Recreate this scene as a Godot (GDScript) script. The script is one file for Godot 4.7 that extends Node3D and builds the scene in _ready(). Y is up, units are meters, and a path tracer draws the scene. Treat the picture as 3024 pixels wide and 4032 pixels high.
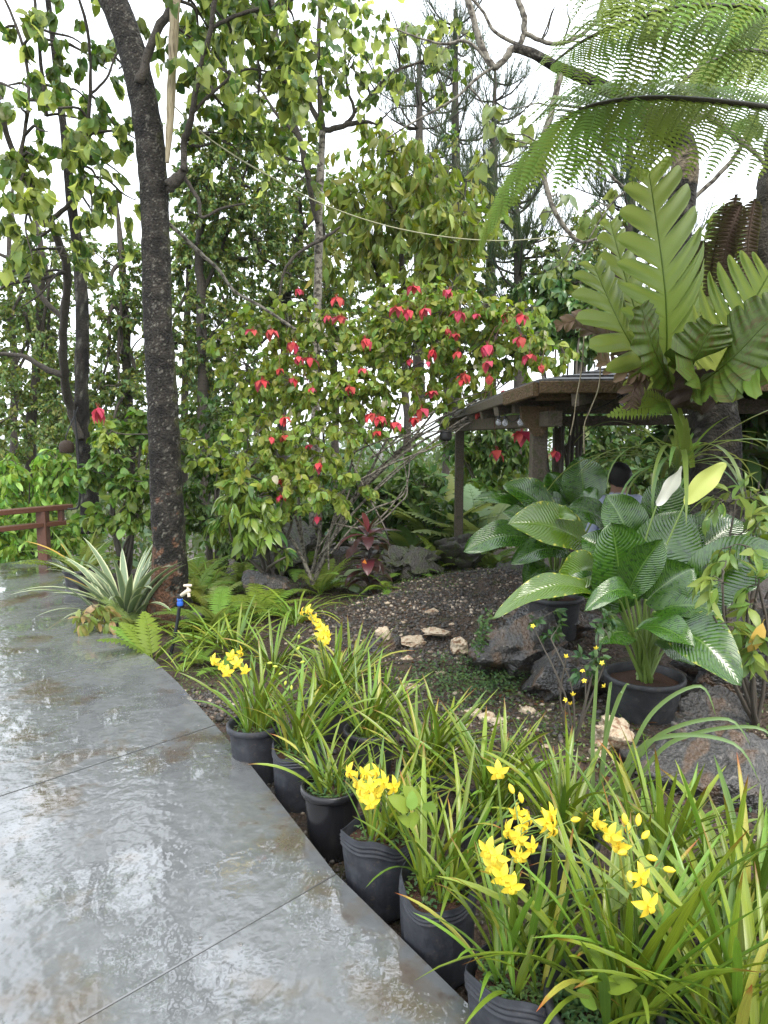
extends Node3D

var rng := RandomNumberGenerator.new()
var M := {}
var taken := {}
var noise := FastNoiseLite.new()


class Geo:
	var v := PackedVector3Array()
	var uv := PackedVector2Array()
	var c := PackedColorArray()
	var idx := PackedInt32Array()
	var col := Color.WHITE
	var cuts := []

	func vert(p: Vector3, t := Vector2.ZERO) -> int:
		v.append(p)
		uv.append(t)
		c.append(col)
		return v.size() - 1

	func tri(a: int, b: int, d: int):
		idx.append(a)
		idx.append(b)
		idx.append(d)

	func quad(a: int, b: int, d: int, e: int):
		tri(a, b, d)
		tri(a, d, e)

	# flat-edged box with a small chamfer look left to separate corner vertices
	func box(xf: Transform3D, size: Vector3):
		var h := size * 0.5
		for ax in 3:
			for sg in [-1.0, 1.0]:
				var n := Vector3.ZERO
				n[ax] = sg
				var u := Vector3.ZERO
				u[(ax + 1) % 3] = 1.0
				var w := n.cross(u)
				var q := []
				for k in [[-1, -1], [1, -1], [1, 1], [-1, 1]]:
					var p: Vector3 = (n + u * k[0] + w * k[1]) * h
					q.append(vert(xf * p, Vector2(p.dot(u), p.dot(w))))
				quad(q[0], q[3], q[2], q[1])

	# box with chamfered long edges, along local x
	func beam(xf: Transform3D, size: Vector3, ch := 0.006):
		var hy := size.y * 0.5
		var hz := size.z * 0.5
		var prof := [Vector2(-hy + ch, -hz), Vector2(hy - ch, -hz), Vector2(hy, -hz + ch), Vector2(hy, hz - ch), Vector2(hy - ch, hz), Vector2(-hy + ch, hz), Vector2(-hy, hz - ch), Vector2(-hy, -hz + ch)]
		for k in 8:
			var a: Vector2 = prof[k]
			var b: Vector2 = prof[(k + 1) % 8]
			var q := []
			for e in [[-0.5, a], [0.5, a], [0.5, b], [-0.5, b]]:
				q.append(vert(xf * Vector3(size.x * e[0], e[1].x, e[1].y), Vector2(size.x * e[0], k)))
			quad(q[0], q[1], q[2], q[3])
		for s in [-0.5, 0.5]:
			var q := []
			for p in prof:
				q.append(vert(xf * Vector3(size.x * s, p.x, p.y)))
			for k in range(1, 7):
				if s > 0:
					tri(q[0], q[k], q[k + 1])
				else:
					tri(q[0], q[k + 1], q[k])

	func tube(pts: Array, rad: Array, sides := 8, rough := 0.0, nz: FastNoiseLite = null, caps := true, tint = null):
		var n := pts.size()
		var t: Vector3 = (pts[1] - pts[0]).normalized()
		var side := t.cross(Vector3.UP if absf(t.y) < 0.9 else Vector3.RIGHT).normalized()
		var base := v.size()
		var along := 0.0
		for k in n:
			var t2: Vector3 = (pts[mini(k + 1, n - 1)] - pts[maxi(k - 1, 0)]).normalized()
			if t2.length() < 0.5:
				t2 = t
			side = (side - t2 * side.dot(t2)).normalized()
			var up := t2.cross(side)
			if k > 0:
				along += (pts[k] - pts[k - 1]).length()
			for s in sides:
				var a := TAU * s / sides
				var d := side * cos(a) + up * sin(a)
				var r: float = rad[k]
				var p: Vector3 = pts[k] + d * r
				if rough > 0.0:
					p += d * r * rough * nz.get_noise_3dv(p * 30.0)
				if tint != null:
					col = tint.call(p, d)
				vert(p, Vector2(float(s) / sides, along))
			t = t2
		for k in n - 1:
			for s in sides:
				var a := base + k * sides + s
				var b := base + k * sides + (s + 1) % sides
				quad(a, a + sides, b + sides, b)
		if caps:
			for e in [0, n - 1]:
				var cc := vert(pts[e])
				for s in sides:
					var a: int = base + e * sides + s
					var b: int = base + e * sides + (s + 1) % sides
					if e == 0:
						tri(cc, a, b)
					else:
						tri(cc, b, a)

	func lathe(prof: Array, sides: int, xf := Transform3D.IDENTITY, wob = null):
		var base := v.size()
		for k in prof.size():
			for s in sides:
				var a := TAU * s / sides
				var p: Vector2 = prof[k]
				var q := Vector3(cos(a) * p.x, p.y, sin(a) * p.x)
				if wob != null:
					q = wob.call(q, k, a)
				vert(xf * q, Vector2(float(s) / sides, p.y))
		for k in prof.size() - 1:
			for s in sides:
				var a := base + k * sides + s
				var b := base + k * sides + (s + 1) % sides
				quad(a, a + sides, b + sides, b)

	# grid of (nu+1) x (nv+1) points from fn(u, w) -> Vector3
	func sheet(nu: int, nv: int, fn: Callable, tint = null):
		var base := v.size()
		for j in nv + 1:
			for k in nu + 1:
				var u := float(k) / nu
				var w := float(j) / nv
				if tint != null:
					col = tint.call(u, w)
				vert(fn.call(u, w), Vector2(u, w))
		for j in nv:
			for k in nu:
				var a := base + j * (nu + 1) + k
				quad(a, a + 1, a + nu + 2, a + nu + 1)

	func add(o: Geo, xf: Transform3D, tint = null):
		var base := v.size()
		for p in o.v:
			v.append(xf * p)
		uv.append_array(o.uv)
		if tint == null:
			c.append_array(o.c)
		else:
			for k in o.v.size():
				c.append(tint)
		for k in o.idx:
			idx.append(base + k)

	func cut():
		cuts.append([v.size(), idx.size()])

	# one geometry per piece marked with cut()
	func split() -> Array:
		var out := []
		for k in cuts.size():
			var a = cuts[k]
			var b = cuts[k + 1] if k + 1 < cuts.size() else [v.size(), idx.size()]
			var g := Geo.new()
			g.v = v.slice(a[0], b[0])
			g.uv = uv.slice(a[0], b[0])
			g.c = c.slice(a[0], b[0])
			for i in range(a[1], b[1]):
				g.idx.append(idx[i] - a[0])
			out.append(g)
		return out

	func mesh() -> ArrayMesh:
		var nn := PackedVector3Array()
		nn.resize(v.size())
		for k in range(0, idx.size(), 3):
			var a := idx[k]
			var b := idx[k + 1]
			var d := idx[k + 2]
			var f := (v[d] - v[a]).cross(v[b] - v[a])
			nn[a] += f
			nn[b] += f
			nn[d] += f
		for k in nn.size():
			nn[k] = nn[k].normalized() if nn[k].length_squared() > 1e-18 else Vector3.UP
		var arr := []
		arr.resize(Mesh.ARRAY_MAX)
		arr[Mesh.ARRAY_VERTEX] = v
		arr[Mesh.ARRAY_NORMAL] = nn
		arr[Mesh.ARRAY_TEX_UV] = uv
		arr[Mesh.ARRAY_COLOR] = c
		arr[Mesh.ARRAY_INDEX] = idx
		var m := ArrayMesh.new()
		m.add_surface_from_arrays(Mesh.PRIMITIVE_TRIANGLES, arr)
		return m


func rf(a: float, b: float) -> float:
	return rng.randf_range(a, b)


func rv(s := 1.0) -> Vector3:
	return Vector3(rf(-s, s), rf(-s, s), rf(-s, s))


func pick(a: Array):
	return a[rng.randi() % a.size()]


func numbered(called: String) -> String:
	if not taken.has(called):
		taken[called] = 0
		return called
	taken[called] += 1
	return "%s_%03d" % [called, taken[called]]


func tag(o: Node, label: String, category: String, group := "", kind := ""):
	o.set_meta("label", label)
	o.set_meta("category", category)
	if group:
		o.set_meta("group", group)
	if kind:
		o.set_meta("kind", kind)
	return o


func thing(called: String, label: String, category: String, at := Vector3.ZERO, group := "") -> Node3D:
	var o := Node3D.new()
	o.name = numbered(called)
	add_child(o)
	o.position = at
	tag(o, label, category, group)
	return o


# a mesh given in world coordinates, hung under its thing
func part(parent: Node3D, called: String, mesh: Mesh, m: Material, xf := Transform3D.IDENTITY, in_world := true) -> MeshInstance3D:
	var o := MeshInstance3D.new()
	o.name = called
	o.mesh = mesh
	o.material_override = m
	o.cast_shadow = GeometryInstance3D.SHADOW_CASTING_SETTING_ON
	parent.add_child(o, true)
	if in_world:
		var up := Transform3D.IDENTITY
		var q: Node = parent
		while q != self and q is Node3D:
			up = q.transform * up
			q = q.get_parent()
		o.transform = up.affine_inverse() * xf
	else:
		o.transform = xf
	return o


func parts(parent: Node3D, called: String, g: Geo, m: Material):
	for q in g.split():
		part(parent, called, q.mesh(), m)


func solo(called: String, mesh: Mesh, m: Material, label: String, category: String, group := "", kind := "", at := Vector3.ZERO) -> MeshInstance3D:
	var o := MeshInstance3D.new()
	o.name = numbered(called)
	o.mesh = mesh
	o.material_override = m
	add_child(o)
	o.position = at
	return tag(o, label, category, group, kind)


func multi(parent: Node3D, called: String, mesh: Mesh, m: Material, xfs: Array, cols: Array, label := "", category := "") -> MultiMeshInstance3D:
	var mm := MultiMesh.new()
	mm.transform_format = MultiMesh.TRANSFORM_3D
	mm.use_colors = true
	mm.mesh = mesh
	mm.instance_count = xfs.size()
	var inv := Transform3D.IDENTITY
	var q: Node = parent
	while q != self and q is Node3D:
		inv = q.transform * inv
		q = q.get_parent()
	inv = inv.affine_inverse()
	for k in xfs.size():
		mm.set_instance_transform(k, inv * xfs[k])
		mm.set_instance_color(k, cols[k % cols.size()])
	var o := MultiMeshInstance3D.new()
	o.name = called if parent != self else numbered(called)
	o.multimesh = mm
	o.material_override = m
	o.set_meta("kind", "stuff")
	parent.add_child(o, true)
	if label:
		o.set_meta("label", label)
	if category:
		o.set_meta("category", category)
	return o


func cr(pts: Array, per: int) -> Array:
	var out := []
	var n := pts.size()
	for k in n - 1:
		var a: Vector3 = pts[maxi(k - 1, 0)]
		var b: Vector3 = pts[k]
		var c: Vector3 = pts[k + 1]
		var d: Vector3 = pts[mini(k + 2, n - 1)]
		for s in per:
			out.append(b.cubic_interpolate(c, a, d, float(s) / per))
	out.append(pts[n - 1])
	return out


func radii(n: int, r: Array) -> Array:
	var out := []
	for k in n:
		var t := float(k) / maxi(n - 1, 1) * (r.size() - 1)
		var a := mini(int(t), r.size() - 2)
		out.append(lerpf(r[a], r[a + 1], t - a))
	return out


func limb(g: Geo, pts: Array, r: Array, sides := 7, per := 5, rough := 0.25) -> Array:
	var p := cr(pts, per)
	for k in range(1, p.size() - 1):
		p[k] += rv(0.25) * r[r.size() - 1 if k > p.size() / 2 else 0]
	g.cut()
	g.tube(p, radii(p.size(), r), sides, rough, noise)
	return p


# y runs along d, z towards up
func frame(d: Vector3, up: Vector3, at: Vector3, s := Vector3.ONE) -> Transform3D:
	var y := d.normalized()
	var x := y.cross(up)
	if x.length() < 0.05:
		x = y.cross(Vector3(0.31, 0.7, 0.64))
	x = x.normalized()
	var z := x.cross(y)
	return Transform3D(Basis(x * s.x, y * s.y, z * s.z), at)


# ---- leaf shapes: base at the origin, along +y, face to +z, unit length
func profile(kind: String, t: float) -> float:
	match kind:
		"heart":
			return pow(maxf(sin(PI * pow(clampf(t * 0.93 + 0.07, 0, 1), 0.62)), 0.0), 0.8) * 0.42 * (1.0 - 0.35 * t * t) + 0.002
		"ovate":
			return pow(maxf(sin(PI * pow(clampf(t, 0, 1), 0.72)), 0.0), 0.9) * 0.29 * (1.0 - 0.25 * t) + 0.002
		"round":
			return pow(maxf(sin(PI * pow(clampf(t, 0, 1), 0.8)), 0.0), 0.7) * 0.37 * (1.0 - 0.2 * t) + 0.002
		"lance":
			return pow(maxf(sin(PI * pow(clampf(t, 0, 1), 0.75)), 0.0), 1.0) * 0.14 + 0.002
		"oblong":
			return pow(maxf(sin(PI * pow(clampf(t, 0, 1), 0.9)), 0.0), 0.6) * 0.2 + 0.002
		"strap":
			return 0.5 * minf(1.0, 0.55 + 1.2 * t) * pow(1.0 - pow(t, 3.5), 0.75) + 0.01
		"sword":
			return 0.5 * minf(1.0, 0.6 + 1.4 * t) * pow(1.0 - pow(t, 2.2), 0.9) + 0.01
	return 0.2


func leaf_geo(kind: String, rows := 5, half := 1, fold := 0.25, bend := 0.5, twist := 0.0, wide := 1.0, wave := 0.0, tail := 0.0) -> Geo:
	var g := Geo.new()
	var p := Vector3.ZERO
	var ang := 0.0
	var centre := []
	for j in rows + 1:
		centre.append([p, ang])
		ang = -bend * float(j + 1) / rows
		p += Vector3(0, cos(ang), sin(ang)) / rows
	var na := half * 2
	for j in rows + 1:
		var t := float(j) / rows
		var w := profile(kind, t) * wide
		var a: float = centre[j][1]
		var nrm := Vector3(0, -sin(a), cos(a))
		var tw := twist * t
		for k in na + 1:
			var u := float(k) / na * 2.0 - 1.0
			var x := u * w
			var lift := absf(u) * w * fold + wave * w * sin(t * 9.0 + u * 2.0) * absf(u)
			var q := Vector3(x, 0, 0) + nrm * lift
			q = q.rotated(Vector3(0, cos(a), sin(a)), tw)
			if kind == "heart" or kind == "round":
				q += Vector3(0, -absf(u) * 0.13 * (1.0 - t) * (1.0 - t), 0)
			g.vert(centre[j][0] + q, Vector2(u * 0.5 + 0.5, t))
	for j in rows:
		for k in na:
			var a := j * (na + 1) + k
			g.quad(a, a + 1, a + na + 2, a + na + 1)
	if tail > 0.0:
		var q := [Vector3(0, 0, 0), Vector3(0, -tail * 0.5, 0.02), Vector3(0, -tail, 0.06)]
		g.tube(q, [0.012, 0.01, 0.012], 3, 0.0, null, false)
	return g


# ---- bipinnate / pinnate frond pieces
func pinna_geo(n: int, wide: float, slant := 0.35, curl := 0.3) -> Geo:
	var g := Geo.new()
	g.tube([Vector3(0, 0, 0), Vector3(0, 0.5, 0), Vector3(0, 1, -curl * 0.4)], [0.008, 0.006, 0.003], 3, 0.0, null, false)
	for k in n:
		var t := (k + 0.6) / n
		var l := wide * pow(sin(PI * minf(1.0, 0.18 + t * 0.8)), 0.8) * (1.0 - 0.4 * t)
		var w := 0.38 / n
		var y := t
		var z := -curl * 0.4 * maxf(0.0, t - 0.5) * 2.0
		for s in [-1.0, 1.0]:
			var d := Vector3(s, slant, 0).normalized()
			var e := Vector3(0, 1, 0)
			var a := Vector3(0, y, z)
			w = 0.36 / n
			var i0 := g.vert(a - e * w)
			var i1 := g.vert(a + d * l * 0.55 - e * w * 0.9 + Vector3(0, 0, 0.10 * l))
			var i2 := g.vert(a + d * l + Vector3(0, 0, -0.12 * l))
			var i3 := g.vert(a + d * l * 0.5 + e * w + Vector3(0, 0, 0.10 * l))
			var i4 := g.vert(a + e * w)
			g.tri(i0, i1, i3)
			g.tri(i1, i2, i3)
			g.tri(i0, i3, i4)
	return g


# a once-divided fern frond along a path bending down; unit length
func frond_geo(n: int, wide: float, bend: float, slant := 0.25, tooth := 1.0, fill := 0.42) -> Geo:
	var g := Geo.new()
	var path := []
	var ang := []
	var p := Vector3.ZERO
	for k in 13:
		var a := -bend * k / 12.0
		path.append(p)
		ang.append(a)
		p += Vector3(0, cos(a), sin(a)) / 12.0
	g.tube(path, radii(13, [0.011, 0.008, 0.003]), 4, 0.0, null, false)
	for k in n:
		var t := 0.12 + 0.87 * (k + 0.5) / n
		var f := t * 12.0
		var i := mini(int(f), 11)
		var at: Vector3 = path[i].lerp(path[i + 1], f - i)
		var a: float = lerpf(ang[i], ang[i + 1], f - i)
		var y := Vector3(0, cos(a), sin(a))
		var z := Vector3(0, -sin(a), cos(a))
		var l := wide * pow(maxf(0.02, sin(PI * pow(minf(1.0, 0.1 + t * 0.9), 0.9))), 0.75)
		var w := fill / n
		for s in [-1.0, 1.0]:
			var jit := rf(-0.08, 0.08)
			var d: Vector3 = (Vector3(s, 0, 0) + y * (slant + jit) + z * rf(-0.05, 0.12)).normalized()
			var i0 := g.vert(at - y * w * 0.8)
			var i1 := g.vert(at + d * l * 0.45 - y * w * tooth + z * 0.03 * l)
			var i2 := g.vert(at + d * l - z * 0.16 * l)
			var i3 := g.vert(at + d * l * 0.45 + y * w * tooth + z * 0.03 * l)
			var i4 := g.vert(at + y * w * 0.8)
			g.tri(i0, i1, i3)
			g.tri(i1, i2, i3)
			g.tri(i0, i3, i4)
	return g


func rock_geo(seed_: int, size: Vector3, rough := 0.35, nu := 22, nv := 14, sharp := 0.0) -> Geo:
	var nz := FastNoiseLite.new()
	nz.seed = seed_
	nz.frequency = 0.9
	nz.fractal_octaves = 4
	var cuts := []
	var r := RandomNumberGenerator.new()
	r.seed = seed_
	for k in 7:
		cuts.append([Vector3(r.randf_range(-1, 1), r.randf_range(-0.6, 1), r.randf_range(-1, 1)).normalized(), r.randf_range(0.62, 0.9)])
	var g := Geo.new()
	g.sheet(nu, nv, func(u, w):
		var th: float = TAU * u
		var ph: float = PI * w
		var d := Vector3(sin(ph) * cos(th), cos(ph), sin(ph) * sin(th))
		var k := 1.0 + rough * nz.get_noise_3dv(d * 1.3) + rough * 0.35 * nz.get_noise_3dv(d * 4.5)
		var p := d * k
		for cut in cuts:
			var over: float = p.dot(cut[0]) - cut[1]
			if over > 0.0:
				p -= cut[0] * over * (0.55 + 0.45 * sharp)
		return p * size)
	return g



# ---------------------------------------------------------------- materials
func lin(r: float, g: float, b: float) -> Color:
	return Color(r, g, b).linear_to_srgb()


func nimg(size: int, seed_: int, freq: float, oct := 4, kind := FastNoiseLite.TYPE_SIMPLEX_SMOOTH) -> Image:
	var n := FastNoiseLite.new()
	n.noise_type = kind
	n.seed = seed_
	n.frequency = freq * 512.0 / size
	n.fractal_octaves = oct
	var im := n.get_seamless_image(size, size)
	im.convert(Image.FORMAT_L8)
	return im


func paint(size: int, fields: Array, fn: Callable) -> ImageTexture:
	var data := []
	for f in fields:
		data.append(f.get_data())
	var out := PackedByteArray()
	out.resize(size * size * 3)
	var vals := []
	vals.resize(data.size())
	for i in size * size:
		for k in data.size():
			vals[k] = data[k][i] / 255.0
		var c: Color = fn.call(vals, i)
		out[i * 3] = clampi(int(c.r * 255.0), 0, 255)
		out[i * 3 + 1] = clampi(int(c.g * 255.0), 0, 255)
		out[i * 3 + 2] = clampi(int(c.b * 255.0), 0, 255)
	return ImageTexture.create_from_image(Image.create_from_data(size, size, false, Image.FORMAT_RGB8, out))


func gray(im: Image) -> ImageTexture:
	return ImageTexture.create_from_image(im)


func bumps(im: Image, strength: float) -> ImageTexture:
	var b := im.duplicate()
	b.convert(Image.FORMAT_RGBA8)
	b.bump_map_to_normal_map(strength)
	return ImageTexture.create_from_image(b)


func plain(color: Color, rough := 0.8, spec := 0.5) -> StandardMaterial3D:
	var m := StandardMaterial3D.new()
	m.albedo_color = color
	m.roughness = rough
	m.metallic_specular = spec
	return m


func planar(m: StandardMaterial3D, scale_: float, in_world := true) -> StandardMaterial3D:
	m.uv1_triplanar = true
	m.uv1_world_triplanar = in_world
	m.uv1_scale = Vector3.ONE * scale_
	m.uv1_triplanar_sharpness = 4.0
	return m


func leafy(color: Color, rough := 0.42, thru := 0.6, tinted := false) -> StandardMaterial3D:
	var m := plain(color, rough, 0.5)
	m.cull_mode = BaseMaterial3D.CULL_DISABLED
	m.backlight_enabled = true
	m.backlight = Color(0.95, 1.0, 0.5) * thru
	m.vertex_color_use_as_albedo = tinted
	return m


# a handful of leaf greens round one base colour (linear values)
func greens(r: float, g: float, b: float, spread := 0.25, n := 5, rough := 0.4, thru := 0.6) -> Array:
	var out := []
	for k in n:
		var t := rf(-1, 1) * spread
		var y := rf(-1, 1) * spread * 0.8
		out.append(leafy(lin(r * (1 + t + y), g * (1 + t), b * (1 + t - y * 0.8)), rough, thru))
	return out


func tints(r: float, g: float, b: float, spread := 0.3, n := 64, odd := Color(0, 0, 0, 0), odd_share := 0.0) -> Array:
	var out := []
	for k in n:
		var t := rf(-1, 1) * spread
		var y := rf(-1, 1) * spread * 0.8
		if rng.randf() < odd_share:
			out.append(Color(odd.r * (1 + t), odd.g * (1 + t), odd.b * (1 + t)))
		else:
			out.append(Color(r * (1 + t + y), g * (1 + t), b * (1 + t - y * 0.8)))
	return out


func materials():
	noise.seed = 5
	noise.frequency = 0.12
	noise.fractal_octaves = 4
	var fine := nimg(512, 1, 0.05, 5)
	var mid := nimg(512, 2, 0.014, 4)
	var wide := nimg(512, 3, 0.006, 3)
	var spots := nimg(512, 4, 0.03, 3, FastNoiseLite.TYPE_CELLULAR)
	M.fine_n = bumps(fine, 6.0)
	M.mid_n = bumps(mid, 10.0)
	# wet grey deck boards: brown film of dirt in blotches, a water film with small ripples
	var S := 1024
	var d_fine := nimg(S, 11, 0.07, 5)
	var d_mid := nimg(S, 12, 0.018, 5)
	var d_wide := nimg(S, 13, 0.0055, 4)
	var d_wet := nimg(S, 14, 0.010, 5)
	var d_rip := nimg(S, 15, 0.075, 3)
	var deck := StandardMaterial3D.new()
	deck.albedo_texture = paint(S, [d_fine, d_mid, d_wide], func(q, _i):
		var stain: float = clampf((q[2] * 0.6 + q[1] * 0.55 + q[0] * 0.22 - 0.73) * 4.5, 0, 1)
		var c := Color(0.385, 0.395, 0.40).lerp(Color(0.335, 0.295, 0.25), stain * 0.75)
		var speck: float = clampf((q[0] - 0.66) * 6.0, 0, 1) * clampf((q[2] - 0.45) * 5.0, 0, 1)
		c = c.lerp(Color(0.27, 0.24, 0.22), speck * 0.6)
		return c * (0.93 + 0.14 * q[0]))
	deck.roughness_texture = paint(S, [d_wet, d_fine], func(q, _i):
		var wet: float = clampf((q[0] - 0.44) * 6.0, 0, 1)
		var r = lerpf(0.16, 0.012, wet) + 0.10 * (q[1] - 0.5) * (1 - wet)
		return Color(r, r, r))
	deck.roughness = 1.0
	deck.metallic_specular = 1.0
	deck.clearcoat_enabled = true
	deck.clearcoat = 1.0
	deck.clearcoat_roughness = 0.02
	deck.clearcoat_texture = paint(S, [d_wet, d_mid], func(q, _i):
		var w: float = clampf((q[0] * 0.7 + q[1] * 0.5 - 0.56) * 5.0, 0, 1)
		return Color(w, w, w))
	deck.normal_enabled = true
	deck.normal_texture = bumps(d_rip, 2.2)
	deck.normal_scale = 0.38
	M.deck = planar(deck, 1.0 / 3.4)
	M.deck_side = planar(plain(lin(0.06, 0.055, 0.05), 0.6), 1.0)
	# black-grey bark with pale lichen
	var bark := plain(Color.WHITE, 0.78, 0.4)
	bark.albedo_texture = paint(512, [fine, mid, spots], func(q, _i):
		var c := Color(0.62, 0.61, 0.60).lerp(Color(0.98, 0.97, 0.95), q[0])
		return c * lerpf(1.0, 0.72, clampf((q[1] - 0.5) * 3.0, 0, 1)))
	bark.normal_enabled = true
	bark.normal_texture = M.fine_n
	bark.normal_scale = 1.6
	bark.vertex_color_use_as_albedo = true
	M.bark = planar(bark, 1.6, true)
	var bd := bark.duplicate()
	bd.vertex_color_use_as_albedo = false
	bd.albedo_color = lin(0.115, 0.102, 0.086)
	M.bark_dark = planar(bd, 2.5, true)
	var barkp := plain(Color.WHITE, 0.8, 0.4)
	barkp.albedo_texture = paint(512, [fine, mid], func(q, _i):
		var c := Color(0.40, 0.38, 0.345).lerp(Color(0.58, 0.56, 0.51), q[0])
		return c.lerp(Color(0.25, 0.23, 0.205), clampf((q[1] - 0.45) * 5.0, 0, 1)))
	M.bark_pale = planar(barkp, 2.2, true)
	M.twig = planar(plain(lin(0.075, 0.064, 0.05), 0.75), 1.0)
	M.twig_grey = planar(barkp.duplicate(), 3.0)
	M.twig_dark = plain(lin(0.035, 0.03, 0.026), 0.7)
	# dead pole
	var pole := plain(Color.WHITE, 0.8, 0.3)
	pole.albedo_texture = paint(512, [fine, mid], func(q, _i): return Color(0.50, 0.46, 0.37).lerp(Color(0.68, 0.64, 0.54), q[0]).lerp(Color(0.36, 0.32, 0.25), clampf((q[1] - 0.55) * 4, 0, 1)))
	pole.uv1_triplanar = true
	pole.uv1_world_triplanar = true
	pole.uv1_scale = Vector3(7, 0.5, 7)
	M.pole = pole
	# soil, gravel and stones
	var soil := plain(Color.WHITE, 0.72, 0.5)
	soil.albedo_texture = paint(512, [fine, mid, spots], func(q, _i):
		var c := Color(0.185, 0.145, 0.11).lerp(Color(0.32, 0.255, 0.20), q[0])
		c = c.lerp(Color(0.20, 0.22, 0.10), clampf((q[1] - 0.55) * 5.0, 0, 1) * 0.7)
		return c)
	soil.normal_enabled = true
	soil.normal_texture = bumps(fine, 14.0)
	M.soil = planar(soil, 0.9)
	var st := plain(Color.WHITE, 0.7, 0.5)
	st.albedo_texture = paint(512, [fine, mid], func(q, _i): return Color(0.62, 0.55, 0.46).lerp(Color(0.80, 0.75, 0.66), q[0]).lerp(Color(0.50, 0.38, 0.29), clampf((q[1] - 0.52) * 4.0, 0, 1)))
	st.normal_enabled = true
	st.normal_texture = M.fine_n
	M.stone_pale = planar(st, 2.5)
	var sd := plain(Color.WHITE, 0.5, 0.6)
	sd.albedo_texture = paint(512, [fine, mid, wide], func(q, _i):
		var c := Color(0.13, 0.13, 0.13).lerp(Color(0.30, 0.29, 0.28), q[0])
		c = c.lerp(Color(0.52, 0.50, 0.47), clampf((q[1] * 0.8 + q[0] * 0.4 - 0.78) * 8.0, 0, 1) * 0.7)
		return c.lerp(Color(0.36, 0.27, 0.19), clampf((q[2] - 0.55) * 6.0, 0, 1) * 0.75))
	sd.normal_enabled = true
	sd.normal_texture = bumps(fine, 12.0)
	M.stone_dark = planar(sd, 1.6)
	var sm := sd.duplicate()
	sm.albedo_texture = paint(512, [fine, mid, wide], func(q, _i):
		var c := Color(0.14, 0.13, 0.12).lerp(Color(0.27, 0.25, 0.22), q[0])
		return c.lerp(Color(0.25, 0.29, 0.11).lerp(Color(0.16, 0.20, 0.07), q[0]), clampf((q[1] - 0.42) * 5.0, 0, 1)))
	M.stone_moss = sm
	var pb := plain(Color.WHITE, 0.55, 0.5)
	pb.vertex_color_use_as_albedo = true
	M.pebble = pb
	# timber
	var wood := plain(Color.WHITE, 0.75, 0.4)
	wood.albedo_texture = paint(512, [fine, mid], func(q, _i): return Color(0.25, 0.225, 0.19).lerp(Color(0.40, 0.365, 0.31), q[0]).lerp(Color(0.27, 0.27, 0.18), clampf((q[1] - 0.55) * 5.0, 0, 1)))
	wood.normal_enabled = true
	wood.normal_texture = M.fine_n
	M.wood = planar(wood, 2.0)
	var wroof := plain(Color.WHITE, 0.6, 0.5)
	wroof.albedo_texture = paint(512, [fine, mid], func(q, _i): return Color(0.27, 0.27, 0.275).lerp(Color(0.40, 0.40, 0.405), q[0]).lerp(Color(0.19, 0.18, 0.17), clampf((q[1] - 0.55) * 5.0, 0, 1)))
	M.roof = planar(wroof, 2.0)
	M.wood_warm = planar(wood.duplicate(), 2.0)
	M.wood_warm.albedo_color = Color(0.98, 0.88, 0.74)
	M.rail = planar(plain(lin(0.125, 0.055, 0.034), 0.42), 1.0)
	M.rail.normal_enabled = true
	M.rail.normal_texture = M.fine_n
	M.rail.normal_scale = 0.25
	# black plastic pots
	M.pot = planar(plain(lin(0.022, 0.024, 0.028), 0.42, 0.5), 3.0)
	M.pot.albedo_color = Color.WHITE
	M.pot.albedo_texture = paint(512, [fine, mid, wide], func(q, _i):
		var c := Color(0.15, 0.155, 0.165).lerp(Color(0.20, 0.205, 0.215), q[0])
		return c.lerp(Color(0.33, 0.28, 0.23), clampf((q[1] * 0.7 + q[0] * 0.5 - 0.74) * 7.0, 0, 1) * 0.6).lerp(Color(0.27, 0.275, 0.28), clampf((q[2] - 0.5) * 4.0, 0, 1) * 0.5))
	M.pot.roughness_texture = paint(512, [fine, mid], func(q, _i):
		var r: float = 0.34 + 0.4 * q[1] + 0.1 * q[0]
		return Color(r, r, r))
	M.pot.roughness = 1.0
	M.pot.normal_enabled = true
	M.pot.normal_texture = M.mid_n
	M.pot.normal_scale = 0.12
	M.pot_grey = M.pot.duplicate()
	M.pot_grey.albedo_color = Color(1.0, 1.02, 1.08)
	M.pot_gloss = plain(lin(0.012, 0.012, 0.014), 0.25, 0.5)
	M.mulch = planar(plain(Color.WHITE, 0.85), 5.0)
	M.mulch.albedo_texture = paint(512, [fine, mid], func(q, _i): return Color(0.17, 0.11, 0.08).lerp(Color(0.40, 0.27, 0.19), q[0]))
	M.mulch.normal_enabled = true
	M.mulch.normal_texture = bumps(fine, 18.0)
	# leaves
	M.leaf_any = leafy(Color.WHITE, 0.42, 0.95, true)
	M.leaf_gloss = leafy(Color.WHITE, 0.28, 0.5, true)
	M.heart = greens(0.115, 0.175, 0.042, 0.32, 7, 0.38, 0.95)
	M.strap = greens(0.13, 0.19, 0.022, 0.32, 7, 0.34, 0.55)
	M.strap += M.strap
	M.strap.append(leafy(lin(0.28, 0.28, 0.05), 0.4, 0.6))
	M.musk = greens(0.235, 0.315, 0.06, 0.28, 6, 0.5, 0.95)
	M.fern = greens(0.105, 0.175, 0.022, 0.25, 5, 0.5, 0.55)
	M.broad = greens(0.085, 0.15, 0.035, 0.25, 4, 0.35, 0.5)
	for m in M.fern:
		m.metallic_specular = 0.3
	M.red = []
	for k in 7:
		M.red.append(leafy(lin(0.5 * rf(0.7, 1.1), 0.022 * rf(0.6, 2.0), 0.042 * rf(0.6, 2.0)), 0.65, 0.4))
		M.red[k].backlight = Color(1.0, 0.5, 0.5) * 0.5
	M.yellow = []
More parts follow.
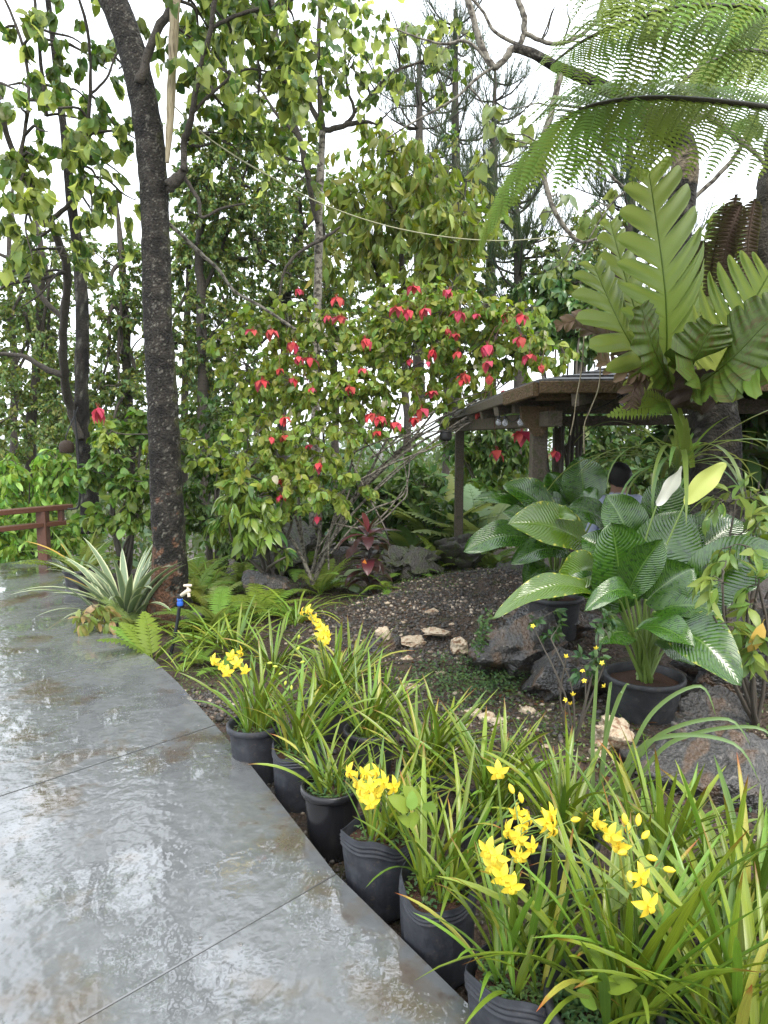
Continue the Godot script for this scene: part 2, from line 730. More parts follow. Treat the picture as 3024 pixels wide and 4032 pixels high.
	for k in 4:
		M.yellow.append(leafy(lin(0.84 * rf(0.95, 1.05), 0.62 * rf(0.92, 1.06), 0.05 * rf(0.6, 1.4)), 0.5, 0.5))
		M.yellow[k].backlight = Color(1.0, 0.9, 0.3) * 0.55
	M.bud = leafy(lin(0.45, 0.52, 0.06), 0.45, 0.4)
	M.white = leafy(lin(0.72, 0.72, 0.64), 0.55, 0.4)
	M.white.backlight = Color(1, 1, 0.9) * 0.5
	M.spathe = leafy(lin(0.50, 0.55, 0.14), 0.5, 0.5)
	M.maroon = [leafy(lin(0.045, 0.012, 0.016), 0.3, 0.3), leafy(lin(0.075, 0.016, 0.022), 0.3, 0.3), leafy(lin(0.03, 0.013, 0.012), 0.28, 0.3)]
	M.maroon_pink = leafy(lin(0.26, 0.04, 0.075), 0.35, 0.4)
	M.orange = leafy(lin(0.62, 0.20, 0.03), 0.5, 0.4)
	M.dead = [leafy(lin(0.13, 0.075, 0.045), 0.7, 0.3), leafy(lin(0.19, 0.12, 0.075), 0.7, 0.3), leafy(lin(0.075, 0.042, 0.028), 0.7, 0.3)]
	M.stem_red = plain(lin(0.10, 0.035, 0.02), 0.5)
	M.stem_green = plain(lin(0.13, 0.20, 0.04), 0.45)
	M.rachis = plain(lin(0.035, 0.03, 0.015), 0.5)
	# strap leaves: paler midrib and fine long streaks
	var si := Image.create(64, 256, false, Image.FORMAT_RGB8)
	var sl := nimg(256, 41, 0.03, 4).get_data()
	for y in 256:
		for x in 64:
			var u := absf(x / 31.5 - 1.0)
			var nz: float = sl[(y / 4 % 256) * 256 + (x * 4) % 256] / 255.0
			var k := 0.78 + 0.34 * nz + 0.18 * clampf(1.0 - u * 7.0, 0, 1) + 0.08 * sin(x * 1.3)
			si.set_pixel(x, y, Color(k, k, k * 0.95).clamp())
	var stx := ImageTexture.create_from_image(si)
	# some blades are withered brown at the tip and spotted
	for y in 256:
		for x in 64:
			var nz: float = sl[(y % 256) * 256 + (x * 4) % 256] / 255.0
			var k := clampf((y / 256.0 - 0.86 + (nz - 0.5) * 0.25) * 9.0, 0, 1) + clampf((nz - 0.74) * 12.0, 0, 1) * 0.6
			si.set_pixel(x, y, si.get_pixel(x, y).lerp(Color(0.95, 0.48, 0.6), clampf(k, 0, 1)))
	var stb := ImageTexture.create_from_image(si)
	var done := {}
	for m in M.strap:
		if done.has(m):
			continue
		done[m] = true
		m.albedo_texture = [stx, stx, stb][done.size() % 3]
		m.albedo_color = m.albedo_color * 1.12
	# ribbed peace-lily blades: pale lines between the side veins, a pale midrib, yellow edge on some
	M.lily = []
	var la := nimg(256, 31, 0.011, 2)
	var lad := la.get_data()
	for k in 3:
		var im := Image.create(256, 512, false, Image.FORMAT_RGB8)
		var hm := Image.create(256, 512, false, Image.FORMAT_RGBA8)
		for y in 512:
			for x in 256:
				var u := absf(x / 127.5 - 1.0)
				var nz: float = lad[(y % 256) * 256 + x] / 255.0
				var n2: float = lad[((y + 77) % 256) * 256 + (x + 31) % 256] / 255.0
				var ph := (y / 512.0 - u * (0.17 + 0.05 * u)) * 25.0 + (nz - 0.5) * 0.25
				var s := 0.5 + 0.5 * sin(TAU * ph)
				var c := Color(0.19, 0.325, 0.075).lerp(Color(0.28, 0.42, 0.115), s * 0.5)
				c = c.lerp(Color(0.125, 0.25, 0.06), clampf((nz - 0.5) * 2.5, 0, 1))
				if k == 1:
					c = c.lerp(Color(0.40, 0.47, 0.13), 0.35 + 0.25 * nz)
				var edge := clampf((u - 0.93 + (nz - 0.5) * 0.5) * 7.0, 0, 1)
				if k > 0:
					c = c.lerp(Color(0.70, 0.68, 0.24), edge * (0.9 if k == 1 else 0.7))
				c = c.lerp(Color(0.42, 0.52, 0.28), clampf(1.0 - u * 26.0, 0, 1) * 0.8)
				im.set_pixel(x, y, c)
				var hh := 0.5 + 0.45 * sin(TAU * ph) * clampf(u * 8.0, 0, 1)
				hm.set_pixel(x, y, Color(hh, hh, hh))
		hm.bump_map_to_normal_map(3.0)
		var m := leafy(Color.WHITE, 0.2, 0.45)
		m.metallic_specular = 0.7
		m.albedo_texture = ImageTexture.create_from_image(im)
		if k == 0:
			M.lily_n = ImageTexture.create_from_image(hm)
		m.normal_enabled = true
		m.normal_texture = M.lily_n
		m.normal_scale = 0.6
		M.lily.append(m)
	# basket-fern fronds: olive blade, dark net of veins
	var bi := Image.create(256, 256, false, Image.FORMAT_RGB8)
	for y in 256:
		for x in 256:
			var u := absf(x / 127.5 - 1.0)
			var nz: float = lad[y * 256 + x] / 255.0
			var ph := (y / 256.0 - u * 0.16) * 14.0 + (nz - 0.5) * 1.6
			var s := absf(ph - roundf(ph))
			var c := Color(0.33, 0.41, 0.13).lerp(Color(0.26, 0.35, 0.11), nz)
			c = c.lerp(Color(0.20, 0.21, 0.07), clampf(1.0 - s * 12.0, 0, 1) * 0.7)
			c = c.lerp(Color(0.34, 0.27, 0.10), clampf((nz - 0.62) * 7.0, 0, 1) * 0.6)
			bi.set_pixel(x, y, c)
	var bm := leafy(Color.WHITE, 0.45, 0.6)
	bm.albedo_texture = ImageTexture.create_from_image(bi)
	M.basket = bm
	M.lobed = greens(0.085, 0.145, 0.018, 0.15, 3, 0.42, 0.7)
	# silver-striped sword leaves
	var ai := Image.create(64, 256, false, Image.FORMAT_RGB8)
	for y in 256:
		for x in 64:
			var u := absf(x / 31.5 - 1.0)
			var nz: float = lad[((y * 2) % 256) * 256 + x * 4] / 255.0
			var fine_stripe := 0.5 + 0.5 * sin(x * 1.9)
			var c := Color(0.36, 0.44, 0.31).lerp(Color(0.52, 0.58, 0.47), fine_stripe * 0.7 + 0.3 * nz)
			c = c.lerp(Color(0.76, 0.78, 0.62), clampf((u - 0.66) * 6.0, 0, 1))
			ai.set_pixel(x, y, c)
	M.silver = leafy(Color.WHITE, 0.38, 0.35)
	M.silver.albedo_texture = ImageTexture.create_from_image(ai)
	M.silver_gold = leafy(lin(0.50, 0.33, 0.07), 0.45, 0.4)
	# small hardware
	M.hose = plain(lin(0.012, 0.014, 0.02), 0.35)
	M.blue = plain(lin(0.02, 0.11, 0.50), 0.35)
	M.cream = plain(lin(0.70, 0.60, 0.47), 0.45)
	M.black = plain(lin(0.012, 0.012, 0.012), 0.55)
	M.glass = plain(Color(0.9, 0.92, 0.95, 0.25), 0.05, 0.5)
	M.glass.transparency = BaseMaterial3D.TRANSPARENCY_ALPHA
	M.steel = plain(lin(0.22, 0.21, 0.20), 0.35)
	M.steel.metallic = 0.8
	M.rope = plain(lin(0.30, 0.30, 0.18), 0.7)
	M.cane = planar(plain(Color.WHITE, 0.75), 6.0)
	M.cane.albedo_texture = paint(512, [fine, mid], func(q, _i): return Color(0.16, 0.12, 0.09).lerp(Color(0.30, 0.23, 0.17), q[0]))



func _ready():
	# ---- camera, sky, sun, exposure
	var cam := Camera3D.new()
	cam.name = "camera"
	cam.fov = 72.0
	cam.near = 0.05
	cam.far = 900.0
	cam.position = Vector3(0, 1.5, 0)
	cam.rotation_degrees = Vector3(-6.2, 0, 0)
	add_child(cam)
	cam.current = true
	var env := Environment.new()
	var sky := Sky.new()
	var air := ProceduralSkyMaterial.new()
	air.sky_top_color = Color(0.90, 0.93, 0.97)
	air.sky_horizon_color = Color(0.93, 0.95, 0.97)
	air.sky_curve = 0.3
	air.ground_bottom_color = Color(0.22, 0.24, 0.20)
	air.ground_horizon_color = Color(0.80, 0.83, 0.84)
	air.sun_angle_max = 1.0
	sky.sky_material = air
	env.background_mode = Environment.BG_SKY
	env.sky = sky
	env.background_energy_multiplier = 1.0
	env.tonemap_mode = Environment.TONE_MAPPER_LINEAR
	env.tonemap_exposure = 3.0
	# thin mist of the wet day
	env.fog_enabled = true
	env.fog_density = 0.0004
	env.fog_light_color = Color(0.92, 0.95, 0.98)
	env.sdfgi_enabled = true
	env.ssao_enabled = true
	env.ssil_enabled = true
	var world := WorldEnvironment.new()
	world.name = "world"
	world.environment = env
	add_child(world)
	var sun := DirectionalLight3D.new()
	sun.name = "sun"
	sun.light_energy = 0.45
	sun.light_angular_distance = 30.0
	sun.light_color = Color(1.0, 0.98, 0.95)
	sun.shadow_enabled = true
	sun.rotation_degrees = Vector3(-55, 25, 0)
	add_child(sun)
	rng.seed = 20
	materials()
	leaf_library()
	# ---- setting
	build_ground()
	build_deck()
	build_railing()
	build_gazebo()
	# ---- trees and shrubs
	build_trees()
	build_back_growth()
	build_red_shrub()
	build_right_side()
	build_lilies()
	build_orchids()
	build_left_bed()
	build_stones()
	build_small_things()


var HP := [
	Vector3(0.7, -0.16, -1.6), Vector3(0.25, -0.15, -2.4), Vector3(-0.25, -0.13, -3.2), Vector3(-0.95, -0.10, -4.4), Vector3(-2.0, -0.10, -5.9), Vector3(-3.2, -0.18, -7.6), Vector3(-5.0, -0.6, -9.6), Vector3(1.3, -0.15, -1.0),
	Vector3(-1.885, -0.093, -6.000), Vector3(-0.746, -0.004, -7.000), Vector3(0.662, 0.171, -5.800), Vector3(0.126, 0.066, -4.600), Vector3(0.200, 0.025, -3.900), Vector3(0.512, 0.058, -3.400), Vector3(0.787, 0.097, -3.100), Vector3(1.351, 0.053, -3.500), Vector3(1.296, 0.031, -2.800), Vector3(1.065, 0.309, -5.900),
	Vector3(0.0, 0.15, -8.6), Vector3(2.0, 0.05, -6.4), Vector3(3.4, 0.0, -6.6), Vector3(3.0, 0.2, -3.6), Vector3(3.0, 0.0, -2.0), Vector3(-2.0, -0.1, -8.4), Vector3(2.5, 0.0, -9.0), Vector3(-0.9, -0.02, -6.5),
	Vector3(-1.5, -0.3, -2.0), Vector3(-3.0, -0.3, -5.0), Vector3(-0.8, -0.3, -0.8), Vector3(-5.0, -0.4, -7.0), Vector3(-4.0, -0.3, -2.0), Vector3(0.9, -0.08, -2.6), Vector3(1.6, 0.0, -2.1)]


func hgt(x: float, z: float) -> float:
	var s := 0.0
	var ws := 0.0
	for p in HP:
		var d: float = (p.x - x) * (p.x - x) + (p.z - z) * (p.z - z) + 0.02
		var w := 1.0 / (d * d)
		s += w * p.y
		ws += w
	var h := s / ws
	var fall: float = smoothstep(8.6 - clampf(-x * 0.15, 0, 1.0), 26.0, -z + maxf(0.0, -x - 5.0)) * 7.0
	var out: float = smoothstep(12.0, 40.0, absf(x)) * 4.0
	return h - fall - out + 0.035 * noise.get_noise_2d(x * 12.0, z * 12.0) * clampf(4.0 - fall * 3.0, 0, 1)


func on_ground(p: Vector3) -> Vector3:
	return Vector3(p.x, hgt(p.x, p.z), p.z)


func build_ground():
	var g := Geo.new()
	g.sheet(230, 230, func(u, w):
		var a: float = u * 2.0 - 1.0
		var b: float = w * 2.0 - 1.0
		var x: float = 9.0 * a + 390.0 * pow(absf(a), 8.0) * signf(a)
		var z: float = -5.0 + 9.0 * b + 390.0 * pow(absf(b), 8.0) * signf(b)
		return Vector3(x, hgt(x, z), z))
	var o := solo("ground", g.mesh(), M.soil, "dark damp garden soil sloping away behind the trees", "ground", "", "structure")
	o.set_meta("kind", "structure")
	# gravel: dark and pale chips lying on the path and along the deck edge
	var pm := rock_geo(71, Vector3(1, 0.5, 0.75), 0.8, 6, 4, 1.0).mesh()
	var xf := []
	var cols := []
	var spots := [[Vector3(0.639, 0.198, -5.600), 1.3, 3600], [Vector3(0.338, 0.132, -5.000), 0.9, 3000], [Vector3(0.987, 0.288, -5.900), 0.9, 2200], [Vector3(0.191, 0.044, -4.000), 0.7, 1000], [Vector3(0.636, 0.086, -3.200), 0.8, 1500], [Vector3(-1.058, 0.016, -4.000), 0.30, 1100], [Vector3(-0.592, -0.028, -3.200), 0.35, 900], [Vector3(-0.243, -0.022, -2.500), 0.3, 700], [Vector3(0.225, -0.031, -1.850), 0.4, 800], [Vector3(-0.036, 0.121, -5.600), 0.8, 1200], [Vector3(1.382, 0.067, -3.000), 0.8, 800], [Vector3(2.1, 0, -2.0), 0.9, 900], [Vector3(2.6, 0, -3.0), 0.9, 700]]
	for s in spots:
		for k in s[2]:
			var a := rf(0, TAU)
			var r: float = s[1] * sqrt(rng.randf()) * rf(0.6, 1.2)
			var p := Vector3(s[0].x + cos(a) * r * 1.2, 0, s[0].z + sin(a) * r)
			p.y = hgt(p.x, p.z)
			var sz := 0.0055 * pow(4.2, pow(rng.randf(), 1.6)) * (1.5 if rng.randf() < 0.06 else 1.0)
			var b := Basis.from_euler(Vector3(rf(-0.5, 0.5), rf(0, TAU), rf(-0.5, 0.5))).scaled(Vector3.ONE * sz)
			xf.append(Transform3D(b, p + Vector3(0, sz * 0.25, 0)))
			var t := rng.randf()
			var patch := noise.get_noise_2d(p.x * 16.0, p.z * 16.0) * 0.35
			if t < 0.74 - patch:
				cols.append(Color(0.038, 0.034, 0.030) * rf(0.5, 2.0))
			elif t < 0.93 - patch:
				cols.append(Color(0.12, 0.092, 0.068) * rf(0.6, 1.5))
			else:
				cols.append(Color(0.36, 0.30, 0.23) * rf(0.5, 1.2))
	# brown leaf litter
	var lx := []
	for s in [[Vector3(0.299, 0.083, -4.400), 1.0, 260], [Vector3(0.610, 0.065, -3.300), 0.7, 260], [Vector3(-0.122, 0.143, -6.200), 0.9, 240], [Vector3(0.912, 0.269, -6.200), 0.9, 160], [Vector3(-1.405, 0.064, -6.000), 0.9, 200], [Vector3(1.470, 0.063, -3.200), 0.6, 120]]:
		for k in s[2]:
			var a := rf(0, TAU)
			var r: float = s[1] * sqrt(rng.randf())
			var p := on_ground(Vector3(s[0].x + cos(a) * r, 0, s[0].z + sin(a) * r))
			lx.append(frame(Vector3(rf(-1, 1), rf(-0.1, 0.25), rf(-1, 1)), Vector3.UP + rv(0.3), p + Vector3(0, 0.008, 0), Vector3.ONE * rf(0.02, 0.055)))
	multi(self, "leaf_litter", L.small[0], M.leaf_any, lx, tints(0.12, 0.07, 0.04, 0.5), "brown dead leaves littered over the damp bed", "leaf litter")
	multi(self, "gravel", pm, M.pebble, xf, cols, "dark and pale gravel chips scattered over the garden path", "gravel")


var EDGE := [Vector2(0.95, -0.6), Vector2(0.268, -1.654), Vector2(-0.161, -2.271), Vector2(-0.601, -3.071), Vector2(-1.26, -4.169), Vector2(-1.578, -4.647), Vector2(-2.012, -5.181), Vector2(-3.044, -6.873), Vector2(-3.611, -7.961), Vector2(-4.152, -8.71), Vector2(-5.2, -7.2), Vector2(-7.5, -4.2), Vector2(-8.5, 2.0), Vector2(0.95, 2.0)]


func slab(poly: PackedVector2Array, top: float, thick: float) -> Geo:
	var g := Geo.new()
	var n := poly.size()
	if Geometry2D.is_polygon_clockwise(poly):
		poly.reverse()
	var inner: PackedVector2Array = poly
	var off := Geometry2D.offset_polygon(poly, -0.0025)
	if off.size() == 1 and off[0].size() == n:
		inner = off[0]
	var t := Geometry2D.triangulate_polygon(inner)
	var b := []
	for p in inner:
		b.append(g.vert(Vector3(p.x, top, p.y), p))
	for k in range(0, t.size(), 3):
		g.tri(b[t[k]], b[t[k + 1]], b[t[k + 2]])
	# the offset keeps the order of the corners only up to a rotation: join each side to its nearest corner
	for k in n:
		var p := poly[k]
		var q := poly[(k + 1) % n]
		var ip := near_corner(inner, p)
		var iq := near_corner(inner, q)
		var a0 := g.vert(Vector3(ip.x, top, ip.y))
		var a1 := g.vert(Vector3(iq.x, top, iq.y))
		var c0 := g.vert(Vector3(p.x, top - 0.003, p.y))
		var c1 := g.vert(Vector3(q.x, top - 0.003, q.y))
		g.quad(a0, c0, c1, a1)
		var e0 := g.vert(Vector3(p.x, top - 0.003, p.y))
		var e1 := g.vert(Vector3(q.x, top - 0.003, q.y))
		var f0 := g.vert(Vector3(p.x, top - thick, p.y))
		var f1 := g.vert(Vector3(q.x, top - thick, q.y))
		g.quad(e0, f0, f1, e1)
	return g


func near_corner(poly: PackedVector2Array, p: Vector2) -> Vector2:
	var best := poly[0]
	for q in poly:
		if q.distance_squared_to(p) < best.distance_squared_to(p):
			best = q
	return best


func build_deck():
	var root := thing("deck", "wet grey board deck with long diagonal seams", "deck")
	root.set_meta("kind", "structure")
	var outline := PackedVector2Array(EDGE)
	var d := Vector2(-1, 1).normalized()
	var n := Vector2(-1, -1).normalized()
	var step := 1.392
	var first := 2.44 * 0.7071 - step * 3.0
	for k in 12:
		var a := first + k * step + 0.0035
		var b := first + (k + 1) * step - 0.0035
		var strip := PackedVector2Array([n * a - d * 30.0, n * b - d * 30.0, n * b + d * 30.0, n * a + d * 30.0])
		for piece in Geometry2D.intersect_polygons(outline, strip):
			if absf(poly_area(piece)) < 0.02:
				continue
			part(root, "board", slab(piece, 0.0, 0.018).mesh(), M.deck)
	# joists under the boards: the seams look down on dark timber
	var under := Geometry2D.offset_polygon(outline, -0.03)
	part(root, "joist_frame", slab(under[0], -0.034, 0.11).mesh(), M.deck_side)
	# screws along the seams
	var g := Geo.new()
	g.lathe([Vector2(0.0, 0.0006), Vector2(0.0022, 0.0006), Vector2(0.003, 0.0014), Vector2(0.0052, 0.0014), Vector2(0.006, 0.0)], 8)
	var sm := g.mesh()
	for k in 9:
		var a := first + k * step
		for s in [-0.055, 0.055]:
			for j in range(-12, 18):
				var p = n * (a + s) + d * (j * 0.46 + (0.05 if s > 0 else -0.02) + k * 0.11)
				if Geometry2D.is_point_in_polygon(p, outline) and p.y < -1.3 and p.y > -5.2 and p.x > -2.6 and near_edge(outline, p) > 0.02:
					part(root, "screw", sm, M.steel, Transform3D(Basis(), Vector3(p.x, 0.0006, p.y)))


func near_edge(poly: PackedVector2Array, p: Vector2) -> float:
	var best := 1e9
	for k in poly.size():
		best = minf(best, Geometry2D.get_closest_point_to_segment(p, poly[k], poly[(k + 1) % poly.size()]).distance_to(p))
	return best


func poly_area(p: PackedVector2Array) -> float:
	var s := 0.0
	for k in p.size():
		s += p[k].cross(p[(k + 1) % p.size()])
	return s * 0.5


func beam_between(g: Geo, a: Vector3, b: Vector3, h: float, w: float, ch := 0.006):
	var x := (b - a).normalized()
	var z := x.cross(Vector3.UP).normalized() if absf(x.y) < 0.95 else x.cross(Vector3.RIGHT).normalized()
	var y := z.cross(x)
	g.beam(Transform3D(Basis(x, y, z), (a + b) * 0.5), Vector3((b - a).length(), h, w), ch)


func beam_mesh(a: Vector3, b: Vector3, h: float, w: float, ch := 0.006) -> ArrayMesh:
	var g := Geo.new()
	beam_between(g, a, b, h, w, ch)
	return g.mesh()


func build_railing():
	var pb: Vector3 = Vector3(-4.118, 0.000, -8.446)
	var root := thing("deck_railing", "low red-brown painted wooden railing at the far deck edge", "railing", pb)
	var dirv := Vector3(0.48, 0, -0.69).normalized()
	# the rails run along the far-left edge of the deck
	var edge_dir := (Vector3(-4.152, 0, -8.71) - Vector3(-5.2, 0, -7.2)).normalized()
	var top := 0.62
	part(root, "post", beam_mesh(pb + Vector3(0, 0.001, 0), pb + Vector3(0, top - 0.031, 0), 0.115, 0.115), M.rail)
	var p2: Vector3 = pb - edge_dir * 1.9
	part(root, "post", beam_mesh(p2 + Vector3(0, 0.001, 0), p2 + Vector3(0, top - 0.031, 0), 0.115, 0.115), M.rail)
	part(root, "top_rail", beam_mesh(p2 - edge_dir * 2.0 + Vector3(0, top, 0), pb + edge_dir * 0.36 + Vector3(0, top, 0), 0.06, 0.13), M.rail)
	part(root, "lower_rail", beam_mesh(p2 - edge_dir * 2.0 + Vector3(0, 0.43, 0), pb + edge_dir * 0.26 + Vector3(0, 0.43, 0), 0.055, 0.135), M.rail)
	part(root, "end_upright", beam_mesh(pb + edge_dir * 0.235 + Vector3(0, 0.458, 0), pb + edge_dir * 0.235 + Vector3(0, top - 0.031, 0), 0.06, 0.07), M.rail)


func build_gazebo():
	var c0: Vector3 = Vector3(1.084, 0.360, -4.900)
	var root := thing("gazebo", "weathered timber shelter with grey plank roof behind the big glossy leaves", "gazebo", Vector3(c0.x, 0.2, c0.z))
	var post := func(px_top: Vector3, base_y: float, w: float, m):
		part(root, "post", beam_mesh(Vector3(px_top.x, base_y, px_top.z), px_top, w, w, 0.005), m)
	post.call(Vector3(1.069, 1.676, -4.900), 0.1, 0.105, M.wood)
	post.call(Vector3(0.768, 1.573, -7.200), 0.30, 0.085, M.wood)
	post.call(Vector3(1.822, 1.575, -7.400), -0.1, 0.10, M.wood)
	post.call(Vector3(3.520, 1.695, -7.400), -0.1, 0.10, M.wood)
	post.call(Vector3(2.837, 1.692, -4.900), 0.0, 0.105, M.wood)
	var yb := 1.70
	# beams on the posts
	var A: Vector3 = Vector3(1.069, 1.692, -4.900)
	var B: Vector3 = Vector3(2.837, 1.692, -4.900)
	var C: Vector3 = Vector3(0.768, 1.587, -7.200)
	var D: Vector3 = Vector3(3.669, 1.623, -7.400)
	A.y = yb; B.y = yb; C.y = yb - 0.07; D.y = yb - 0.03
	var right := (B - A).normalized()
	var back := (C - A).normalized()
	part(root, "beam", beam_mesh(A - right * 0.18, B + right * 0.5, 0.10, 0.12), M.wood)
	part(root, "beam", beam_mesh(A - back * 0.30 + Vector3(0, -0.101, 0), C + back * 0.3 + Vector3(0, -0.03, 0), 0.10, 0.10), M.wood)
	part(root, "beam", beam_mesh(C + Vector3(-0.2, 0, 0), D + Vector3(0.3, 0, 0), 0.10, 0.10), M.wood)
	part(root, "beam", beam_mesh(B + Vector3(0, -0.101, 0), D + Vector3(0, -0.1, 0), 0.10, 0.10), M.wood)
	# carved bracket in front of the corner post: an inverted trapezoid plate
	var g := Geo.new()
	var o: Vector3 = Vector3(1.029, 1.610, -4.780)
	var prof := [Vector2(-0.115, 0.085), Vector2(0.115, 0.085), Vector2(0.115, 0.02), Vector2(0.03, -0.115), Vector2(-0.012, -0.115), Vector2(-0.105, 0.0)]
	var top := []
	for s in [0.03, -0.03]:
		var q := []
		for p in prof:
			q.append(g.vert(o + Vector3(p.x, p.y, s)))
		for k in range(1, 5):
			if s > 0:
				g.tri(q[0], q[k], q[k + 1])
			else:
				g.tri(q[0], q[k + 1], q[k])
	for k in 6:
		var p: Vector2 = prof[k]
		var q: Vector2 = prof[(k + 1) % 6]
		g.quad(g.vert(o + Vector3(p.x, p.y, 0.03)), g.vert(o + Vector3(q.x, q.y, 0.03)), g.vert(o + Vector3(q.x, q.y, -0.03)), g.vert(o + Vector3(p.x, p.y, -0.03)))
	part(root, "bracket", g.mesh(), M.wood_warm)
	# brace at the rear post
	var pr: Vector3 = Vector3(1.822, 1.575, -7.400)
	part(root, "brace", beam_mesh(pr + Vector3(0.02, -0.28, 0), pr + Vector3(0.26, -0.05, 0), 0.07, 0.06), M.wood)
	# roof: front eave, left eave, slope rising to a ridge on the right
	var e0: Vector3 = Vector3(0.801, 1.772, -4.700)
	var e1: Vector3 = Vector3(0.945, 1.821, -4.350)
	var e2 := Vector3(3.6, e1.y + 0.02, -4.35)
	var e3: Vector3 = Vector3(0.769, 1.734, -7.600)
	var e4 := Vector3(4.2, e3.y, -7.9)
	var r0 := Vector3(2.6, 2.18, -6.1)
	var r1 := Vector3(4.3, 2.25, -6.1)
	var fascia := Geo.new()
	part(root, "fascia", beam_mesh(e1 + Vector3(0.0, -0.03, 0.01), e2 + Vector3(0, -0.03, 0.01), 0.075, 0.035), M.wood_warm)
	part(root, "fascia", beam_mesh(e0 + Vector3(0, -0.035, 0), e1 + Vector3(-0.02, -0.04, 0.0), 0.085, 0.04), M.wood_warm)
	part(root, "fascia", beam_mesh(e3 + Vector3(0, -0.03, 0), e0 + Vector3(0, -0.03, 0), 0.07, 0.035), M.wood)
	part(root, "fascia", beam_mesh(Vector3(0.960, 1.749, -4.500), Vector3(1.462, 1.760, -4.500), 0.065, 0.05), M.wood_warm)
	# planks of the roof: front slope, left slope, back slope
	var slopes := [[e1, e2, r1, r0, 9], [e0, e1, r0, r0, 3], [e3, e0, r0, r0, 9], [e4, e3, r0, r1, 8]]
	for s in slopes:
		var nrow: int = s[4]
		for k in nrow:
			var t0 := float(k) / nrow
			var t1 := float(k + 1) / nrow + 0.02
			var a: Vector3 = s[0].lerp(s[3], t0)
			var b: Vector3 = s[1].lerp(s[2], t0)
			var c: Vector3 = s[1].lerp(s[2], minf(t1, 1.0))
			var d: Vector3 = s[0].lerp(s[3], minf(t1, 1.0))
			var up := (b - a).cross(d - a).normalized()
			if up.length() < 0.5:
				continue
			if up.y < 0:
				up = -up
			var h := Geo.new()
			var lift := up * 0.02
			var q := []
			for e in [a + lift, b + lift, c + up * 0.004, d + up * 0.004, a, b, c - up * 0.02, d - up * 0.02]:
				q.append(e)
			for f in [[0, 1, 2, 3], [7, 6, 5, 4], [4, 5, 1, 0], [5, 6, 2, 1], [6, 7, 3, 2], [7, 4, 0, 3]]:
				var w := []
				for e in f:
					w.append(h.vert(q[e]))
				h.quad(w[0], w[1], w[2], w[3])
			part(root, "roof_plank", h.mesh(), M.roof)
	# rafters
	for k in 6:
		var t := (k + 0.5) / 6.0
		var a := e1.lerp(e2, t)
		var b := r0.lerp(r1, t)
		part(root, "rafter", beam_mesh(a + Vector3(0, -0.1, 0), b + Vector3(0, -0.1, 0), 0.09, 0.05), M.wood)
	for k in 4:
		var t := (k + 0.5) / 4.0
		var a := e0.lerp(e3, t)
		part(root, "rafter", beam_mesh(a + Vector3(0, -0.09, 0), r0 + Vector3(0, -0.1, 0), 0.08, 0.05), M.wood)
	# string of clear bulbs under the front and left eaves
	var bulbs := [Vector3(0.871, 1.600, -5.400), Vector3(0.886, 1.593, -5.200), Vector3(0.931, 1.590, -4.850), Vector3(1.143, 1.594, -4.720), Vector3(1.544, 1.710, -4.600), Vector3(1.682, 1.557, -5.600)]
	var bg := Geo.new()
	bg.lathe([Vector2(0.001, -0.026), Vector2(0.013, -0.023), Vector2(0.021, -0.010), Vector2(0.021, 0.004), Vector2(0.013, 0.018), Vector2(0.009, 0.026)], 12)
	var cg := Geo.new()
	cg.lathe([Vector2(0.010, 0.024), Vector2(0.012, 0.026), Vector2(0.012, 0.048), Vector2(0.001, 0.050)], 10)
	var string_ := thing("bulb_string", "black cable with unlit clear glass bulbs hung under the shelter eaves", "string lights", bulbs[0])
	var pts := []
	for b in bulbs:
		pts.append(b + Vector3(0, 0.055, 0))
	pts.remove_at(5)
	var sg := Geo.new()
	var path := []
	for k in pts.size() - 1:
		for j in 8:
			var t := j / 8.0
			path.append(pts[k].lerp(pts[k + 1], t) - Vector3(0, 0.05 * sin(PI * t), 0))
	path.append(pts[pts.size() - 1])
	sg.tube(path, radii(path.size(), [0.004, 0.004]), 5)
	part(string_, "cable", sg.mesh(), M.black)
	for k in 5:
		var s := part(string_, "bulb", bg.mesh(), M.glass, Transform3D(Basis(), bulbs[k]))
		part(s, "socket", cg.mesh(), M.black, Transform3D(Basis(), bulbs[k]))



# ---------------------------------------------------------------- foliage
var L := {}


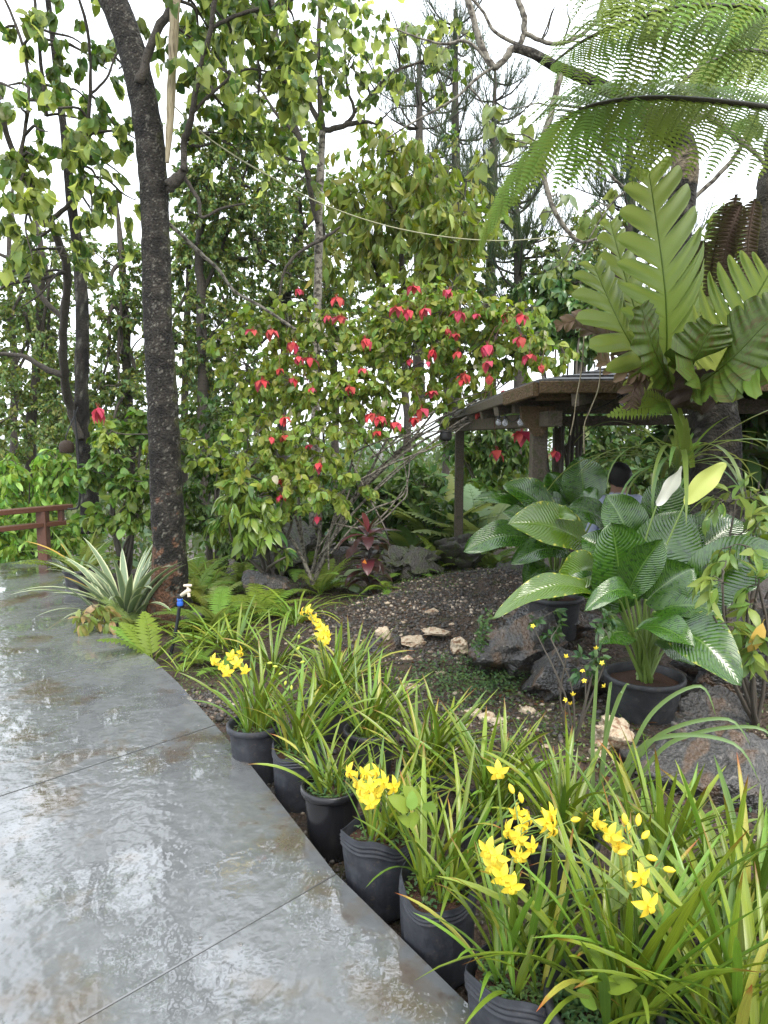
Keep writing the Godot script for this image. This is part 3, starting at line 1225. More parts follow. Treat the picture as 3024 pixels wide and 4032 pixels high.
func leaf_library():
	L.heart = [leaf_geo("heart", 5, 1, 0.22, 0.7, 0.2, 1.0, 0.1, 0.25).mesh(), leaf_geo("heart", 5, 1, 0.35, 1.1, -0.3, 0.95, 0.1, 0.3).mesh(), leaf_geo("heart", 5, 1, 0.1, 0.3, 0.4, 1.05, 0.1, 0.2).mesh()]
	L.round = [leaf_geo("round", 5, 1, 0.2, 0.5, 0.1, 1.0, 0.1, 0.12).mesh(), leaf_geo("round", 5, 1, 0.35, 0.9, -0.2, 0.95, 0.1, 0.12).mesh(), leaf_geo("round", 5, 1, 0.12, 0.2, 0.2, 1.0, 0.12, 0.12).mesh()]
	L.ovate = [leaf_geo("ovate", 4, 1, 0.25, 0.6, 0.2, 1.0, 0.0, 0.1).mesh(), leaf_geo("ovate", 4, 1, 0.15, 0.3, -0.3, 0.9, 0.0, 0.1).mesh()]
	L.lance = [leaf_geo("lance", 5, 1, 0.25, 0.6, 0.3, 1.25, 0.0, 0.1).mesh(), leaf_geo("lance", 5, 1, 0.2, 1.0, -0.3, 1.15, 0.0, 0.1).mesh()]
	L.oblong = [leaf_geo("oblong", 5, 1, 0.2, 0.7, 0.2, 0.9, 0.08, 0.1).mesh(), leaf_geo("oblong", 5, 1, 0.3, 1.1, -0.2, 0.85, 0.08, 0.1).mesh()]
	L.small = [leaf_geo("ovate", 2, 1, 0.25, 0.5, 0.0, 1.05).mesh(), leaf_geo("ovate", 2, 1, 0.1, 0.2, 0.0, 0.95).mesh()]
	L.strap = []
	L.arch = []
	for k in 8:
		L.strap.append(leaf_geo("strap", 9, 1, 0.45, 0.2 + 0.15 * k, rf(-0.7, 0.7), 0.042).mesh())
		L.arch.append(leaf_geo("strap", 12, 1, 0.3, 0.9 + 0.28 * k, rf(-0.5, 0.5), 0.03).mesh())
	# pine brush: needles round a shoot
	var g := Geo.new()
	for k in 46:
		var y := rf(0.0, 1.0)
		var a := rf(0, TAU)
		var d := Vector3(cos(a), rf(0.9, 1.7), sin(a)).normalized()
		var p := Vector3(0, y, 0)
		var s := d.cross(Vector3(rf(-1, 1), rf(-1, 1), rf(-1, 1))).normalized() * 0.0042
		var l := rf(0.22, 0.34) * (1.0 - 0.35 * y)
		g.tri(g.vert(p - s), g.vert(p + s), g.vert(p + d * l))
	g.tube([Vector3.ZERO, Vector3(0, 1.05, 0)], [0.016, 0.006], 4, 0.0, null, false)
	L.pine = g.mesh()
	L.fern = []
	L.fern_small = []
	for k in 3:
		L.fern.append(frond_geo(26, 0.16, 0.9 + 0.4 * k, 0.22, 1.0).mesh())
		L.fern_small.append(frond_geo(16, 0.2, 0.6 + 0.4 * k, 0.3, 1.0).mesh())
	L.sword = [leaf_geo("sword", 9, 2, 0.30, 0.35, 0.15, 0.11).mesh(), leaf_geo("sword", 9, 2, 0.35, 0.7, -0.2, 0.11).mesh(), leaf_geo("sword", 9, 2, 0.30, 1.15, 0.1, 0.105).mesh()]


func in_view(p: Vector3) -> bool:
	return p.z < -0.5 and absf(p.x) < -p.z * 0.55 and absf((p.y - 1.5) / -p.z + 0.1) < 0.73


func closest(pts: Array, p: Vector3) -> Vector3:
	var best: Vector3 = pts[0]
	var bd := 1e9
	for q in pts:
		var d: float = q.distance_squared_to(p)
		if d < bd:
			bd = d
			best = q
	return best


# regions: [centre, radius x, radius y, radius z, twigs]
# o: leaf (mesh list), size, per, droop, out, flat, mats, cols, pieces, subs, twig (material), stuff_mat
func crown(root: Node3D, limbs: Array, regions: Array, o: Dictionary) -> Array:
	var skel := []
	for l in limbs:
		for p in l:
			skel.append(p)
	var gb := Geo.new()
	var gt := Geo.new()
	var leaves := []
	var size: float = o.size
	for r in regions:
		var c: Vector3 = r[0]
		var local := []
		for b in o.get("subs", 2):
			var tgt := c + Vector3(rf(-1, 1) * r[1], rf(-1, 1) * r[2], rf(-1, 1) * r[3]) * 0.6
			var s := closest(skel, tgt)
			var m1 := s.lerp(tgt, 0.35) + rv(0.10) * s.distance_to(tgt) + Vector3(0, 0.08, 0) * s.distance_to(tgt)
			var m2 := s.lerp(tgt, 0.7) + rv(0.08) * s.distance_to(tgt) + Vector3(0, 0.08, 0) * s.distance_to(tgt)
			var path := cr([s, m1, m2, tgt], 4)
			var r0: float = o.get("thick", 0.012)
			gb.cut()
			gb.tube(path, radii(path.size(), [r0, r0 * 0.8, r0 * 0.35]), 5, 0.2, noise)
			for k in range(3, path.size()):
				local.append(path[k])
		for k in r[4]:
			var q := rv().normalized() * pow(rng.randf(), 0.42) * 1.15
			q *= 0.72 + 1.1 * absf(noise.get_noise_3dv(q * 9.0 + c * 3.0))
			var tip := c + Vector3(q.x * r[1], q.y * r[2], q.z * r[3])
			var s := closest(local, tip)
			var dist := s.distance_to(tip)
			if dist < 0.05:
				continue
			var mid := s.lerp(tip, 0.5) + rv(0.15) * dist + Vector3(0, 0.12 * dist, 0)
			var end := tip + Vector3(0, -0.1 * dist * o.droop, 0)
			var path := [s, s.lerp(mid, 0.6) + rv(0.03) * dist, mid, mid.lerp(end, 0.55) + rv(0.03) * dist, end]
			var tr: float = o.get("twig_r", 0.0035)
			gt.tube(path, radii(5, [tr, tr * 0.4]), 3, 0.0, null, false)
			var n: int = o.per
			for j in n:
				var t: float = o.get("from", 0.35) + (1.0 - o.get("from", 0.35)) * (j + rng.randf() * 0.5) / n
				var f := clampf(t * 4.0, 0, 3.999)
				var at: Vector3 = path[int(f)].lerp(path[int(f) + 1], f - int(f))
				var along: Vector3 = (path[int(f) + 1] - path[int(f)]).normalized()
				var d: Vector3 = along * o.out + rv(0.75) + Vector3.DOWN * o.droop
				if d.length() < 0.1:
					d = Vector3.DOWN
				var up = rv() + Vector3(0, 1, 0) * o.get("flat", 0.6) + Vector3(0, 0, 0.25)
				var sz := size * rf(0.6, 1.2)
				leaves.append(frame(d, up, at + d.normalized() * sz * 0.12, Vector3(sz, sz, sz)))
	if gb.v.size():
		parts(root, "branch", gb, o.get("bark", M.twig))
	if gt.v.size():
		var tw := part(root, "twigs", gt.mesh(), o.get("twig", M.twig))
		tw.set_meta("kind", "stuff")
	spread_leaves(root, leaves, o)
	return leaves


func spread_leaves(root: Node3D, leaves: Array, o: Dictionary):
	var pieces: int = o.get("pieces", 0)
	if pieces > 0:
		var seen := []
		var rest := []
		for x in leaves:
			if in_view(x.origin):
				seen.append(x)
			else:
				rest.append(x)
		seen.sort_custom(func(a, b): return a.basis.y.length() / a.origin.length() > b.basis.y.length() / b.origin.length())
		for k in seen.size():
			if k < pieces:
				part(root, "leaf", pick(o.leaf), pick(o.mats), seen[k])
			else:
				rest.append(seen[k])
		leaves = rest
	if leaves.is_empty():
		return
	var nv: int = mini(2, o.leaf.size())
	for v in nv:
		var xs := []
		for k in range(v, leaves.size(), nv):
			xs.append(leaves[k])
		if xs.size():
			multi(root, "foliage", o.leaf[v], o.get("stuff_mat", M.leaf_any), xs, o.cols)


func reg(c: Vector3, wpx: float, hpx: float, n: int, deep := 0.0) -> Array:
	var k := -c.z / 1522.0
	return [c, wpx * k, hpx * k, deep if deep > 0 else wpx * k * 0.7, n]


func trunk_tint(p: Vector3, d: Vector3, red_y: float, moss: float) -> Color:
	var n := noise.get_noise_3dv(p * 40.0)
	var n2 := noise.get_noise_3dv(p * 95.0 + Vector3(7, 3, 1))
	var n3 := noise.get_noise_3dv(p * 260.0)
	var n4 := noise.get_noise_3dv(p * 620.0 + Vector3(3, 9, 4))
	var c := Color(0.042, 0.037, 0.031) * (0.9 + 1.1 * n + 0.9 * n3 + 0.6 * n4)
	# red-brown algae low on the bark, with a ragged upper edge
	if red_y > -50.0 and p.y < red_y + 0.9 * n + 0.3 * n2 and d.x < 0.55 + n2:
		c = Color(0.20, 0.105, 0.065) * (0.85 + 0.9 * n3)
	# moss on the damp side
	var mo: float = d.dot(Vector3(0.8, 0.1, -0.2)) + 0.9 * n + moss
	if mo > 0.75:
		c = c.lerp(Color(0.075, 0.085, 0.025), clampf((mo - 0.75) * 3.0, 0, 0.85))
	# lichen crusts
	if n2 * 0.8 + 0.35 * n3 + 0.25 * n4 > 0.36 or (n > -0.1 and n3 * 0.7 + n4 * 0.7 > 0.40):
		c = Color(0.20, 0.195, 0.17) * (0.7 + 0.8 * n4)
	return c


func build_trees():
	# ---- the big dark trunk beside the deck
	var path := [Vector3(-1.886, -0.121, -6.000), Vector3(-1.871, 0.064, -6.000), Vector3(-1.850, 0.471, -6.000), Vector3(-1.858, 0.952, -6.000), Vector3(-1.857, 1.346, -6.000), Vector3(-1.868, 1.812, -6.000), Vector3(-1.878, 2.195, -6.000), Vector3(-1.880, 2.609, -6.000), Vector3(-1.876, 2.944, -6.000), Vector3(-1.875, 3.274, -6.000), Vector3(-1.883, 3.601, -6.000), Vector3(-1.901, 3.923, -6.000), Vector3(-1.943, 4.207, -6.000), Vector3(-1.990, 4.452, -6.000), Vector3(-2.058, 4.695, -6.000), Vector3(-2.165, 4.970, -6.000), Vector3(-2.293, 5.280, -5.900), Vector3(-2.474, 5.732, -5.800)]
	var t := thing("shade_tree", "tall dark lichen-spotted trunk leaning left beside the wet deck", "tree", path[0])
	var g := Geo.new()
	var p := cr(path, 34)
	g.tube(p, radii(p.size(), [0.205, 0.172, 0.142, 0.136, 0.130, 0.126, 0.121, 0.117, 0.115, 0.113, 0.113, 0.113, 0.111, 0.109, 0.107, 0.105, 0.10, 0.095]), 72, 0.10, noise, true, func(q, d): return trunk_tint(q, d, 0.55, 0.0))
	part(t, "trunk", g.mesh(), M.bark)
	var gl := Geo.new()
	var limbs := []
	limbs.append(limb(gl, [Vector3(-1.736, 3.477, -5.900), Vector3(-1.675, 3.523, -5.900), Vector3(-1.618, 3.573, -5.900), Vector3(-1.593, 3.654, -5.900)], [0.045, 0.05, 0.042, 0.03], 10, 4))
	limbs.append(limb(gl, [Vector3(-1.592, 3.590, -5.850), Vector3(-1.575, 3.793, -5.850), Vector3(-1.471, 3.954, -5.700), Vector3(-1.378, 4.190, -5.600), Vector3(-1.266, 4.461, -5.500), Vector3(-1.184, 4.777, -5.400)], [0.03, 0.024, 0.02, 0.016]))
	limbs.append(limb(gl, [Vector3(-1.617, 3.594, -5.900), Vector3(-1.550, 3.477, -5.900), Vector3(-1.493, 3.381, -5.900), Vector3(-1.467, 3.245, -5.900), Vector3(-1.302, 3.317, -5.900), Vector3(-1.115, 3.352, -5.900)], [0.018, 0.016, 0.012, 0.008]))
	limbs.append(limb(gl, [Vector3(-1.936, 4.265, -5.900), Vector3(-1.816, 4.574, -5.900), Vector3(-1.624, 4.879, -5.900), Vector3(-1.363, 5.180, -5.900), Vector3(-1.038, 5.280, -5.900)], [0.04, 0.03, 0.025]))
	limbs.append(limb(gl, [Vector3(-1.290, 4.515, -5.600), Vector3(-1.064, 4.611, -5.600), Vector3(-0.788, 4.675, -5.600), Vector3(-0.512, 4.771, -5.600)], [0.016, 0.012, 0.008]))
	limbs.append(limb(gl, [Vector3(-1.471, 3.954, -5.700), Vector3(-1.271, 4.138, -5.700), Vector3(-1.056, 4.271, -5.700), Vector3(-0.810, 4.238, -5.700)], [0.014, 0.01, 0.006]))
	parts(t, "limb", gl, M.bark_dark)
	crown(t, limbs, [reg(Vector3(-1.085, 4.536, -5.700), 198, 143, 43), reg(Vector3(-0.831, 4.157, -5.600), 143, 121, 28), reg(Vector3(-1.417, 4.514, -6.200), 99, 143, 22), reg(Vector3(-1.505, 5.036, -6.300), 143, 99, 22), reg(Vector3(-0.618, 4.515, -5.600), 121, 121, 17), reg(Vector3(-1.196, 4.114, -6.200), 154, 99, 22), reg(Vector3(-1.120, 5.119, -5.600), 286, 99, 32), reg(Vector3(-1.939, 5.708, -6.400), 220, 121, 22)],
		{"leaf": L.heart, "size": 0.102, "per": 9, "subs": 5, "thick": 0.013, "droop": 1.2, "out": 0.3, "flat": 0.1, "mats": M.heart, "cols": tints(0.115, 0.175, 0.042, 0.35), "pieces": 290, "bark": M.bark_dark})
	# ---- bare pale pole resting against the trunk
	var pg := Geo.new()
	var pp := cr([Vector3(-1.680, 3.599, -5.720), Vector3(-1.654, 3.844, -5.720), Vector3(-1.630, 4.147, -5.720), Vector3(-1.605, 4.480, -5.720), Vector3(-1.573, 4.841, -5.720), Vector3(-1.520, 5.421, -5.720)], 6)
	pg.tube(pp, radii(pp.size(), [0.016, 0.030, 0.036, 0.038, 0.040]), 12, 0.25, noise)
	solo("weathered_pole", pg.mesh(), M.pole, "pale weathered wooden pole standing upright against the dark leaning trunk", "pole")
	# ---- forked tree behind the railing
	t = thing("forked_tree", "forked blackish trunk with black cable rising behind the railing end", "tree", Vector3(-3.597, 0.371, -8.600))
	g = Geo.new()
	var st := [Vector3(-3.589, 0.313, -8.600), Vector3(-3.611, 0.828, -8.600), Vector3(-3.653, 1.392, -8.600), Vector3(-3.644, 2.058, -8.600), Vector3(-3.598, 2.821, -8.600), Vector3(-3.607, 3.570, -8.600), Vector3(-3.542, 4.206, -8.300), Vector3(-3.490, 4.723, -8.100), Vector3(-3.501, 5.390, -8.000), Vector3(-3.478, 6.100, -7.800)]
	p = cr(st, 10)
	g.tube(p, radii(p.size(), [0.135, 0.105, 0.085, 0.08, 0.078, 0.068, 0.055, 0.042, 0.034, 0.025]), 18, 0.2, noise, true, func(q, d): return trunk_tint(q, d, -99.0, -0.2))
	part(t, "trunk", g.mesh(), M.bark)
	gl = Geo.new()
	limbs = [st]
	limbs.append(limb(gl, [Vector3(-3.641, 1.448, -8.500), Vector3(-3.745, 1.833, -8.500), Vector3(-3.582, 2.223, -8.000), Vector3(-3.385, 2.668, -7.600), Vector3(-3.135, 3.122, -7.200), Vector3(-3.148, 3.520, -6.900), Vector3(-3.184, 3.684, -6.700), Vector3(-3.220, 3.854, -6.500), Vector3(-3.251, 4.249, -6.300), Vector3(-3.232, 4.643, -6.100)], [0.05, 0.05, 0.045, 0.042, 0.036, 0.03, 0.024, 0.02]))
	limbs.append(limb(gl, [Vector3(-3.585, 2.172, -8.000), Vector3(-3.798, 2.249, -8.000), Vector3(-4.024, 2.376, -8.000), Vector3(-4.332, 2.406, -8.000)], [0.035, 0.03, 0.022]))
	limbs.append(limb(gl, [Vector3(-3.373, 2.715, -7.600), Vector3(-3.594, 2.953, -7.600), Vector3(-3.796, 3.259, -7.600), Vector3(-4.054, 3.399, -7.600)], [0.028, 0.024, 0.018]))
	limbs.append(limb(gl, [Vector3(-3.194, 3.536, -7.000), Vector3(-3.000, 3.698, -7.000), Vector3(-2.813, 3.799, -6.800), Vector3(-2.677, 3.969, -6.600), Vector3(-2.520, 4.425, -6.400), Vector3(-2.446, 4.838, -6.200), Vector3(-2.528, 5.202, -6.100)], [0.024, 0.02, 0.018, 0.014, 0.01]))
	limbs.append(limb(gl, [Vector3(-2.561, 4.451, -6.500), Vector3(-2.414, 4.584, -6.500), Vector3(-2.325, 4.774, -6.500), Vector3(-2.196, 4.999, -6.500)], [0.012, 0.01, 0.006]))
	limbs.append(limb(gl, [Vector3(-3.170, 3.818, -6.400), Vector3(-3.065, 4.274, -6.400), Vector3(-3.060, 4.723, -6.400), Vector3(-3.177, 5.092, -6.400), Vector3(-3.317, 5.384, -6.400)], [0.018, 0.014, 0.01]))
	limbs.append(limb(gl, [Vector3(-2.998, 4.322, -6.600), Vector3(-3.013, 4.670, -6.600), Vector3(-3.042, 5.053, -6.600), Vector3(-3.058, 5.505, -6.600)], [0.02, 0.016, 0.012]))
	parts(t, "limb", gl, M.bark_dark)
	crown(t, limbs, [reg(Vector3(-2.955, 4.085, -6.400), 132, 132, 18), reg(Vector3(-2.814, 3.592, -6.300), 165, 143, 25), reg(Vector3(-3.144, 3.363, -6.300), 110, 154, 16), reg(Vector3(-2.581, 3.966, -6.700), 121, 143, 21), reg(Vector3(-2.754, 3.387, -6.800), 121, 121, 16), reg(Vector3(-2.485, 4.572, -6.900), 110, 132, 16), reg(Vector3(-3.036, 4.797, -6.400), 121, 132, 13), reg(Vector3(-2.674, 5.161, -6.800), 132, 110, 14), reg(Vector3(-2.977, 4.242, -6.000), 99, 121, 9), reg(Vector3(-3.412, 2.844, -6.600), 77, 99, 7), reg(Vector3(-2.992, 5.600, -6.400), 242, 110, 26)],
		{"leaf": L.heart, "size": 0.112, "per": 9, "subs": 5, "thick": 0.014, "droop": 1.1, "out": 0.45, "flat": 0.3, "mats": M.heart, "cols": tints(0.115, 0.175, 0.042, 0.35), "pieces": 290, "bark": M.bark_dark})
	# ---- thin pale-barked tree rising through the red shrub
	t = thing("slender_tree", "slender pale-barked tree rising behind the red-flowered shrub", "tree", Vector3(-0.797, -0.034, -8.000))
	g = Geo.new()
	st = [Vector3(-0.798, -0.088, -8.000), Vector3(-0.779, 1.190, -8.000), Vector3(-0.765, 2.070, -8.000), Vector3(-0.742, 2.729, -8.000), Vector3(-0.720, 3.425, -8.000), Vector3(-0.703, 4.108, -8.000), Vector3(-0.662, 4.755, -8.000)]
	p = cr(st, 10)
	g.tube(p, radii(p.size(), [0.075, 0.06, 0.05, 0.047, 0.043, 0.04, 0.042]), 14, 0.3, noise)
	part(t, "trunk", g.mesh(), M.bark_pale)
	gl = Geo.new()
	limbs = []
	limbs.append(limb(gl, [Vector3(-0.662, 4.731, -8.000), Vector3(-0.745, 4.944, -8.000), Vector3(-0.939, 5.296, -8.000), Vector3(-1.121, 5.668, -8.000), Vector3(-1.196, 6.173, -8.000)], [0.034, 0.028, 0.022, 0.014]))
	limbs.append(limb(gl, [Vector3(-0.662, 4.755, -8.000), Vector3(-0.687, 5.203, -8.000), Vector3(-0.697, 5.668, -8.000), Vector3(-0.662, 6.264, -8.000)], [0.034, 0.03, 0.024, 0.016]))
	limbs.append(limb(gl, [Vector3(-0.657, 4.760, -8.000), Vector3(-0.447, 4.816, -8.000), Vector3(-0.197, 4.859, -8.000), Vector3(-0.072, 4.826, -8.000)], [0.035, 0.03, 0.022, 0.008]))
	limbs.append(limb(gl, [Vector3(-0.422, 4.826, -8.000), Vector3(-0.321, 4.968, -8.000), Vector3(-0.394, 5.203, -8.000), Vector3(-0.417, 5.529, -8.000), Vector3(-0.400, 5.990, -8.000)], [0.022, 0.018, 0.014, 0.01]))
	limbs.append(limb(gl, [Vector3(-0.317, 4.910, -7.900), Vector3(-0.096, 5.133, -7.900), Vector3(0.100, 5.318, -7.900), Vector3(0.490, 5.456, -7.900), Vector3(0.877, 5.707, -7.900)], [0.022, 0.018, 0.014, 0.008]))
	limbs.append(limb(gl, [Vector3(-0.717, 3.779, -7.900), Vector3(-0.812, 4.219, -7.900), Vector3(-0.905, 4.667, -7.900), Vector3(-1.038, 5.017, -7.900), Vector3(-1.152, 5.843, -7.900), Vector3(-1.165, 6.204, -7.900)], [0.03, 0.036, 0.034, 0.028, 0.018]))
	limbs.append(limb(gl, [Vector3(-0.905, 4.667, -7.900), Vector3(-1.129, 4.878, -7.900), Vector3(-1.321, 5.156, -7.900), Vector3(-1.608, 5.433, -7.900)], [0.02, 0.016, 0.008]))
	limbs.append(limb(gl, [Vector3(-0.699, 3.595, -7.900), Vector3(-0.951, 3.450, -7.900), Vector3(-1.106, 3.206, -7.900), Vector3(-1.164, 2.714, -7.900)], [0.02, 0.016, 0.01]))
	limbs.append(limb(gl, [Vector3(-0.699, 3.595, -7.900), Vector3(-0.473, 3.740, -7.900)], [0.022, 0.012]))
	parts(t, "limb", gl, M.bark_dark)
	crown(t, limbs, [reg(Vector3(-0.589, 5.483, -7.400), 130, 90, 30), reg(Vector3(-0.139, 5.195, -7.600), 120, 70, 20), reg(Vector3(0.236, 5.591, -7.600), 120, 80, 22), reg(Vector3(-1.023, 4.465, -7.800), 100, 100, 30), reg(Vector3(-0.433, 5.156, -7.800), 90, 90, 18), reg(Vector3(0.341, 5.064, -7.800), 110, 70, 14), reg(Vector3(0.723, 5.564, -7.800), 90, 80, 12)],
		{"leaf": L.heart, "size": 0.095, "per": 5, "droop": 1.1, "out": 0.3, "flat": 0.2, "mats": M.heart, "cols": tints(0.115, 0.175, 0.042, 0.3), "pieces": 200, "bark": M.bark_dark, "subs": 6, "thick": 0.009})
	# ---- pale dead branch leaning across from behind the trunk
	g = Geo.new()
	limb(g, [Vector3(-1.952, 3.412, -6.600), Vector3(-1.797, 3.271, -6.600), Vector3(-1.651, 3.129, -6.600), Vector3(-1.511, 3.007, -6.600), Vector3(-1.368, 2.811, -6.600), Vector3(-1.139, 2.679, -6.600), Vector3(-0.804, 2.464, -6.600)], [0.018, 0.018, 0.016, 0.014, 0.012], 7)
	solo("dead_branch", g.mesh(), M.bark_pale, "pale bare branch slanting down from the dark trunk toward the red shrub", "branch")
	# ---- yellow-green weeping tree in the middle distance
	t = thing("weeping_tree", "yellow-green tree with narrow drooping leaves behind the red shrub", "tree", on_ground(Vector3(0.321, 0.175, -9.600)))
	gl = Geo.new()
	limbs = []
	limbs.append(limb(gl, [Vector3(0.321, 0.175, -9.600), Vector3(0.303, 1.752, -9.600), Vector3(0.261, 3.275, -9.600), Vector3(0.197, 4.281, -9.600), Vector3(0.123, 5.149, -9.600)], [0.07, 0.055, 0.04, 0.028, 0.012]))
	limbs.append(limb(gl, [Vector3(0.288, 2.612, -9.600), Vector3(0.617, 3.335, -9.600), Vector3(0.857, 3.928, -9.600), Vector3(1.032, 4.514, -9.600), Vector3(1.088, 4.919, -9.600)], [0.035, 0.028, 0.02, 0.01]))
	limbs.append(limb(gl, [Vector3(0.274, 2.975, -9.600), Vector3(-0.058, 3.573, -9.600), Vector3(-0.301, 4.164, -9.600), Vector3(-0.420, 4.630, -9.600)], [0.03, 0.024, 0.016, 0.008]))
	parts(t, "trunk", gl, M.bark_dark)
	crown(t, limbs, [reg(Vector3(0.184, 4.919, -9.600), 140, 70, 46), reg(Vector3(-0.296, 4.540, -9.500), 110, 90, 42), reg(Vector3(0.721, 4.597, -9.500), 140, 90, 50), reg(Vector3(0.179, 4.194, -9.300), 160, 80, 52), reg(Vector3(0.946, 4.023, -9.300), 100, 80, 38), reg(Vector3(-0.419, 3.903, -9.500), 100, 70, 32), reg(Vector3(0.418, 3.623, -9.300), 140, 60, 40), reg(Vector3(-0.058, 5.245, -9.700), 90, 50, 20), reg(Vector3(0.707, 3.487, -9.200), 110, 50, 24)],
		{"leaf": L.lance, "size": 0.21, "per": 8, "droop": 1.15, "out": 0.35, "flat": 0.2, "mats": greens(0.21, 0.265, 0.05, 0.25), "cols": tints(0.21, 0.265, 0.05, 0.3, 64, Color(0.36, 0.30, 0.05), 0.06), "pieces": 280, "subs": 4, "thick": 0.012})
	# ---- fine-leaved trees at the back
	var small := [
		["distant hazy tree showing between the forked stems at far left", [Vector3(-7.780, -0.501, -14.500), Vector3(-7.549, 1.881, -14.500), Vector3(-7.491, 3.727, -14.500), Vector3(-7.445, 5.346, -14.500), Vector3(-7.283, 6.577, -14.500)], [reg(Vector3(-7.393, 4.411, -14.300), 130, 110, 70), reg(Vector3(-7.106, 2.975, -14.300), 130, 110, 70), reg(Vector3(-6.468, 1.868, -14.000), 130, 80, 60)], 0.1],
		["distant hazy tree filling the gap behind the slender pale tree", [Vector3(-1.016, -0.432, -14.000), Vector3(-0.953, 1.868, -14.000), Vector3(-1.029, 3.651, -14.000), Vector3(-1.150, 5.213, -14.000), Vector3(-1.227, 6.402, -14.000)], [reg(Vector3(-1.218, 5.497, -13.800), 130, 120, 80), reg(Vector3(-1.674, 4.052, -13.800), 130, 110, 80), reg(Vector3(-0.793, 3.620, -13.800), 120, 110, 70), reg(Vector3(-2.383, 5.725, -14.000), 110, 110, 60)], 0.1],
		["distant hazy tree behind the weeping tree crown", [Vector3(1.254, -0.501, -14.500), Vector3(1.279, 1.881, -14.500), Vector3(1.165, 4.181, -14.500), Vector3(1.011, 5.964, -14.500), Vector3(0.912, 7.011, -14.500)], [reg(Vector3(1.551, 4.941, -14.300), 130, 100, 70), reg(Vector3(0.647, 3.697, -14.300), 160, 90, 80), reg(Vector3(2.114, 3.876, -14.300), 110, 100, 60), reg(Vector3(1.555, 6.403, -14.500), 110, 90, 36), reg(Vector3(0.093, 4.869, -14.000), 100, 80, 40)], 0.1],
		["distant hazy tree seen just right of the big leaning trunk", [Vector3(-3.843, -0.363, -13.500), Vector3(-3.793, 1.855, -13.500), Vector3(-3.680, 3.574, -13.500), Vector3(-3.592, 5.081, -13.500), Vector3(-3.478, 6.064, -13.500)], [reg(Vector3(-3.633, 4.701, -13.300), 110, 110, 70), reg(Vector3(-3.053, 4.207, -13.300), 120, 110, 70), reg(Vector3(-3.855, 3.040, -13.300), 120, 100, 60), reg(Vector3(-2.782, 2.177, -13.000), 120, 80, 60), reg(Vector3(-3.474, 1.590, -13.000), 120, 60, 50)], 0.1],
		["distant hazy tree over the shelter roof behind the ferns", [Vector3(3.888, 0.035, -14.000), Vector3(3.879, 1.868, -14.000), Vector3(3.876, 3.475, -14.000), Vector3(3.922, 4.869, -14.000)], [reg(Vector3(3.618, 4.309, -13.800), 130, 90, 60), reg(Vector3(4.293, 5.160, -13.800), 110, 80, 36), reg(Vector3(3.076, 4.821, -13.800), 90, 70, 36), reg(Vector3(5.028, 4.309, -13.800), 120, 80, 44)], 0.1],
		["fine-leaved green tree behind the railing and bright shrub", [Vector3(-5.599, 0.203, -11.000), Vector3(-5.440, 1.789, -11.000), Vector3(-5.259, 3.190, -11.000), Vector3(-5.173, 4.147, -11.000), Vector3(-5.266, 5.020, -11.000)], [reg(Vector3(-5.402, 3.227, -10.800), 150, 137, 85), reg(Vector3(-4.949, 3.966, -10.800), 137, 112, 57), reg(Vector3(-5.393, 2.131, -10.800), 150, 112, 85), reg(Vector3(-4.654, 2.526, -10.600), 112, 150, 76), reg(Vector3(-5.284, 1.368, -10.500), 162, 75, 62)], 0.075],
		["fine-leaved green tree directly behind the big leaning trunk", [Vector3(-3.783, 0.250, -10.600), Vector3(-3.793, 1.779, -10.600), Vector3(-3.809, 3.128, -10.600), Vector3(-3.821, 4.181, -10.600), Vector3(-3.870, 4.956, -10.600)], [reg(Vector3(-3.849, 3.617, -10.400), 112, 150, 85), reg(Vector3(-3.583, 2.693, -10.300), 125, 150, 100), reg(Vector3(-3.881, 1.904, -10.300), 137, 100, 85), reg(Vector3(-2.776, 3.526, -10.600), 100, 137, 57), reg(Vector3(-3.463, 1.374, -10.000), 150, 75, 71)], 0.075],
		["dark-stemmed small-leaved tree between the leaning trunk and the slender tree", [Vector3(-2.600, 0.093, -10.200), Vector3(-2.587, 1.768, -10.200), Vector3(-2.571, 3.067, -10.200), Vector3(-2.592, 3.955, -10.200), Vector3(-2.490, 4.826, -10.200), Vector3(-2.360, 5.377, -10.200)], [reg(Vector3(-2.445, 5.061, -10.000), 100, 112, 71), reg(Vector3(-2.124, 4.517, -10.200), 137, 112, 79), reg(Vector3(-2.577, 4.454, -10.200), 100, 125, 57), reg(Vector3(-1.698, 4.105, -10.300), 137, 100, 65), reg(Vector3(-2.358, 2.939, -10.200), 125, 112, 71), reg(Vector3(-1.657, 5.377, -10.200), 137, 87, 65), reg(Vector3(-2.056, 5.598, -10.000), 112, 75, 48)], 0.075],
		["grey-stemmed small-leaved tree behind the slender pale tree", [Vector3(-1.667, 0.297, -11.500), Vector3(-1.623, 2.172, -11.500), Vector3(-1.526, 3.698, -11.500), Vector3(-1.382, 4.550, -11.500), Vector3(-1.087, 4.901, -11.500)], [reg(Vector3(-1.481, 4.948, -11.200), 137, 112, 65), reg(Vector3(-1.859, 3.641, -11.200), 112, 100, 50), reg(Vector3(-1.282, 3.919, -11.200), 112, 100, 57), reg(Vector3(-0.783, 3.780, -11.200), 100, 100, 50), reg(Vector3(-1.968, 2.315, -10.500), 137, 112, 85)], 0.075]]
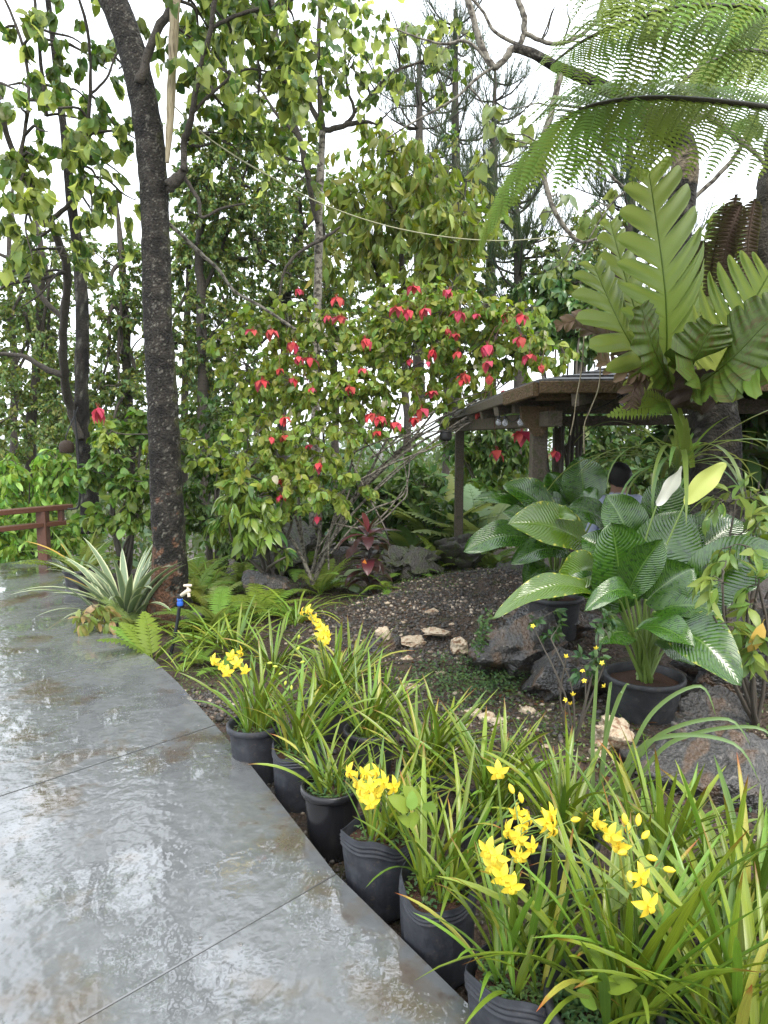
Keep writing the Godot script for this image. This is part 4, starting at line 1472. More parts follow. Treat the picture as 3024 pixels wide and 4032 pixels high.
	for s in small:
		t = thing("small_leaved_tree", s[0], "tree", on_ground(s[1][0]), "fine-leaved trees at the back")
		gl = Geo.new()
		limbs = [limb(gl, s[1], [0.085, 0.075, 0.065, 0.045, 0.02], 10)]
		var nl: int = limbs[0].size()
		for k in 5:
			var a: Vector3 = limbs[0][int(nl * (0.35 + 0.12 * k))]
			var e: Vector3 = pick(s[2])[0] + rv(0.3)
			limbs.append(limb(gl, [a, a.lerp(e, 0.4) + rv(0.2) + Vector3(0, 0.15, 0), a.lerp(e, 0.75) + rv(0.15), e], [0.035, 0.028, 0.02, 0.008]))
		parts(t, "trunk", gl, M.bark_dark)
		crown(t, limbs, s[2], {"leaf": L.ovate, "size": s[3], "per": 42, "droop": 0.6, "out": 0.5, "flat": 0.6, "mats": M.heart, "cols": tints(0.175, 0.235, 0.065, 0.45), "subs": 5})
	# ---- pines against the sky
	var pines := [["pine with upright needle brushes, tallest in the middle of the sky gap", [Vector3(1.721, 1.947, -17.000), Vector3(1.686, 5.171, -17.000), Vector3(1.641, 8.265, -17.000), Vector3(1.600, 11.042, -17.000)], 11], ["shorter pine just left of the tallest one against the sky", [Vector3(0.811, 1.934, -16.500), Vector3(0.784, 5.063, -16.500), Vector3(0.780, 7.771, -16.500), Vector3(0.789, 9.906, -16.500)], 9], ["pine with brushes seen right of the tallest one under the fern", [Vector3(2.702, 1.973, -18.000), Vector3(2.669, 5.387, -18.000), Vector3(2.671, 8.019, -18.000), Vector3(2.678, 10.252, -18.000)], 9], ["pine with spreading sparse boughs behind the lobed fern fronds", [Vector3(5.280, 1.895, -15.000), Vector3(5.132, 4.739, -15.000), Vector3(5.032, 6.391, -15.000), Vector3(4.952, 8.002, -15.000)], 10], ["pine with wide needle sprays behind the shelter roof", [Vector3(2.667, 0.958, -14.000), Vector3(2.668, 3.121, -14.000), Vector3(2.587, 4.869, -14.000), Vector3(2.518, 6.065, -14.000)], 9]]
	for s in pines:
		t = thing("pine_tree", s[0], "tree", on_ground(s[1][0]), "pines at the back")
		gl = Geo.new()
		var tr := limb(gl, s[1], [0.15, 0.13, 0.10, 0.03], 8)
		var xs := []
		for k in s[2]:
			var f = 0.40 + 0.6 * float(k) / s[2]
			var a: Vector3 = tr[int((tr.size() - 1) * f)]
			for w in 4:
				var an := rf(0, TAU)
				var ln = rf(0.7, 1.7) * (1.25 - f * 0.7)
				var e := a + Vector3(cos(an) * ln, rf(0.1, 0.5), sin(an) * ln)
				var bp := limb(gl, [a, a.lerp(e, 0.5) + Vector3(0, -0.12, 0), e], [0.03, 0.02, 0.008], 5, 4)
				for j in range(3, bp.size()):
					for z in 2:
						var d = Vector3(rf(-0.5, 0.5), rf(0.5, 1.3), rf(-0.5, 0.5)) + (bp[j] - a).normalized() * 0.5
						xs.append(frame(d, rv(), bp[j] + rv(0.05), Vector3.ONE * rf(0.42, 0.75)))
		for z in 5:
			xs.append(frame(Vector3(rf(-0.2, 0.2), 1, rf(-0.2, 0.2)), rv(), tr[tr.size() - 1] - Vector3(0, 0.3 * z, 0), Vector3.ONE * rf(0.5, 0.8)))
		parts(t, "trunk", gl, M.bark_dark)
		multi(t, "needles", L.pine, M.leaf_any, xs, tints(0.065, 0.10, 0.045, 0.25))
	# ---- old vine or cable hanging across
	g = Geo.new()
	p = cr([Vector3(-1.678, 4.110, -5.900), Vector3(-1.435, 3.883, -5.900), Vector3(-1.144, 3.690, -5.900), Vector3(-0.851, 3.530, -5.900), Vector3(-0.581, 3.580, -6.600), Vector3(-0.134, 3.594, -7.200), Vector3(0.348, 3.655, -7.800), Vector3(0.887, 3.695, -8.200), Vector3(1.388, 3.728, -8.400), Vector3(1.867, 3.759, -8.400), Vector3(2.344, 3.805, -8.400)], 5)
	g.tube(p, radii(p.size(), [0.006, 0.007]), 5, 0.0)
	solo("hanging_line", g.mesh(), M.rope, "thin pale line sagging from the dark trunk toward the right-hand tree", "line")


func build_back_growth():
	# far wooded slope, one mass
	var xs := []
	for k in 110:
		var z := rf(-20, -46)
		var x := (k / 109.0 - 0.5) * 1.9 * -z
		var r := rf(1.6, 3.2)
		var top := 1.5 - z * rf(-0.02, 0.055)
		for j in 520:
			var q := rv().normalized() * pow(rng.randf(), 0.4)
			q *= 0.75 + 0.9 * absf(noise.get_noise_3dv(q * 12.0 + Vector3(x, top, z)))
			xs.append(frame(rv() + Vector3.DOWN * 0.5, rv() + Vector3.UP, Vector3(x + q.x * r, top - r * 1.1 + q.y * r * 1.3, z + q.z * r), Vector3.ONE * rf(0.22, 0.45)))
		for j in 160:
			xs.append(frame(rv() + Vector3.DOWN * 0.5, rv() + Vector3.UP, Vector3(x + rf(-r, r) * 1.4, top - r * 2.0 - rf(0, 3.0), z + rf(-r, r)), Vector3.ONE * rf(0.3, 0.6)))
	multi(self, "distant_trees", L.small[0], M.leaf_any, xs, tints(0.11, 0.16, 0.06, 0.4), "pale wooded slope glimpsed through the trunks far behind", "trees")
	# bright shrub behind the railing
	var bush := [
		["bright light-green leafy shrub standing behind the deck railing", "leafy_shrub", Vector3(-5.031, -0.446, -9.800), [reg(Vector3(-4.764, 0.765, -9.400), 110, 60, 80), reg(Vector3(-4.315, 1.075, -9.400), 70, 50, 40), reg(Vector3(-4.933, 0.292, -9.200), 70, 60, 50), reg(Vector3(-4.247, 0.279, -9.300), 70, 70, 44), reg(Vector3(-4.706, -0.016, -9.200), 120, 40, 40), reg(Vector3(-5.047, 1.070, -9.500), 60, 40, 24)], L.oblong, 0.15, [0.26, 0.42, 0.07], 0.8, 280, "leaf_any"],
		["green shrub with rounded leaves between the forked tree and leaning trunk", "leafy_shrub", Vector3(-3.087, 0.132, -8.300), [reg(Vector3(-3.095, 1.138, -8.000), 70, 50, 34), reg(Vector3(-2.772, 0.890, -7.800), 60, 60, 34), reg(Vector3(-3.208, 1.557, -8.200), 50, 40, 16), reg(Vector3(-2.764, 1.555, -8.000), 40, 50, 16), reg(Vector3(-2.938, 0.580, -7.800), 80, 30, 22)], L.round, 0.12, [0.13, 0.215, 0.035], 0.6, 200, "leaf_any"],
		["dark green undergrowth shrub right of the leaning trunk base", "leafy_shrub", Vector3(-1.919, -0.088, -8.000), [reg(Vector3(-2.067, 1.124, -8.300), 70, 60, 44), reg(Vector3(-2.111, 0.663, -8.000), 50, 60, 40), reg(Vector3(-1.957, 1.726, -8.600), 80, 60, 40), reg(Vector3(-1.624, 0.251, -7.900), 70, 40, 34)], L.ovate, 0.10, [0.085, 0.145, 0.025], 0.5, 0, "leaf_any"],
		["willow-leaved shrub with glossy hanging leaves in front of the red shrub", "willow_leaved_shrub", Vector3(-1.056, 0.122, -6.600), [reg(Vector3(-1.243, 1.008, -6.300), 60, 45, 22), reg(Vector3(-1.372, 0.799, -6.300), 40, 50, 16), reg(Vector3(-1.106, 0.727, -6.200), 45, 55, 20), reg(Vector3(-0.954, 0.924, -6.300), 35, 35, 12), reg(Vector3(-0.982, 0.462, -6.300), 25, 40, 7)], L.lance, 0.17, [0.11, 0.19, 0.03], 0.9, 200, "leaf_gloss"],
		["dense leafy bush filling the shade below the red shrub", "leafy_shrub", Vector3(0.170, 0.116, -8.400), [reg(Vector3(-0.165, 0.836, -8.500), 90, 70, 60), reg(Vector3(0.395, 0.723, -8.500), 90, 90, 70), reg(Vector3(-0.711, 0.466, -8.300), 90, 60, 50), reg(Vector3(0.691, 0.503, -8.000), 60, 60, 40), reg(Vector3(-1.113, 0.289, -8.000), 70, 40, 34)], L.ovate, 0.13, [0.085, 0.15, 0.035], 0.5, 0, "leaf_any"],
		["light green shrubs seen under the shelter roof between the posts", "leafy_shrub", Vector3(1.638, 0.316, -9.500), [reg(Vector3(1.575, 1.254, -9.600), 90, 70, 60), reg(Vector3(1.414, 0.650, -9.300), 80, 60, 46), reg(Vector3(1.790, 1.758, -9.800), 110, 60, 50), reg(Vector3(1.133, 1.379, -9.600), 80, 70, 40)], L.ovate, 0.13, [0.10, 0.17, 0.035], 0.5, 0, "leaf_any"],
		["pale green shrubs beyond the shelter around the seated person", "leafy_shrub", Vector3(3.471, 0.401, -10.500), [reg(Vector3(3.164, 1.299, -10.500), 90, 60, 50), reg(Vector3(3.917, 1.368, -10.500), 110, 60, 60), reg(Vector3(3.357, 0.850, -10.000), 120, 50, 60), reg(Vector3(4.266, 1.113, -10.000), 100, 80, 60), reg(Vector3(2.957, 1.784, -10.800), 130, 50, 60), reg(Vector3(4.007, 1.923, -10.800), 140, 50, 60), reg(Vector3(4.995, 1.776, -10.500), 100, 60, 50)], L.ovate, 0.14, [0.12, 0.19, 0.05], 0.5, 0, "leaf_any"],
		["glossy-leaved tree standing above the shelter roof left of the lobed ferns", "glossy_leaved_tree", Vector3(1.852, 0.767, -7.000), [reg(Vector3(1.995, 2.953, -7.600), 80, 50, 44), reg(Vector3(1.762, 2.572, -7.600), 60, 60, 36), reg(Vector3(2.122, 2.652, -7.500), 60, 70, 36), reg(Vector3(1.991, 3.233, -7.800), 70, 40, 26), reg(Vector3(1.670, 3.010, -7.900), 50, 60, 24)], L.oblong, 0.15, [0.075, 0.14, 0.03], 0.6, 160, "leaf_gloss"],
		["light green tree behind the shelter roof at the right edge", "leafy_tree", Vector3(4.120, 1.167, -8.600), [reg(Vector3(3.798, 3.144, -8.600), 90, 60, 44), reg(Vector3(4.116, 3.522, -8.400), 80, 80, 40), reg(Vector3(4.082, 3.991, -8.600), 70, 60, 24), reg(Vector3(3.838, 3.666, -9.000), 60, 50, 20)], L.oblong, 0.13, [0.15, 0.215, 0.05], 0.6, 0, "leaf_any"],
		["long-leaved shrub behind the mossy trunk at the right edge", "leafy_shrub", Vector3(2.586, 0.494, -4.900), [reg(Vector3(2.709, 1.642, -5.400), 70, 80, 40), reg(Vector3(2.734, 1.231, -5.200), 50, 80, 36), reg(Vector3(2.382, 1.429, -5.600), 60, 50, 24)], L.lance, 0.20, [0.085, 0.14, 0.035], 0.6, 0, "leaf_any"]]
	for b in bush:
		var base := on_ground(b[2])
		var t := thing(b[1], b[0], "tree" if "tree" in b[1] else "shrub", base, "shrubs of the garden" if "shrub" in b[1] else "")
		var gl := Geo.new()
		var limbs := []
		for r in b[3]:
			for k in 2:
				var e: Vector3 = r[0] + rv(0.15)
				limbs.append(limb(gl, [base + rv(0.06) * Vector3(1, 0, 1), base.lerp(e, 0.4) + rv(0.12), base.lerp(e, 0.75) + rv(0.1), e], [0.022, 0.018, 0.012, 0.006], 5, 4))
		parts(t, "stem", gl, M.twig)
		var c = b[6]
		crown(t, limbs, b[3], {"leaf": b[4], "size": b[5], "per": 13, "droop": b[7], "out": 0.5, "flat": 0.9, "mats": greens(c[0], c[1], c[2], 0.25, 5, 0.3 if b[9] == "leaf_gloss" else 0.42), "cols": tints(c[0], c[1], c[2], 0.35), "pieces": b[8], "stuff_mat": M[b[9]], "subs": 3, "thick": 0.008})


func build_red_shrub():
	var base := on_ground(Vector3(-0.755, 0.006, -7.000))
	var t := thing("red_flowered_shrub", "large arching shrub with light green leaves and hanging red flowers", "shrub", base)
	var gl := Geo.new()
	var gp := Geo.new()
	var limbs := []
	var arms := [[Vector3(-0.755, 0.006, -7.000), Vector3(-0.812, 0.346, -7.000), Vector3(-0.965, 0.999, -7.000), Vector3(-1.183, 1.684, -7.000), Vector3(-1.397, 2.311, -7.000), Vector3(-1.481, 2.575, -7.000)], [Vector3(-0.755, 0.006, -7.000), Vector3(-0.833, 0.534, -7.000), Vector3(-0.869, 1.321, -7.000), Vector3(-0.903, 2.133, -7.000), Vector3(-0.939, 2.751, -7.000)], [Vector3(-0.745, 0.027, -6.900), Vector3(-0.638, 0.548, -6.900), Vector3(-0.585, 1.323, -6.900), Vector3(-0.623, 2.036, -6.900), Vector3(-0.641, 2.473, -6.900)], [Vector3(-0.737, 0.006, -7.000), Vector3(-0.507, 0.628, -7.000), Vector3(-0.272, 1.412, -7.000), Vector3(-0.179, 2.133, -7.000), Vector3(-0.133, 2.575, -7.000)], [Vector3(-0.737, 0.006, -7.000), Vector3(-0.414, 0.674, -7.000), Vector3(0.002, 1.412, -7.000), Vector3(0.229, 2.044, -7.000), Vector3(0.316, 2.663, -7.000)], [Vector3(-0.726, 0.027, -6.900), Vector3(-0.317, 0.824, -6.900), Vector3(0.228, 1.413, -6.900), Vector3(0.629, 1.948, -6.900), Vector3(0.844, 2.560, -6.900)], [Vector3(-0.697, 0.048, -6.800), Vector3(-0.312, 0.879, -6.800), Vector3(0.225, 1.414, -6.800), Vector3(0.798, 1.767, -6.800), Vector3(1.186, 2.287, -6.800)], [Vector3(-0.687, 0.070, -6.700), Vector3(-0.263, 0.932, -6.700), Vector3(0.309, 1.416, -6.700), Vector3(0.917, 1.763, -6.700), Vector3(1.296, 2.403, -6.700)], [Vector3(-0.667, 0.112, -6.500), Vector3(-0.818, 0.472, -6.500), Vector3(-0.987, 0.690, -6.500), Vector3(-1.152, 1.078, -6.500), Vector3(-1.403, 1.333, -6.500)]]
	for a in arms:
		limbs.append(limb(gl, a, [0.022, 0.016, 0.013, 0.009, 0.005], 6, 6, 0.3))
	# bare grey branches fanning under the leaves
	for a in [[Vector3(-0.612, 0.368, -6.600), Vector3(-0.303, 0.765, -6.600), Vector3(0.132, 1.201, -6.600), Vector3(0.648, 1.546, -6.600), Vector3(1.119, 1.716, -6.600)], [Vector3(-0.564, 0.421, -6.550), Vector3(-0.214, 0.858, -6.550), Vector3(0.217, 1.246, -6.550), Vector3(0.728, 1.651, -6.550), Vector3(1.193, 1.833, -6.550)], [Vector3(-0.495, 0.407, -6.500), Vector3(-0.170, 0.777, -6.500), Vector3(0.152, 0.928, -6.500), Vector3(0.224, 1.120, -6.500), Vector3(0.236, 1.291, -6.500)], [Vector3(-0.471, 0.690, -6.500), Vector3(-0.127, 0.647, -6.500), Vector3(0.131, 0.863, -6.500), Vector3(0.216, 0.992, -6.500), Vector3(0.172, 1.333, -6.500)], [Vector3(-0.127, 0.647, -6.500), Vector3(0.045, 0.820, -6.500), Vector3(0.173, 0.992, -6.500)], [Vector3(-0.296, 1.248, -6.500), Vector3(-0.126, 0.906, -6.500), Vector3(0.024, 0.603, -6.500), Vector3(0.045, 0.385, -6.500)], [Vector3(-0.823, 1.028, -6.600), Vector3(-0.474, 1.245, -6.600), Vector3(0.002, 1.460, -6.600), Vector3(0.519, 1.546, -6.600), Vector3(0.991, 1.674, -6.600)], [Vector3(-0.297, 1.056, -6.500), Vector3(0.087, 1.248, -6.500), Vector3(0.512, 1.418, -6.500), Vector3(0.765, 1.608, -6.500), Vector3(0.976, 1.650, -6.500)], [Vector3(-0.128, 1.288, -6.600), Vector3(0.304, 1.546, -6.600), Vector3(0.732, 1.759, -6.600), Vector3(1.116, 1.886, -6.600)], [Vector3(0.045, 1.417, -6.600), Vector3(0.389, 1.674, -6.600), Vector3(0.731, 1.844, -6.600), Vector3(0.987, 1.907, -6.600)], [Vector3(-0.602, 0.472, -6.500), Vector3(-0.384, 0.820, -6.500), Vector3(-0.254, 1.206, -6.500), Vector3(-0.125, 1.587, -6.500)], [Vector3(-0.518, 0.253, -6.500), Vector3(-0.506, 0.603, -6.500), Vector3(-0.383, 0.992, -6.500)], [Vector3(0.090, 1.328, -6.700), Vector3(0.569, 1.676, -6.700), Vector3(1.002, 1.892, -6.700), Vector3(1.302, 2.106, -6.700)]]:
		limb(gp, a, [0.010, 0.009, 0.007, 0.004], 5, 6, 0.3)
	parts(t, "stem", gl, M.twig_grey)
	parts(t, "bare_branch", gp, M.twig_grey)
	# far arm to the left with the single large flower
	var ga := Geo.new()
	limbs.append(limb(ga, [Vector3(-0.910, 1.028, -6.600), Vector3(-1.342, 1.158, -6.600), Vector3(-1.681, 1.417, -6.600), Vector3(-2.046, 1.503, -6.400), Vector3(-2.345, 1.523, -6.200), Vector3(-2.441, 1.660, -6.100)], [0.010, 0.008, 0.006, 0.004], 5, 6))
	parts(t, "stem", ga, M.twig)
	var leaves = crown(t, limbs, [reg(Vector3(-1.377, 2.299, -6.900), 67, 81, 37), reg(Vector3(-1.196, 2.473, -6.900), 81, 54, 30), reg(Vector3(-1.173, 1.849, -6.700), 95, 95, 49), reg(Vector3(-0.928, 2.603, -6.900), 67, 67, 32), reg(Vector3(-0.810, 2.013, -6.600), 95, 81, 53), reg(Vector3(-0.566, 2.459, -6.800), 81, 67, 37), reg(Vector3(-0.547, 1.797, -6.500), 109, 81, 65), reg(Vector3(-0.217, 2.287, -6.800), 95, 81, 49), reg(Vector3(-0.127, 1.759, -6.600), 95, 81, 47), reg(Vector3(0.135, 2.560, -6.900), 81, 81, 53), reg(Vector3(0.310, 2.201, -6.800), 95, 81, 49), reg(Vector3(0.482, 2.630, -6.800), 95, 67, 53), reg(Vector3(0.736, 2.361, -6.700), 95, 67, 53), reg(Vector3(0.977, 2.514, -6.600), 81, 67, 45), reg(Vector3(1.134, 2.253, -6.500), 81, 54, 41), reg(Vector3(0.567, 1.892, -6.700), 81, 54, 30), reg(Vector3(0.899, 2.055, -6.600), 81, 40, 26), reg(Vector3(-0.794, 1.336, -6.400), 95, 81, 49), reg(Vector3(-1.128, 1.419, -6.400), 81, 67, 30), reg(Vector3(-0.870, 0.966, -6.300), 67, 67, 24), reg(Vector3(-0.542, 1.419, -6.400), 81, 67, 35), reg(Vector3(-0.377, 1.042, -6.400), 81, 54, 17), reg(Vector3(-2.386, 1.542, -6.100), 40, 33, 12), reg(Vector3(-1.851, 1.462, -6.300), 81, 40, 14), reg(Vector3(-1.490, 1.248, -6.500), 81, 67, 24), reg(Vector3(-0.948, 1.256, -6.300), 74, 74, 20), reg(Vector3(-0.529, 1.015, -6.200), 63, 53, 10), reg(Vector3(1.196, 2.452, -6.200), 63, 63, 20), reg(Vector3(0.959, 2.661, -6.500), 63, 42, 17), reg(Vector3(0.137, 2.838, -7.000), 95, 42, 20), reg(Vector3(0.045, 1.970, -6.600), 84, 53, 20), reg(Vector3(1.447, 2.241, -6.400), 54, 54, 21)],
		{"leaf": L.round, "size": 0.08, "per": 10, "from": 0.5, "droop": 0.75, "out": 0.45, "flat": 0.7, "mats": M.musk, "cols": tints(0.235, 0.315, 0.06, 0.35, 64, Color(0.46, 0.43, 0.30), 0.03), "pieces": 295, "subs": 4, "thick": 0.006})
	# red flowers: four or five hanging bracts round a tiny red-and-white tuft
	var at := [Vector3(-0.734, 2.745, -6.190), Vector3(-0.399, 2.670, -6.140), Vector3(-0.383, 2.524, -6.260), Vector3(-0.484, 2.516, -6.160), Vector3(-1.121, 2.395, -6.130), Vector3(-0.988, 2.414, -6.260), Vector3(-0.819, 2.339, -6.470), Vector3(-0.661, 2.195, -6.420), Vector3(-0.163, 2.360, -6.410), Vector3(-0.906, 2.075, -6.190), Vector3(-0.803, 2.002, -6.310), Vector3(-1.064, 1.982, -6.210), Vector3(-0.622, 1.912, -6.170), Vector3(-0.735, 2.172, -6.140), Vector3(-0.190, 2.075, -6.190), Vector3(0.114, 2.644, -6.470), Vector3(0.220, 2.613, -6.430), Vector3(0.360, 2.627, -6.420), Vector3(0.264, 2.819, -6.420), Vector3(0.551, 2.735, -6.180), Vector3(0.640, 2.561, -6.220), Vector3(0.812, 2.563, -6.350), Vector3(1.028, 2.515, -6.060), Vector3(1.116, 2.469, -5.830), Vector3(0.560, 2.434, -6.340), Vector3(0.633, 2.394, -6.370), Vector3(1.108, 2.299, -5.850), Vector3(1.179, 2.153, -5.830), Vector3(0.872, 2.263, -6.060), Vector3(0.226, 2.168, -6.320), Vector3(0.380, 2.137, -6.220), Vector3(0.435, 2.268, -6.460), Vector3(0.647, 2.237, -6.330), Vector3(0.891, 2.005, -6.050), Vector3(0.715, 2.041, -6.300), Vector3(0.680, 1.987, -6.270), Vector3(0.422, 1.891, -6.340), Vector3(0.837, 2.100, -5.850), Vector3(1.009, 1.880, -6.040), Vector3(-0.867, 1.657, -6.120), Vector3(-0.106, 1.689, -6.120), Vector3(-0.039, 1.671, -6.350), Vector3(0.103, 1.615, -6.210), Vector3(-0.064, 1.539, -6.310), Vector3(-0.893, 1.503, -6.290), Vector3(-0.993, 1.486, -6.240), Vector3(-0.944, 1.257, -6.500), Vector3(-0.569, 1.261, -6.180), Vector3(-0.921, 1.105, -6.270), Vector3(-0.910, 0.980, -6.180), Vector3(-0.607, 0.768, -6.350), Vector3(-0.296, 1.923, -6.210), Vector3(0.331, 1.737, -6.240), Vector3(0.277, 1.664, -6.400), Vector3(1.310, 2.081, -5.970), Vector3(0.868, 1.388, -5.470), Vector3(0.997, 1.532, -5.150), Vector3(1.139, 1.398, -4.710), Vector3(0.848, 1.719, -6.190), Vector3(-0.677, 1.415, -6.410)]
	var spots := []
	for a in at:
		spots.append([a, rf(0.6, 1.25)])
	spots.append([Vector3(-2.409, 1.735, -6.000), 1.5])
	var bract := leaf_geo("ovate", 5, 1, 0.25, 0.75, 0.25, 1.15, 0.2).mesh()
	var tuft := Geo.new()
	for k in 7:
		var d := (rv() + Vector3.UP * 0.8).normalized()
		tuft.tube([Vector3.ZERO, d * 0.5, d], [0.04, 0.03, 0.02], 3, 0.0, null, false)
	var tm := tuft.mesh()
	var gs := Geo.new()
	for s in spots:
		var p: Vector3 = s[0]
		var k: float = s[1]
		var near := closest(leaves_at(leaves), p)
		if near.distance_to(p) < 1.2:
			gs.tube([near, near.lerp(p, 0.5) + Vector3(0, 0.06, 0), p + Vector3(0, 0.015, 0)], [0.003, 0.0025, 0.002], 4, 0.0, null, false)
		var f := part(t, "flower", tm, pick(M.red), Transform3D(Basis.from_euler(Vector3(rf(-0.4, 0.4), rf(0, TAU), 0)).scaled(Vector3.ONE * 0.03 * k), p))
		var n := 4 + rng.randi() % 3
		var a0 := rf(0, TAU)
		for j in n:
			var a := a0 + TAU * j / n + rf(-0.3, 0.3)
			var out := Vector3(cos(a), 0, sin(a))
			var d := out * rf(0.45, 1.1) + Vector3.DOWN * rf(0.0, 1.0)
			var sz := 0.095 * k * rf(0.75, 1.15)
			part(f, "petal", bract, pick(M.red), frame(d, out + Vector3.UP * 0.6, p, Vector3.ONE * sz))
	part(t, "flower_stalks", gs.mesh(), M.stem_red).set_meta("kind", "stuff")


func leaves_at(xs: Array) -> Array:
	var out := []
	for x in xs:
		out.append(x.origin)
	return out





# ---------------------------------------------------------------- right-hand tree, epiphytes, tree fern
func lobed_frond(base: Vector3, mid: Vector3, tip: Vector3, wr: float, wl: float, lobes: int, face: Vector3, gap := 0.12, slant := 0.75) -> Geo:
	var g := Geo.new()
	var path := cr([base, mid, tip], 12)
	var nv := lobes * 10
	var at := func(t: float) -> Array:
		var f := clampf(t, 0, 1) * (path.size() - 1)
		var i := mini(int(f), path.size() - 2)
		var p: Vector3 = path[i].lerp(path[i + 1], f - i)
		var y: Vector3 = (path[i + 1] - path[i]).normalized()
		return [p, y]
	var len_ := base.distance_to(tip)
	for side in [-1.0, 1.0]:
		var wmax: float = wr if side > 0 else wl
		g.sheet(5, nv, func(u, t):
			var q: Array = at.call(t)
			var y: Vector3 = q[1]
			var x: Vector3 = y.cross(face).normalized()
			var z: Vector3 = x.cross(y)
			var env: float = pow(maxf(sin(PI * pow(minf(1.0, 0.10 + 0.86 * t), 0.85)), 0.0), 0.6)
			if t < 0.08:
				env *= t / 0.08
			var lobe: float = absf(sin(PI * t * lobes))
			var w: float = wmax * env * (gap + (1.0 - gap) * pow(lobe, 0.32))
			var out: float = u * w
			return q[0] + x * side * out + y * out * slant + z * (0.10 * out + 0.02 * sin(lobe * PI) * u - 0.5 * out * out / maxf(wmax, 0.01)))
	g.tube(path, radii(path.size(), [0.007, 0.005, 0.002]), 5, 0.0, null, false)
	return g


func fan_of(root: Node3D, called: String, base: Vector3, n: int, meshes: Array, mats: Array, len0: float, len1: float, tilt0: float, tilt1: float, spread := 0.05, lean := Vector3.ZERO, sector := TAU, turn := 0.0):
	for k in n:
		var a := turn + (rf(-0.5, 0.5) * sector if sector < TAU else TAU * k / n + rf(-0.5, 0.5))
		var tilt := rf(tilt0, tilt1)
		var out := Vector3(cos(a), 0, sin(a))
		var d := (Vector3.UP * cos(tilt) + out * sin(tilt) + lean).normalized()
		var face := (Vector3.UP * sin(tilt) - out * cos(tilt)).normalized()
		var s := rf(len0, len1)
		var w := s * rf(0.85, 1.2)
		# the face looks up and the blade bends outwards
		part(root, called, pick(meshes), pick(mats), frame(d, face, base + out * rf(0.1, 1.0) * spread + Vector3(0, rf(-0.01, 0.01), 0), Vector3(w, s, s)))


